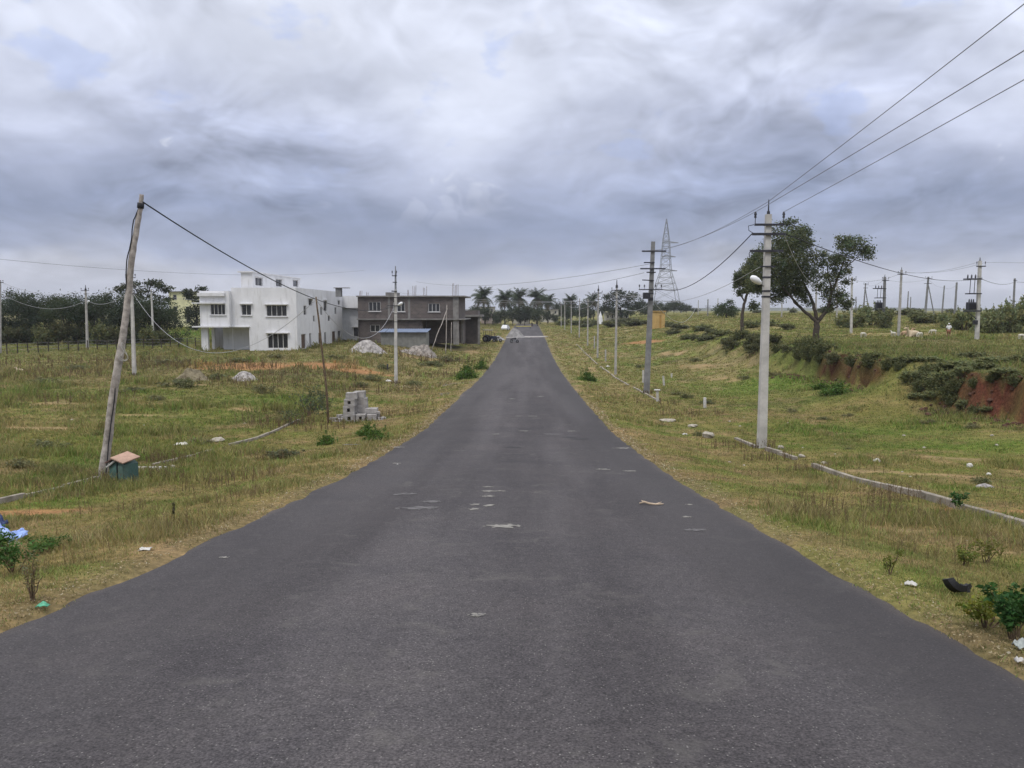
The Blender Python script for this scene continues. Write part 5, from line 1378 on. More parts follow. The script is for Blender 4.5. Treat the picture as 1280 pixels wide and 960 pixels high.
K = [tree_kind(21, 9.0, 7.5, 1.6, C_GROVE, 7000, .17, 10, 1.0, 5), tree_kind(22, 9.0, 7.0, 1.4, C_GROVE2, 7000, .17, 9, 1.0, 5), tree_kind(23, 9.0, 7.5, 1.8, (.040, .055, .029), 7000, .17, 11, 1.0, 4)]
GG = 'dark trees of the left grove'
grove = [(-70, 440, 372, 118, 0), (-38, 440, 362, 122, 1), (2, 441, 379, 112, 0), (28, 440, 358, 120, 2), (38, 440, 361, 112, 0), (62, 440, 362, 116, 1), (84, 439, 366, 110, 2), (100, 438, 361, 122, 0), (122, 438, 364, 114, 1),
         (140, 437, 359, 120, 2), (158, 437, 362, 112, 0), (178, 436, 364, 116, 1), (196, 436, 368, 112, 2), (208, 435, 375, 118, 0)]
for i, (px, pb_, pt_, Y, k_) in enumerate(grove):
    o = place_tree(K[k_], 'dark bushy tree massed in the left grove behind the wire fence', px, pb_, pt_, Y, 9.2, 60, 9.0, GG)
    if i == 3: o['label'] = 'tall dark crown rising above the left end of the grove'
# the airy bare topped tree and the tree behind the house
px_tree('sparse_tree', 'airy thin leaved tree rising behind the leaning pole above the grove', (182, 437), 124,
        [([(182, 437), (182, 400), (180, 380)], .3, .2), ([(180, 384), (172, 366), (166, 354)], .15, .05), ([(180, 382), (186, 364), (190, 352)], .14, .05), ([(184, 372), (200, 360), (208, 356)], .1, .04), ([(174, 370), (158, 362), (148, 358)], .1, .03)],
        [(166, 357, 0, 12, 12, 6, .6), (188, 355, 1, 13, 12, 6, .7), (205, 361, 0, 11, 10, 6, .5), (150, 361, 0, 9, 9, 5, .4), (178, 368, 0, 20, 16, 8, .8), (200, 374, 0, 16, 12, 8, .6)], 2600, .2, (.050, .058, .032), 31, .3, M_BARK_D, sub=16, var=.3)
px_tree('broadleaf_tree', 'dark tree standing between the pale yellow house and the white house', (246, 424), 165,
        [([(246, 424), (246, 400), (245, 385)], .3, .2), ([(245, 388), (238, 372), (234, 366)], .14, .05), ([(245, 386), (252, 370), (254, 364)], .14, .05)],
        [(234, 366, 0, 10, 10, 5, .5), (246, 372, 0, 12, 12, 8, .8), (250, 386, 0, 12, 12, 11, 1.), (240, 392, 0, 10, 10, 9, .7), (252, 364, 0, 8, 8, 5, .3), (246, 406, 0, 12, 10, 9, .7)], 3200, .26, (.034, .044, .024), 33, .3, M_BARK_D, sub=14, var=.3)

# ------------------------------------------------------------------ coconut palms
def palm_kind(seed, H, R0):
    rg = np.random.default_rng(seed); r_ = thing('coconut_palm', 'x', 'palm'); mb = MB(); lean = rg.normal(0, .5)
    limb(mb, [(0, 0, -.3), (lean * .3, 0, H * .4), (lean * .7, .1, H * .75), (lean, .1, H)], .24, .15, 8, .02, seed); obj('trunk', mb, M_BARK, r_, smooth=True)
    V = []; F = []; C = []
    for i in range(48):
        a = 2 * math.pi * i / 48 + rg.normal(0, .15); el = rg.uniform(-.75, 1.45); L_ = R0 * rg.uniform(.85, 1.1); n = 15
        mid = []; p_ = np.array([lean, .1, H]); e = el
        for j in range(n + 1):
            mid.append(p_.copy()); p_ = p_ + np.array([math.cos(a) * math.cos(e), math.sin(a) * math.cos(e), math.sin(e)]) * L_ / n; e -= 0.95 / n * (1 + j / n * .6)
        side = np.array([-math.sin(a), math.cos(a), 0]); g = rg.uniform(.75, 1.25); col = np.array((.034, .050, .022)) * g if el > -.2 else np.array((.07, .06, .03)) * g
        for j in range(1, n):
            wl = R0 * .26 * math.sin(math.pi * (j / n) ** .7) + .12
            for s_ in (-1, 1):
                t_ = mid[j] + side * s_ * wl * .8 + (mid[j] - mid[j - 1]) * 1.1 - np.array([0, 0, wl * rg.uniform(.35, .9)]); b_ = (mid[j + 1] - mid[j]) * .40
                k_ = len(V); V += [mid[j] - b_, mid[j] + b_, t_ + b_ * .25, t_ - b_ * .25]; F.append((k_, k_ + 1, k_ + 2, k_ + 3)); C += [col * rg.uniform(.8, 1.2)] * 4
    raw_obj('crown', V, F, np.array(C), LEAF, r_)
    nb = MB()
    for i in range(6):
        a = i * 1.05; nb.blob((lean + math.cos(a) * .3, .1 + math.sin(a) * .3, H - .35), (.16, .16, .2), 8, 5)
    obj('coconuts', nb, mat('coconut', (.07, .075, .03), .7, .2, 3), r_, smooth=True)
    return r_
PK = [palm_kind(41, 9.6, 5.0), palm_kind(42, 9.6, 4.8)]
for i, (px, pt_, Y, lab) in enumerate([(606, 357, 255, 'leftmost and bushiest coconut palm above the brick outbuilding'), (631, 360, 265, 'second coconut palm of the row left of the road end'), (650.5, 359, 285, 'middle coconut palm straight above the far gravel pile'),
                                      (671, 359, 285, 'fourth coconut palm, above the right edge of road end'), (685, 366, 310, 'small coconut palm at the right end of the row'), (713, 366, 330, 'coconut palm poking above the trees right of the road end'), (742, 365, 300, 'lone coconut palm left of the dome shaped tree')]):
    o = place_tree(PK[i % 2], lab, px, 402, pt_, Y, 13.2, group='coconut palms at the road end', name='coconut_palm'); o['category'] = 'palm'

FT = [tree_kind(51, 8.0, 8.0, 1.4, (.042, .054, .032), 2600, .30, 9), tree_kind(52, 8.0, 8.0, 1.2, (.050, .064, .036), 2600, .30, 9)]
for i, (px, pb_, pt_, Y, wpx, lab) in enumerate([
        (656, 401, 378, 252, 30, 'dark bushy mango tree under the middle palms'), (672, 402, 382, 248, 26, 'dark bushy tree under the fourth palm'), (693, 404, 390, 270, 14, 'small round dark bush tree by the road end'),
        (715, 400, 372, 330, 26, 'broad dark tree behind the receding row of poles'), (704, 400, 378, 340, 16, 'smaller grey green tree left of the broad dark tree'), (732, 400, 376, 330, 20, 'dark tree beside the lone palm'),
        (607, 404, 380, 240, 26, 'dark bushy tree below the leftmost palm'), (641, 404, 378, 250, 26, 'dark bushy tree below the middle palm, left side'), (684, 404, 386, 296, 16, 'dark bush tree below the small right palm'), (620, 406, 392, 240, 14, 'low grey green bush tree before the peach house'), (650, 405, 391, 250, 14, 'low bush tree before the low grey house'),
        (727, 401, 379, 320, 22, 'dark leafy tree just left of the lone palm'), (764, 400, 381, 310, 16, 'small dark tree under the left of the dome tree'), (812, 402, 378, 325, 20, 'dark tree left behind the yellow hut'),
        (697, 401, 374, 345, 20, 'grey green tree between the small palm and the receding poles'), (708, 401, 380, 300, 18, 'dark bush tree behind the last receding poles'), (738, 401, 382, 290, 20, 'low dark tree beneath the lone palm'), (788, 402, 382, 295, 20, 'dark low tree at the right foot of the dome tree'),
        (833, 402, 380, 310, 22, 'dark low tree just right of the yellow hut roof'), (850, 402, 377, 360, 24, 'dark tree in the middle of the hut grove'), (868, 402, 384, 340, 18, 'low tree at the open right end of the hut grove'), (806, 402, 384, 280, 18, 'low dark tree left of the yellow hut, behind the pole'), (596, 404, 378, 300, 20, 'dark tree far behind the brick outbuilding'), (662, 404, 380, 300, 24, 'dark tree between the middle palms'),
        (800, 402, 372, 330, 22, 'dark tree right of the dome shaped tree, behind thick pole'), (822, 402, 376, 340, 22, 'dark tree straight behind the yellow hut'), (842, 402, 374, 345, 26, 'rounded dark tree right of yellow hut'),
        (858, 402, 380, 350, 18, 'low dark tree at the right end of the hut grove'), (752, 400, 380, 320, 16, 'small dark tree between the lone palm and dome tree'), (590, 404, 386, 235, 18, 'low tree behind the brick outbuilding'), (626, 404, 384, 246, 22, 'dark low tree between the first two palms'),
        (1062, 398, 389, 260, 12, 'low far tree on the horizon left of the bush transformer'), (1142, 393, 384, 260, 12, 'tiny dark tree on the horizon beside the tall slim pole')]):
    place_tree(FT[i % 2], lab, px, pb_, pt_, Y, 8.3, wpx, 10.0, None)
px_tree('dome_tree', 'wide dome shaped dark tree behind the first receding pole', (776, 402), 270,
        [([(776, 402), (776, 390), (775, 384)], .5, .35), ([(775, 386), (765, 376), (760, 372)], .2, .08), ([(775, 386), (786, 376), (792, 372)], .2, .08)],
        [(776, 369, 0, 12, 14, 6, 1.), (763, 374, 0, 9, 10, 7, .8), (790, 373, 0, 10, 10, 7, .8), (776, 381, 0, 16, 14, 7, 1.), (757, 382, 0, 6, 7, 6, .5), (796, 383, 0, 6, 7, 7, .5), (778, 391, 0, 17, 12, 5, .7)], 3800, .34, (.042, .054, .034), 35, .4, M_BARK_D, sub=14, var=.3)
px_tree('bush_tree', 'rounded bright green bush tree left of the slim leaning tree', (908, 400), 190,
        [([(908, 401), (908, 394), (907, 388)], .25, .15), ([(907, 390), (901, 384), (899, 381)], .1, .04)],
        [(908, 384, 0, 10, 10, 7, 1.), (899, 387, 0, 8, 8, 6, .7), (917, 387, 0, 7, 8, 6, .6), (908, 392, 0, 13, 10, 5, .8), (912, 378, 0, 5, 5, 4, .25)], 3000, .20, (.044, .066, .022), 36, .3, M_BARK_D, sub=14, var=.3)

# ------------------------------------------------------------------ bushes
def bush_kind(seed, col, n, size, lobes=7, open_=0.0):
    rg = np.random.default_rng(seed); r_ = thing('bush', 'x', 'bush'); mb = MB(); cl = []
    for i in range(lobes):
        a = rg.uniform(0, 6.28); d = rg.uniform(.1, .75); c_ = (math.cos(a) * d, math.sin(a) * d, rg.uniform(.12, .72)); rr_ = rg.uniform(.3, .5)
        cl.append((c_, (rr_, rr_, rr_ * .75), 1.0)); g_ = rg.uniform(0, 6.28); e_ = rg.uniform(.2, .95); cl.append(((math.cos(g_) * e_, math.sin(g_) * e_, rg.uniform(.65, 1.15) * (1.1 - .5 * e_)), (.09, .09, .20), .10)); limb(mb, [(c_[0] * .15, c_[1] * .15, -.1), (c_[0] * .6, c_[1] * .6, c_[2] * .6), (c_[0], c_[1], c_[2] + .1)], .03, .008, 5, .02, seed + i)
    obj('stem', mb, M_STICK, r_); foliage('foliage', rg, cl, n, size, col, r_, sub=10, var=.35); return r_
BK = [bush_kind(61, (.112, .122, .056), 2600, .075, 10), bush_kind(62, (.165, .180, .086), 2600, .075, 10), bush_kind(63, (.104, .108, .056), 2400, .075, 10), bush_kind(64, (.065, .120, .022), 2200, .06), bush_kind(65, (.090, .105, .060), 700, .05, 9), bush_kind(66, (.150, .142, .070), 1300, .07, 9), bush_kind(67, (.120, .124, .058), 1300, .07, 8)]
_bu = set()
def bush(k_, px, pyb, wpx, hpx, label, Y=None, group=None, name='bush', depth=1.0, sink=.05):
    pr = BK[k_]; o = pr if k_ not in _bu else copy_tree(pr); _bu.add(k_)
    a = hit(px, pyb) if Y is None else foot(px, pyb, Y); k = a.y / FPX; o.name = name
    o.location = a - Vector((0, 0, sink)); o.scale = (wpx * k / 2.1, wpx * k / 2.1 * depth, hpx * k / 1.05); o.rotation_euler.z = random.uniform(0, 6.28) if depth == 1 else random.uniform(-.3, .3)
    tag(o, label, 'bush', group); return o
for i, (px, w_, h_) in enumerate([(-14, 34, 26), (8, 36, 22), (30, 34, 28), (52, 36, 24), (76, 34, 30), (98, 34, 24), (122, 36, 28), (144, 34, 24), (166, 36, 28), (188, 30, 24), (206, 26, 20)]):
    bush(2 if i % 3 else 0, px, 438.5, w_, h_, 'dark undergrowth bush at the foot of the left grove', 107 + (i % 3) * 2, group='undergrowth of the left grove', name='undergrowth_bush')
# scrub along the edge of the bank
GS = 'dark scrub bushes along the bank edge'
for (px, py, w_, h_) in [(915, 437, 34, 14), (938, 436, 30, 12), (955, 433, 30, 11), (1000, 449, 32, 14), (1012, 452, 34, 18), (1026, 452, 30, 16), (1045, 456, 34, 15), (1066, 458, 34, 13), (1088, 460, 34, 13), (1110, 462, 30, 14), (1124, 464, 22, 12), (1030, 440, 40, 12),
                         (985, 440, 26, 9), (1008, 438, 22, 16), (945, 441, 34, 12), (972, 440, 26, 10), (1000, 440, 30, 16), (1016, 444, 34, 20), (1270, 484, 34, 14), (1240, 480, 26, 9), (1218, 484, 24, 12)]:
    bush(2 if (px % 2) else 0, px, py, w_, h_, 'dark scrub bush overhanging the red bank edge', group=GS, depth=.8)
GS2 = 'bushes on the grown over part of the bank'
for (px, py, w_, h_) in [(1152, 480, 34, 18), (1170, 490, 34, 20), (1186, 500, 34, 22), (1160, 470, 36, 16), (1185, 478, 34, 18), (1205, 470, 36, 14), (1145, 498, 26, 10), (1178, 462, 40, 10), (1228, 462, 44, 10), (1255, 470, 44, 11), (1205, 512, 26, 14), (1218, 522, 28, 14), (1235, 520, 24, 9)]:
    bush(1 if (px % 2) else 0, px, py, w_, h_, 'green bush growing down the slope between the two red cuts', group=GS2, depth=.9)
bush(3, 1042, 494, 54, 18, 'bright green weed bush at the foot of the left red cut', name='weed_bush')
bush(3, 1022, 486, 34, 10, 'small bright green weed clump left of the weed bush under the cut', name='weed_bush')
# bushes of the plateau
for (k_, px, py, w_, h_, Y, lab) in [(1, 1066, 414, 46, 22, 120, 'round green bush left of the bush transformer pole'), (1, 1090, 412, 44, 28, 124, 'tall green bush around the foot of the dark transformer pole'), (0, 1108, 412, 30, 22, 116, 'green bush right of the dark transformer pole'),
                                     (1, 1185, 412, 30, 22, 112, 'loose green bush behind the walking man'), (1, 1206, 416, 40, 28, 104, 'wide green bush left of the pale transformer pole'), (1, 1238, 420, 44, 34, 98, 'tall green bush right of the pale transformer pole'), (1, 1266, 420, 52, 44, 98, 'tallest green bush at the right end of the plateau'),
                                     (0, 1292, 420, 50, 36, 98, 'green bush half out of the frame at far right'), (0, 1150, 412, 60, 14, 130, 'long low green bush behind the resting animals'), (0, 1130, 402, 50, 8, 160, 'low green hedge bush under the horizon poles'),
                                     (2, 866, 413, 12, 9, 120, 'small dark lone bush on the open rise'), (2, 776, 399, 50, 6, 230, 'low dark hedge left of the yellow hut'), (2, 800, 404, 40, 7, 200, 'low dark hedge bush before the yellow hut'), (0, 730, 403, 50, 7, 245, 'low green hedge behind the receding poles'), (0, 705, 402, 30, 7, 255, 'low green hedge near the road end')]:
    bush(k_, px, py, w_, h_, lab, Y)
for (k_, px, py, w_, h_) in [(2, 735, 409, 40, 7), (2, 765, 409, 44, 8), (2, 790, 408, 40, 9), (0, 830, 409, 36, 7), (2, 850, 412, 40, 8), (0, 880, 413, 40, 7), (2, 840, 418, 30, 6), (0, 900, 420, 40, 8), (2, 880, 426, 40, 8), (0, 860, 424, 30, 6), (2, 912, 428, 36, 8), (0, 940, 410, 30, 9), (0, 960, 408, 30, 8), (2, 985, 412, 30, 8), (2, 945, 432, 34, 16), (2, 968, 430, 30, 13), (0, 925, 425, 30, 13), (2, 890, 418, 22, 8)]:
    bush(k_, px, py, w_, h_, 'dull scrub bush on the far grassy rise left of the tree pair', group='scrub on the far rise')
for i, (px, w_, h_) in enumerate([(905, 14, 7), (945, 16, 6), (990, 18, 7), (1030, 20, 8), (1075, 18, 6), (1112, 16, 7), (1150, 20, 6), (1190, 18, 7), (1215, 22, 8), (1250, 20, 9)]):
    bush(2 if i % 2 else 0, px, 392, w_, h_, 'distant low tree clump on the right horizon', 330, group='tree clumps on the right horizon', name='distant_bush', sink=.4)
for (px, py, w_, h_, k_) in [(1140, 478, 40, 18, 1), (1150, 490, 30, 16, 0), (1165, 500, 30, 14, 1), (1190, 508, 26, 14, 0), (1176, 480, 40, 18, 1), (1196, 490, 34, 20, 0), (1200, 460, 50, 12, 1), (1240, 455, 50, 12, 1), (1275, 455, 50, 12, 0), (1215, 448, 50, 9, 0), (1130, 455, 40, 10, 0), (1160, 452, 44, 9, 1), (1090, 448, 40, 8, 0)]:
    bush(k_, px, py, w_, h_, 'green bush growing down the slope between the two red cuts', group=GS2, depth=.9)
# field weeds, left
bush(3, 410, 556, 34, 17, 'bright green weed clump on the verge below the block stack', name='weed_bush'); bush(3, 470, 552, 44, 20, 'dark green bush at the road edge right of the block stack', name='weed_bush'); bush(3, 455, 545, 40, 18, 'bright green weed bush between the blocks and the road edge bush', name='weed_bush')
bush(2, 360, 572, 58, 12, 'low dark weed patch left of the bright green clump', name='weed_bush'); bush(3, 582, 474, 36, 22, 'bright green bush at the left road edge near the lamp pole', name='weed_bush'); bush(3, 600, 462, 24, 14, 'second green bush at left road edge farther on', name='weed_bush')
bush(3, 735, 476, 30, 15, 'green bush on the right verge near the road edge', name='weed_bush')
bush(4, 385, 520, 58, 46, 'loose pale shrub with small leaves left of the slim wooden pole', name='pale_shrub'); bush(4, 362, 530, 44, 26, 'low loose pale shrub left of the taller pale shrub', name='pale_shrub'); bush(4, 400, 512, 40, 34, 'thin pale shrub just behind the slim wooden pole', name='pale_shrub')
for (px, py, w_, h_, k_) in [(330, 492, 34, 14, 0), (196, 500, 30, 8, 0), (268, 474, 40, 10, 2), (225, 484, 60, 14, 2), (60, 480, 60, 10, 2), (25, 585, 44, 16, 0), (60, 560, 60, 14, 2), (250, 555, 40, 10, 0), (165, 490, 40, 9, 2), (100, 462, 50, 8, 2), (345, 448, 30, 7, 0),
                             (300, 452, 40, 6, 2), (420, 448, 30, 6, 0), (215, 456, 50, 9, 0), (130, 590, 26, 10, 0), (480, 462, 26, 9, 2), (540, 458, 40, 9, 2), (560, 452, 40, 10, 0), (465, 476, 34, 10, 0), (450, 484, 26, 9, 2), (520, 482, 34, 8, 2)]:
    bush(5 + k_ // 2, px, py, w_, h_, 'low dull weed bush in the rough grass of the left field', group='weed bushes of the left field', name='weed_bush')
for (px, py, w_, h_, k_) in [(858, 498, 20, 9, 2), (870, 452, 20, 6, 2), (885, 505, 24, 7, 2), (990, 515, 20, 6, 0), (1060, 520, 18, 5, 0), (1030, 525, 22, 6, 2), (965, 470, 26, 7, 0), (1160, 530, 22, 8, 0), (1215, 535, 26, 8, 0), (1062, 562, 16, 5, 2), (930, 474, 22, 6, 2), (845, 494, 18, 6, 0), (872, 545, 18, 8, 2), (1225, 604, 34, 12, 2), (800, 460, 16, 6, 2)]:
    bush(5 + k_ // 2, px, py, w_, h_, 'low dull weed tuft on the grass of the right field', group='weed tufts of the right field', name='weed_bush')
# near plants with single leaves
def plant(label, px, pyb, wpx, hpx, n, size, col, seed, stems=4, Y=None, name='leafy_plant'):
    a = hit(px, pyb); k = a.y / FPX; rg = np.random.default_rng(seed); r_ = thing(name, label, 'plant', a); mb = MB(); cl = []; W_, H_ = wpx * k, hpx * k
    for i in range(stems):
        t_ = (rg.uniform(-.5, .5) * W_, rg.uniform(-.35, .35) * W_, H_ * rg.uniform(.6, 1)); limb(mb, [(t_[0] * .1, t_[1] * .1, -.03), (t_[0] * .5, t_[1] * .5, t_[2] * .6), t_], .008, .003, 5, .01, seed + i)
        cl.append((t_, (W_ * .2, W_ * .2, H_ * .2), 1.)); cl.append(((t_[0] * .6, t_[1] * .6, t_[2] * .6), (W_ * .16, W_ * .16, H_ * .16), .6))
    obj('stem', mb, M_STICK, r_); foliage('foliage', rg, cl, n, size, col, r_, sub=8, var=.3, droop=.3); return r_
plant('feathery green leafy plant beside the blue plastic at the left edge', 18, 716, 80, 50, 1500, .022, (.055, .115, .028), 71, 9)
plant('smaller green leafy plant right of the feathery one on the left verge', 52, 692, 50, 22, 700, .02, (.07, .12, .03), 72, 6)
plant('dry twiggy little shrub with bare stem near the green bag', 40, 752, 46, 62, 240, .014, (.14, .13, .06), 73, 7, name='twiggy_shrub')
plant('dark green leafy plant at the right frame edge by the road', 1268, 800, 54, 60, 1100, .026, (.035, .085, .022), 74, 8)
plant('yellow green weed clump beside the black tyre piece', 1234, 784, 60, 34, 900, .02, (.13, .15, .025), 75, 8)
plant('yellow green weed above the black tyre piece', 1205, 708, 34, 26, 420, .02, (.12, .14, .03), 76, 5)
plant('second yellow green weed near the right frame edge', 1232, 704, 40, 30, 420, .02, (.12, .13, .035), 77, 5)
plant('small dark green sapling growing at the right kerb', 1196, 640, 24, 24, 240, .035, (.040, .090, .025), 78, 4)
plant('thin pale green weed by the road edge on right verge', 1112, 718, 20, 30, 160, .018, (.12, .14, .03), 79, 3)
plant('thin dark upright weed on the left verge', 217, 655, 10, 36, 120, .018, (.06, .06, .03), 80, 2)

# dead stalks
S = []
for P_ in (P1, P2, L2, L4): S.append((P_.base.x, P_.base.y - .15, .45, 40, .32))
S.append((wood.location.x, wood.location.y - .1, .45, 40, .3)); S.append((tb.x, tb.y - .3, .5, 30, .25)); S.append((pb.x, pb.y - .2, 1.6, 60, .28))
for (px, py, r_, n, h_) in [(185, 580, 1.2, 90, .45), (225, 578, .9, 60, .4), (205, 600, .7, 40, .4), (300, 600, 1.0, 50, .35), (340, 575, 1.0, 40, .4), (260, 612, 1.2, 40, .35), (120, 640, 1.4, 30, .3), (200, 660, 1.0, 34, .3), (290, 625, .8, 30, .3), (1075, 640, 1.1, 80, .42), (1045, 655, .8, 50, .36), (1110, 625, .8, 60, .42),
                             (1000, 590, .8, 40, .35), (960, 575, .8, 60, .4), (1180, 700, .7, 30, .25), (1180, 770, .35, 16, .22), (1140, 650, .7, 30, .35), (1245, 690, .6, 24, .28), (1010, 640, .5, 26, .25), (990, 620, .5, 20, .25), (900, 560, 1.2, 40, .35), (860, 520, 2, 60, .4), (820, 505, 1.5, 40, .4), (100, 610, 1.2, 40, .4), (40, 720, .4, 16, .3), (1250, 850, .15, 10, .2),
                             (395, 470, 5, 160, .7), (250, 460, 8, 260, .8), (120, 455, 10, 300, .8), (30, 470, 8, 240, .7), (330, 480, 6, 160, .7), (560, 470, 4, 120, .6), (470, 490, 4, 120, .6), (540, 452, 8, 200, .9), (50, 500, 6, 160, .6), (345, 530, 2, 110, .6), (380, 535, 2, 90, .55), (500, 520, 2, 60, .5)]:
    p_ = hit(px, py); S.append((p_.x, p_.y, r_, n, h_))
dry_weeds('dry_weeds', S, 9, (.135, .095, .060))
S = []
rr = random.Random(77)
for _ in range(46):
    px = rr.choice([rr.uniform(30, 420), rr.uniform(900, 1260)]); py = rr.uniform(585, 745); p_ = hit(px, py)
    if abs(p_.x - RC) > RW + .7: S.append((p_.x, p_.y, rr.uniform(.3, .9), rr.randint(6, 18), rr.uniform(.16, .30)))
dry_weeds('verge_weeds', S, 10, (.155, .115, .060))
# dry leaves and straw chips along both edges of the road
rg = np.random.default_rng(8); N = 10500; y = np.exp(rg.uniform(math.log(3.2), math.log(45), N)); sd_ = rg.random(N) < .5
e = np.abs(rg.normal(0, .26, N)) - .09; x = np.where(sd_, RC - RW - e, RC + RW + e); g_ = np.maximum(ground_z(x, y), np.where(e < .06, CAMZ - road_H(y) - .04, -99)) + .012 + rg.uniform(0, .02, N)
s_ = np.maximum(.011, .0011 * y) * rg.uniform(.5, 1.6, N); a = rg.uniform(0, 6.28, N); tl = rg.normal(0, .35, N)
ax = np.stack([np.cos(a), np.sin(a), tl], -1) * s_[:, None]; bx_ = np.stack([-np.sin(a), np.cos(a), rg.normal(0, .35, N)], -1) * (s_ * rg.uniform(.25, .7, N))[:, None]; c_ = np.stack([x, y, g_], -1)
V = np.stack([c_ + ax, c_ + bx_, c_ - ax, c_ - bx_], 1).reshape(-1, 3)
pal = np.array([(.34, .26, .15), (.26, .19, .11), (.37, .31, .21), (.16, .11, .07), (.42, .38, .30)]); C = np.repeat(pal[rg.choice(5, N, p=[.35, .3, .15, .14, .06])] * rg.uniform(.8, 1.15, (N, 1)), 4, 0)
kind(raw_obj('leaf_litter', V, np.arange(4 * N).reshape(-1, 4), C, GRASS), 'stuff')
# clods of red soil fallen at the foot of the two cuts
rr = random.Random(12); mb = MB()
for _ in range(260):
    y = rr.choice([rr.uniform(30, 41), rr.uniform(47, 64)]); x = 21.6 + rr.gauss(0, .7); s_ = rr.uniform(.04, .16)
    mb.blob((x, y, gz(x, y) + s_ * .3), (s_, s_ * rr.uniform(.7, 1.2), s_ * .7), 6, 4, .5, rr)
kind(obj('soil_clods', mb, mat('red_clod', (.088, .046, .032), 1, .35, 2)), 'stuff')
build_grass()

# ------------------------------------------------------------------ people and animals
M_SKIN = mat('skin', (.16, .085, .055), .7, .1, 8); M_SHIRT = mat('white_shirt', (.66, .66, .67), .85, .08, 6); M_CLOTH = mat('orange_brown_cloth', (.30, .14, .09), .9, .15, 6); M_HAIR = mat('black_hair', (.012, .011, .011), .8, .2, 9); M_CLOTHD = mat('dark_cloth', (.02, .02, .024), .9, .2, 6)
def skin_obj(name, verts, edges, radii, m, parent, sub=2):
    me = bpy.data.meshes.new(name); me.from_pydata([tuple(v) for v in verts], edges, []); me.update(); me.materials.append(m)
    o = bpy.data.objects.new(name, me); COL.objects.link(o); o.parent = parent
    md = o.modifiers.new('skin', 'SKIN'); md.use_smooth_shade = True
    if not me.skin_vertices: return o
    for sv, r_ in zip(me.skin_vertices[0].data, radii):
        sv.radius = (r_, r_) if not hasattr(r_, '__len__') else r_
    me.skin_vertices[0].data[0].use_root = True
    ms = o.modifiers.new('smooth', 'SUBSURF'); ms.levels = sub; ms.render_levels = sub
    return o
def person(label, loc, rz, H, top_m, bot_m, cap=None):
    k = H / 1.7; r_ = thing('person', label, 'person', loc, rz)
    J = {'pel': (0, 0, .92), 'wa': (0, 0, 1.06), 'ch': (0, -.01, 1.28), 'nk': (0, 0, 1.44), 'hb': (0, -.01, 1.52), 'hd': (0, -.015, 1.60), 'ht': (0, 0, 1.68),
         'ls': (-.18, 0, 1.38), 'le': (-.24, .04, 1.12), 'lw': (-.22, -.10, .90), 'lh': (-.21, -.14, .80), 'rs': (.18, 0, 1.38), 're': (.25, .03, 1.12), 'rw': (.24, -.08, .88), 'rh': (.23, -.12, .79),
         'lp': (-.10, 0, .86), 'lk': (-.11, -.08, .48), 'la': (-.11, .05, .08), 'lf': (-.11, -.10, .035), 'rp': (.10, 0, .86), 'rk': (.11, -.02, .48), 'ra': (.11, .14, .09), 'rf': (.11, .0, .035)}
    Rr = {'pel': .14, 'wa': .13, 'ch': .145, 'nk': .055, 'hb': .075, 'hd': .092, 'ht': .06, 'ls': .065, 'le': .045, 'lw': .032, 'lh': .035, 'rs': .065, 're': .045, 'rw': .032, 'rh': .035, 'lp': .09, 'lk': .06, 'la': .042, 'lf': .04, 'rp': .09, 'rk': .06, 'ra': .042, 'rf': .04}
    Ed = [('pel', 'wa'), ('wa', 'ch'), ('ch', 'nk'), ('nk', 'hb'), ('hb', 'hd'), ('hd', 'ht'), ('ch', 'ls'), ('ls', 'le'), ('le', 'lw'), ('lw', 'lh'), ('ch', 'rs'), ('rs', 're'), ('re', 'rw'), ('rw', 'rh'), ('pel', 'lp'), ('lp', 'lk'), ('lk', 'la'), ('la', 'lf'), ('pel', 'rp'), ('rp', 'rk'), ('rk', 'ra'), ('ra', 'rf')]
    def sub(keys, grow, name, m, rep={}):
        ks = [q_ for q_ in J if q_ in keys]; ed = [(ks.index(a), ks.index(b)) for a, b in Ed if a in ks and b in ks]
        return skin_obj(name, [Vector(rep.get(q_, J[q_])) * k for q_ in ks], ed, [(Rr[q_] + grow) * k for q_ in ks], m, r_)
    sub(list(J), 0, 'body', M_SKIN)
    sub(['pel', 'wa', 'ch', 'ls', 'le', 'rs', 're'], .022, 'shirt', top_m)
    sub(['pel', 'lp', 'lk', 'rp', 'rk'], .028, 'lower_garment', bot_m)
    hb = MB().blob((0, .02 * k, 1.635 * k), (.098 * k, .105 * k, .085 * k), 12, 8); obj('hair' if cap is None else 'cap', hb, cap or M_HAIR, r_, smooth=True)
    return r_
a = foot(1185.5, 423, 88)
person('man in a white shirt walking in scrub left of the transformer pole', a + Vector((0, 0, -.05)), R(150), 1.68, M_SHIRT, M_CLOTH, M_SHIRT)
a = foot(665, 409, 232)
person('distant person in dark clothes standing at the far end of the road', a, R(20), 1.6, M_CLOTHD, M_CLOTHD)

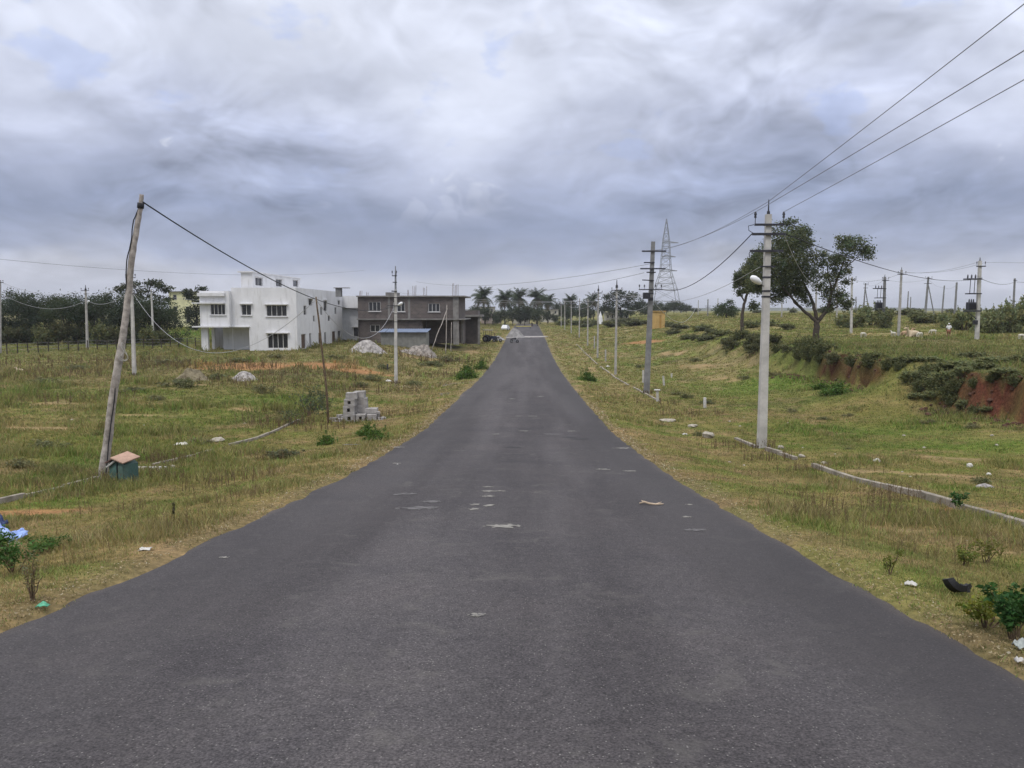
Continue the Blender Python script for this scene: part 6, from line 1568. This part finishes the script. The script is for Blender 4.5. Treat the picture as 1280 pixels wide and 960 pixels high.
def animal(label, loc, rz, L, m, name, cat, graze=True, lying=False, horns=False, group=None):
    """Four footed animal along +X; L is the length of the trunk."""
    r_ = thing(name, label, cat, loc, rz, group); k = L
    leg = .55 if not lying else .16
    V = [(0, 0, leg + .28), (-.28, 0, leg + .27), (-.46, 0, leg + .30), (.24, 0, leg + .25), (.42, 0, leg + .34)]
    Rr = [.21, .20, .13, .215, .15]; Ed = [(0, 1), (1, 2), (0, 3), (3, 4)]
    if graze: nk = [(.60, 0, leg + .26), (.72, 0, leg + .04), (.78, 0, leg - .20), (.86, 0, leg - .34)]
    else: nk = [(.55, 0, leg + .52), (.64, 0, leg + .66), (.76, 0, leg + .64), (.88, 0, leg + .56)]
    b = len(V); V += nk; Rr += [.10, .085, .085, .05]; Ed += [(4, b), (b, b + 1), (b + 1, b + 2), (b + 2, b + 3)]
    for s_ in (-1, 1):
        for (x0, kn, hk, ft, root) in (((.36, leg + .12), (.37, leg * .52), (.37, leg * .2), (.39, .03), 3), ((-.40, leg + .14), (-.34, leg * .68), (-.46, leg * .36), (-.43, .03), 1)):
            b = len(V); y = s_ * .13
            if lying: V += [(x0[0], y * 1.3, leg + .05), (x0[0] + .2, y * 1.7, .06), (x0[0] + .05, y * 1.8, .05), (x0[0] + .3, y * 1.8, .04)]
            else: V += [(x0[0], y, x0[1]), (kn[0], y, kn[1]), (hk[0], y, hk[1]), (ft[0], y, ft[1])]
            Rr += [.10, .055, .036, .04]; Ed += [(root, b), (b, b + 1), (b + 1, b + 2), (b + 2, b + 3)]
    b = len(V); V += [(-.56, 0, leg + .22), (-.60, 0, leg - .05)]; Rr += [.03, .022]; Ed += [(2, b), (b, b + 1)]
    skin_obj('body', [Vector(v) * k for v in V], Ed, [q_ * k for q_ in Rr], m, r_)
    hd = Vector(nk[1]) * k
    for s_ in (-1, 1): obj('ear', MB().tube([hd + Vector((0, s_ * .07, .03)) * k, hd + Vector((-.02, s_ * .17, .0)) * k, hd + Vector((0, s_ * .22, -.06)) * k], [.02 * k, .04 * k, .008 * k], 6), m, r_, smooth=True)
    if horns:
        for s_ in (-1, 1): obj('horn', MB().tube([hd + Vector((-.02, s_ * .05, .07)) * k, hd + Vector((-.1, s_ * .12, .16)) * k, hd + Vector((-.06, s_ * .14, .28)) * k], [.022 * k, .016 * k, .005 * k], 6), M_STEEL, r_, smooth=True)
    return r_
M_COW = mat('cream_hide', (.50, .40, .28), .85, .12, 4); M_COWB = mat('tan_hide', (.36, .24, .15), .85, .15, 4); M_GOAT = mat('white_hide', (.52, .49, .42), .9, .1, 5)
animal('cream cow with its head down lying in the grass below the tall slim pole', foot(1141, 424.5, 90) - Vector((0, 0, .1)), R(195), 1.45, M_COW, 'cow', 'cow', lying=True, graze=False, horns=True)
animal('tan cow lying just behind the cream cow', foot(1133, 421.5, 94) - Vector((0, 0, .1)), R(10), 1.3, M_COWB, 'cow', 'cow', lying=True, graze=False)
for i, (px, py, Y, rz, l_, gz_) in enumerate([(1078.5, 424, 90, 20, 'white goat standing alone right of the big tree trunk', True), (1116.5, 424, 91, 110, 'white goat facing the road at the left foot of the tall slim pole', False), (1149.5, 426, 88, 200, 'small white goat at the right side of the cream cow', True), (1166.5, 418.5, 96, 160, 'white goat farther back between the cows and the man', True), (1276, 431, 82, 10, 'pale goat at the right frame edge on the bank top', True)]):
    animal(l_, foot(px, py, Y), R(rz), .62, M_GOAT, 'goat', 'goat', graze=gz_)
animal('pale dog like animal lying in the far left field', foot(25, 468, 66), R(170), .62, M_COW, 'dog', 'dog', graze=False, lying=True)

# ------------------------------------------------------------------ vehicles at the far end
def wheel(parent, c, r_, w, m=M_RUBBER):
    mb = MB(); n = 18; c = Vector(c); prof = [(-w / 2, r_ * .55), (-w / 2, r_ * .92), (-w / 4, r_), (w / 4, r_), (w / 2, r_ * .92), (w / 2, r_ * .55)]
    for x, rr_ in prof:
        for k_ in range(n): a = 2 * math.pi * k_ / n; mb.v.append((c.x + rr_ * math.cos(a), c.y + x, c.z + rr_ * math.sin(a)))
    for i in range(len(prof)):
        for k_ in range(n): j = (i + 1) % len(prof); mb.f.append((i * n + k_, i * n + (k_ + 1) % n, j * n + (k_ + 1) % n, j * n + k_))
    o = obj('wheel', mb, m, parent); rm = MB(); rm.tube([c + Vector((0, -w * .3, 0)), c + Vector((0, w * .3, 0))], r_ * .3, 10)
    for k_ in range(8): a = math.pi * 2 * k_ / 8; rm.tube([c, c + Vector((math.cos(a) * r_ * .6, 0, math.sin(a) * r_ * .6))], r_ * .05, 4)
    obj('rim', rm, M_GALV, o); return o
def motorbike(label, loc, rz, s_=1.0, body=(.02, .02, .03)):
    r_ = thing('motorcycle', label, 'motorcycle', loc, rz); m = mat('bike_paint_%d' % int(body[0] * 1000), body, .35, .1, 5)
    wheel(r_, (-.65, 0, .31), .31, .11); wheel(r_, (.65, 0, .31), .31, .10)
    obj('frame', MB().tube([(-.65, 0, .32), (-.2, 0, .42), (.1, 0, .45), (.42, 0, .78)], .035, 6).tube([(-.5, .0, .66), (.3, 0, .72)], .04, 6), M_STEEL, r_)
    obj('engine', MB().box((.03, 0, .42), (.36, .24, .28)), M_GALV, r_, bevel=.03)
    obj('tank', MB().blob((.2, 0, .80), (.27, .13, .13), 12, 8), m, r_, smooth=True); obj('seat', MB().blob((-.3, 0, .78), (.42, .13, .075), 12, 8), M_RUBBER, r_, smooth=True)
    obj('fork', MB().tube([(.65, .07, .31), (.46, .07, .86)], .024, 6).tube([(.65, -.07, .31), (.46, -.07, .86)], .024, 6), M_GALV, r_)
    obj('handlebar', MB().tube([(.34, -.34, .98), (.44, -.12, .94), (.44, .12, .94), (.34, .34, .98)], .018, 6), M_STEEL, r_)
    obj('headlight', MB().blob((.56, 0, .86), (.08, .09, .09), 10, 7), M_PLASTIC_W, r_, smooth=True); obj('mudguard', MB().blob((-.68, 0, .58), (.26, .08, .09), 10, 6), m, r_, smooth=True)
    obj('exhaust', MB().tube([(.1, -.13, .3), (-.2, -.15, .26), (-.75, -.16, .36)], [.025, .045, .05], 7), M_GALV, r_); return r_
a = foot(643, 422.6, 138); motorbike('black motorcycle parked in front of the far pale gravel pile', a, R(-35))
a = foot(621.5, 419.5, 140); motorbike('dark motorcycle parked right of the canopied tractor', a, R(-20), body=(.03, .015, .015))
a = foot(612, 422.0, 140)
tr = thing('tractor', 'small dark tractor with a canopy parked left of the far gravel pile', 'tractor', a, R(-15)); M_TR = mat('tractor_paint', (.02, .03, .055), .5, .15, 4)
for y in (-.62, .62): wheel(tr, (-.55, y, .62), .62, .34)
for y in (-.5, .5): wheel(tr, (1.05, y, .36), .36, .2)
obj('bonnet', MB().box((.75, 0, .88), (1.15, .52, .52)), M_TR, tr, bevel=.06); obj('axle_housing', MB().box((-.3, 0, .62), (1.2, .5, .4)), M_STEEL, tr, bevel=.04)
obj('seat', MB().box((-.5, 0, 1.02), (.42, .46, .12)).box((-.7, 0, 1.25), (.1, .46, .4)), M_RUBBER, tr, bevel=.03)
for y in (-.62, .62): obj('mudguard', MB().box((-.55, y, 1.28), (1.1, .36, .06)), M_TR, tr, bevel=.02)
for x, y in ((-.95, -.55), (-.95, .55), (.2, -.5), (.2, .5)): obj('canopy_post', MB().tube([(x, y, .9), (x, y, 2.18)], .035, 6), M_STEEL, tr)
obj('canopy', MB().box((-.38, 0, 2.22), (1.75, 1.5, .07)), mat('canopy_sheet', (.30, .29, .28), .8, .15, 3), tr, bevel=.02)
obj('steering_wheel', MB().tube([(.08 + .04 * math.sin(t), .19 * math.cos(t), 1.27 + .18 * math.sin(t)) for t in np.linspace(0, 6.28, 14)], .018, 5), M_RUBBER, tr); obj('exhaust', MB().tube([(.9, .2, 1.1), (.9, .2, 1.75)], .035, 6), M_STEEL, tr)
# pale parked car by the houses, and the yellow bar across the far road
a = foot(632, 408, 200); car = thing('parked_car', 'pale small car parked near the houses by the road end', 'car', a, R(80)); M_CAR = mat('car_paint', (.62, .62, .63), .35, .05, 2)
prof = [(-1.8, .35), (-1.85, .75), (-1.5, .95), (-1.15, 1.42), (.35, 1.45), (.95, .98), (1.75, .85), (1.85, .5), (1.8, .3)]
mb = MB()
for s_ in (-1, 1):
    for x, z in prof: mb.v.append((x, s_ * (.78 if z < 1 else .62), z))
n = len(prof); mb.f = [(i, (i + 1) % n, n + (i + 1) % n, n + i) for i in range(n)] + [tuple(range(n)), tuple(range(2 * n - 1, n - 1, -1))]
obj('body', mb, M_CAR, car, bevel=.05)
for s_ in (-1, 1): obj('side_window', MB().add([(-1.1, s_ * .74, 1.0), (.72, s_ * .74, 1.0), (.3, s_ * .665, 1.36), (-1.0, s_ * .665, 1.36)], [(0, 1, 2, 3)]), M_GLASS, car)
obj('windscreen', MB().add([(.96, -.6, 1.0), (.96, .6, 1.0), (.42, .55, 1.42), (.42, -.55, 1.42)], [(0, 1, 2, 3)]), M_GLASS, car)
for x in (-1.15, 1.15):
    for y in (-.74, .74): wheel(car, (x, y, .3), .3, .18)
a = foot(645, 408, 215); b_ = foot(664, 407, 215)
bar = thing('road_barrier', 'thin yellow barrier bar across the far end of the road', 'barrier', a); L_ = (b_ - a).length
obj('bar', MB().tube([(0, 0, .75), (L_, 0, .75)], .11, 6), mat('barrier_yellow', (.60, .52, .16), .7, .1, 3), bar)
for x in (.3, L_ - .3): obj('post', MB().tube([(x, 0, -.1), (x, 0, .74)], .06, 6), M_STEEL, bar)

# ------------------------------------------------------------------ stones, posts and litter
def stone_mesh(seed):
    rr = random.Random(seed); mb = MB().blob((0, 0, .25), (.5, .38, .32), 9, 6, .35, rr); return mb
ST = []
def stone(label, px, py, wpx, hpx, m=None, group=None, name='stone', seed=None):
    a = hit(px, py); k = a.y / FPX; o = obj(name, stone_mesh(seed or int(px * 7 + py)), m or M_STONE, loc=a - Vector((0, 0, .02))); o.scale = (wpx * k, wpx * k, hpx * k / .57); o.rotation_euler.z = random.uniform(0, 6.28); tag(o, label, 'stone', group); return o
stone('large pale grey half buried boulder on the right verge before the thick pole', 885, 547, 20, 8); stone('dusty low rock left of the half buried boulder', 866, 534, 14, 4); stone('long flat grey rock near the foot of the thick pole', 835, 527, 22, 4)
stone('bright white stone in the middle of the right field', 1096, 578, 11, 6, mat('white_stone', (.50, .48, .44), .9, .1, 6)); stone('white stone on the little heap in the right field', 1212, 584, 8, 6, MATS['white_stone']); stone('second white stone right of the little field heap', 1236, 594, 6, 4, MATS['white_stone'])
stone('grey stone at the kerb beside the nearest pole foot', 976, 561, 9, 5); stone('second grey stone on the kerb line right of the nearest pole', 1002, 572, 10, 5); stone('pale stone at kerb farther right', 1030, 580, 8, 4)
for (px, py, w_) in [(962, 558, 5), (1003, 560, 5), (1044, 568, 5), (1155, 560, 7), (1130, 545, 6), (1010, 542, 4), (985, 529, 4), (925, 533, 5), (930, 522, 4), (912, 527, 5), (1128, 590, 6), (1138, 596, 5), (1246, 557, 7), (1240, 545, 7), (1128, 664, 5), (1082, 648, 6), (1020, 660, 5), (1000, 648, 4), (1208, 676, 6), (930, 582, 6), (912, 578, 6), (1060, 606, 5)]:
    stone('small pale stone lying in the grass of the right side', px, py, w_ * .75, w_ * .35, group='small stones on the right', name='small_stone')
for (px, py, w_) in [(192, 606, 5), (212, 558, 7), (298, 636, 5), (333, 639, 5), (150, 700, 6), (185, 733, 6), (95, 745, 6), (60, 728, 5), (120, 716, 4), (250, 690, 4), (272, 612, 4), (306, 530, 5), (180, 532, 4), (40, 510, 5), (90, 525, 5), (300, 745, 4)]:
    p_ = hit(px, py)
    if abs(p_.x - RC) > RW: stone('small pale stone lying in the grass of the left verge', px, py, w_ * .75, w_ * .35, group='small stones on the left', name='small_stone')
for i, (b_, t_, l_) in enumerate([((881, 510), (881, 497), 'short white marker post alone in the right field'), ((830, 482), (829, 470), 'short grey marker stub right of the thick pole'), ((839.5, 472), (839.5, 467), 'tiny white peg in the grass beyond the marker stubs'), ((822, 502), (821.5, 488), 'grey stub with a flat white cap right of the thick pole foot'), ((804, 479), (804, 463), 'slim grey stub on the left of the thick pole foot')]):
    a = hit(*b_); P_ = Pole(l_, a, at(t_[0], t_[1], a.y), .16, .14, m=M_PLASTIC_W if i in (0, 2) else M_CONC_L, name='marker_post', cat='post')
    if i == 3: obj('cap', MB().box(P_.p(P_.H + .03), (.36, .3, .06)), M_PLASTIC_W, P_.root)
a = hit(484.5, 464); Pole('short dark stump post left of the lamp pole', a, at(484.5, 455, a.y), .16, .14, m=M_STEEL, name='stump_post', cat='post')
def litter(label, px, py, w, h, m, seed, name, cat, rz=0, loft=.5):
    """A crumpled sheet: a folded, uneven piece of plastic or paper."""
    a = hit(px, py); rr = np.random.default_rng(seed); n = 12; V = []; 
    for j in range(n + 1):
        for i in range(n + 1):
            u, v = i / n - .5, j / n - .5; ed = 1 - .25 * vnoise(math.atan2(v, u) * 3, 0, 1, seed)
            V.append((u * w * ed, v * w * .7 * ed, h * (fbm(np.array([u * 6 + seed]), np.array([v * 6]), 1.4, 3, seed)[0] * 1.5 - .25) * (1.15 - 2 * max(abs(u), abs(v)) ** 1.5)))
    F = [(j * (n + 1) + i, j * (n + 1) + i + 1, (j + 1) * (n + 1) + i + 1, (j + 1) * (n + 1) + i) for j in range(n) for i in range(n)]
    o = obj(name, MB().add(V, F), m, smooth=True, loc=a + Vector((0, 0, .015))); o.rotation_euler.z = rz
    s_ = o.modifiers.new('thick', 'SOLIDIFY'); s_.thickness = .006; return tag(o, label, cat)
M_BLUEP = mat('blue_plastic', (.30, .42, .80), .4, .25, 9, dirt=(.55, .62, .85)); M_GREENP = mat('green_plastic', (.10, .38, .24), .4, .3, 9)
litter('crumpled pale blue plastic sheet on the left verge', 4, 678, .62, .32, M_BLUEP, 1, 'plastic_sheet', 'plastic sheet'); litter('small crumpled blue plastic piece right of the larger sheet', 27, 672, .20, .16, M_BLUEP, 2, 'plastic_piece', 'plastic litter', .6)
litter('dark blue plastic bundle above the pale blue sheet', 2, 662, .22, .26, mat('navy_plastic', (.03, .05, .14), .4, .2, 6), 3, 'plastic_bundle', 'plastic litter'); litter('pale torn plastic strip in front of the blue sheet', 14, 684, .36, .06, mat('pale_plastic', (.34, .37, .36), .4, .2, 6), 4, 'plastic_strip', 'plastic litter', .2)
litter('small green plastic bag at the left road edge', 54, 761, .11, .055, M_GREENP, 5, 'plastic_bag', 'plastic bag'); litter('flat white litter strip at the left road edge', 181, 688, .16, .03, M_PLASTIC_W, 6, 'paper_strip', 'litter', .2)
litter('white crumpled paper on the asphalt near the left edge', 151, 776, .06, .03, M_PLASTIC_W, 7, 'paper_scrap', 'litter'); litter('white plastic scrap on the right verge left of tyre piece', 1138, 733, .13, .05, M_PLASTIC_W, 8, 'plastic_scrap', 'litter', -.6); litter('white litter in the grass by the right road edge', 856, 544, .22, .12, M_PLASTIC_W, 9, 'plastic_scrap', 'litter')
litter('white flat sheet left of the block stack behind pole', 485, 477, .7, .16, M_PLASTIC_W, 10, 'plastic_sheet', 'plastic sheet'); litter('pale scrap at the right frame edge beside the leafy plant', 1276, 812, .12, .10, MATS['pale_plastic'], 11, 'plastic_scrap', 'litter'); litter('white crumpled scrap at the lower right road edge', 1274, 830, .07, .05, M_PLASTIC_W, 12, 'paper_scrap', 'litter')
litter('white paper scrap on the asphalt left of the middle', 497, 583, .12, .07, M_PLASTIC_W, 13, 'paper_scrap', 'litter'); litter('pale cement bag scrap in the left field behind teal box', 226, 557, .55, .14, mat('pale_bag', (.55, .53, .47), .8, .15, 5), 14, 'torn_bag', 'bag', .3); litter('white rag by the right kerb before the thick pole', 760, 459, .5, .25, M_PLASTIC_W, 15, 'rag', 'litter')
# black piece of tyre
a = hit(1198, 744); kT = a.y / FPX; mb = MB(); n = 12; V = []; 
for i in range(n + 1):
    t_ = i / n; ang = lerp(math.pi * 1.12, math.pi * 1.80, t_); w_ = .075 + .03 * math.sin(3 * t_)
    for (yy, rr_) in ((-w_, .15), (-w_ * .6, .225), (w_ * .6, .225), (w_, .15), (w_ * .6, .175), (-w_ * .6, .175)): V.append((math.cos(ang) * rr_, yy, math.sin(ang) * rr_ + .20))
F = [(i * 6 + k_, i * 6 + (k_ + 1) % 6, (i + 1) * 6 + (k_ + 1) % 6, (i + 1) * 6 + k_) for i in range(n) for k_ in range(6)] + [tuple(range(6)), tuple(range(n * 6 + 5, n * 6 - 1, -1))]
mb.add(V, F); mb.tube([(.0, -.05, .02), (.06, -.07, .07), (.09, -.06, -.02)], .03, 6)
o = obj('tyre_piece', mb, M_RUBBER, loc=a + Vector((0, 0, .05))); o.scale = (.75,) * 3; o.rotation_euler = (R(-24), R(12), R(14)); tag(o, 'curved black piece of tyre lying on the right verge', 'tyre piece')
# twig lying on the road
a = hit(814, 635); k = a.y / FPX; zr_ = road_z(a.y) + .02 * (1 - ((a.x - RC) / 4) ** 2)
tw = MB(); L = lambda x, y, z: (x * k, y, z)
tw.tube([L(-15, 0, .02), L(-9, -.02, .05), L(-3, -.05, .03), L(5, -.06, .02), L(15, -.05, .025)], [.012, .022, .02, .016, .01], 7); tw.tube([L(-9, -.02, .05), L(-12, .05, .06)], [.016, .008], 6); tw.tube([L(5, -.06, .025), L(13, .02, .04)], [.012, .006], 6)
o = obj('fallen_branch', tw, mat('pale_wood', (.42, .33, .24), .9, .25, 9), smooth=True, loc=(a.x, a.y, zr_)); tag(o, 'pale broken branch lying on the right half of the road', 'branch')
# long pale slab piece by the box
a = hit(188, 588); o = obj('concrete_slab_piece', solid_mesh(1.05, .16, .10, 4), M_CONC_L, loc=a); o.rotation_euler.z = -.05; tag(o, 'long pale broken concrete strip right of the teal box', 'concrete strip')
stone('pale block end lying right of the long concrete strip', 216, 586, 8, 6); stone('dry pale log like rock by the left kerb', 272, 552, 22, 6)

# ------------------------------------------------------------------ hills at the horizon and the air
def hill(name, pxl, pxr, pytop, Y, seed, depth=700):
    a, b_ = at(pxl, 388, Y), at(pxr, 388, Y); n = 60; V = []; F = []; hh = (388 - pytop) * Y / FPX
    for j in range(13):
        for i in range(n + 1):
            t_ = i / n; v = j / 12 - .5; x = lerp(a.x, b_.x, t_)
            e = math.sin(math.pi * t_) ** .7 * (1 - (2 * v) ** 2); h_ = hh * e * (.55 + .6 * fbm(np.array([x]), np.array([v * depth]), (b_.x - a.x) / 4, 4, seed)[0] * 1.2)
            V.append((x, Y + v * depth, -4 + h_))
    for j in range(12):
        for i in range(n): k_ = j * (n + 1) + i; F.append((k_, k_ + 1, k_ + n + 2, k_ + n + 1))
    kind(obj(name, MB().add(V, F), mat('hill_scrub', (.06, .07, .04), 1, .35, .01), smooth=True))
hill('hill', -260, 48, 366, 2100, 1, 400); hill('hill', 640, 1400, 382, 2300, 3, 400); hill('hill', 30, 700, 382, 2500, 5, 400); hill('hill', 1150, 1700, 380, 2700, 7, 400)
mb = MB().span(-6200, 6200, -30, 7200, -40, 66)
HZ = bpy.data.materials.new('haze'); HZ.use_nodes = True; nt = HZ.node_tree; nt.nodes.remove(nt.nodes['Principled BSDF'])
pv = node(nt, 'ShaderNodeVolumePrincipled'); pv.inputs['Color'].default_value = (.90, .93, 1.0, 1); pv.inputs['Density'].default_value = .0002; pv.inputs['Anisotropy'].default_value = .2
nt.links.new(pv.outputs[0], nt.nodes['Material Output'].inputs['Volume'])
kind(obj('haze', mb, HZ), 'stuff')
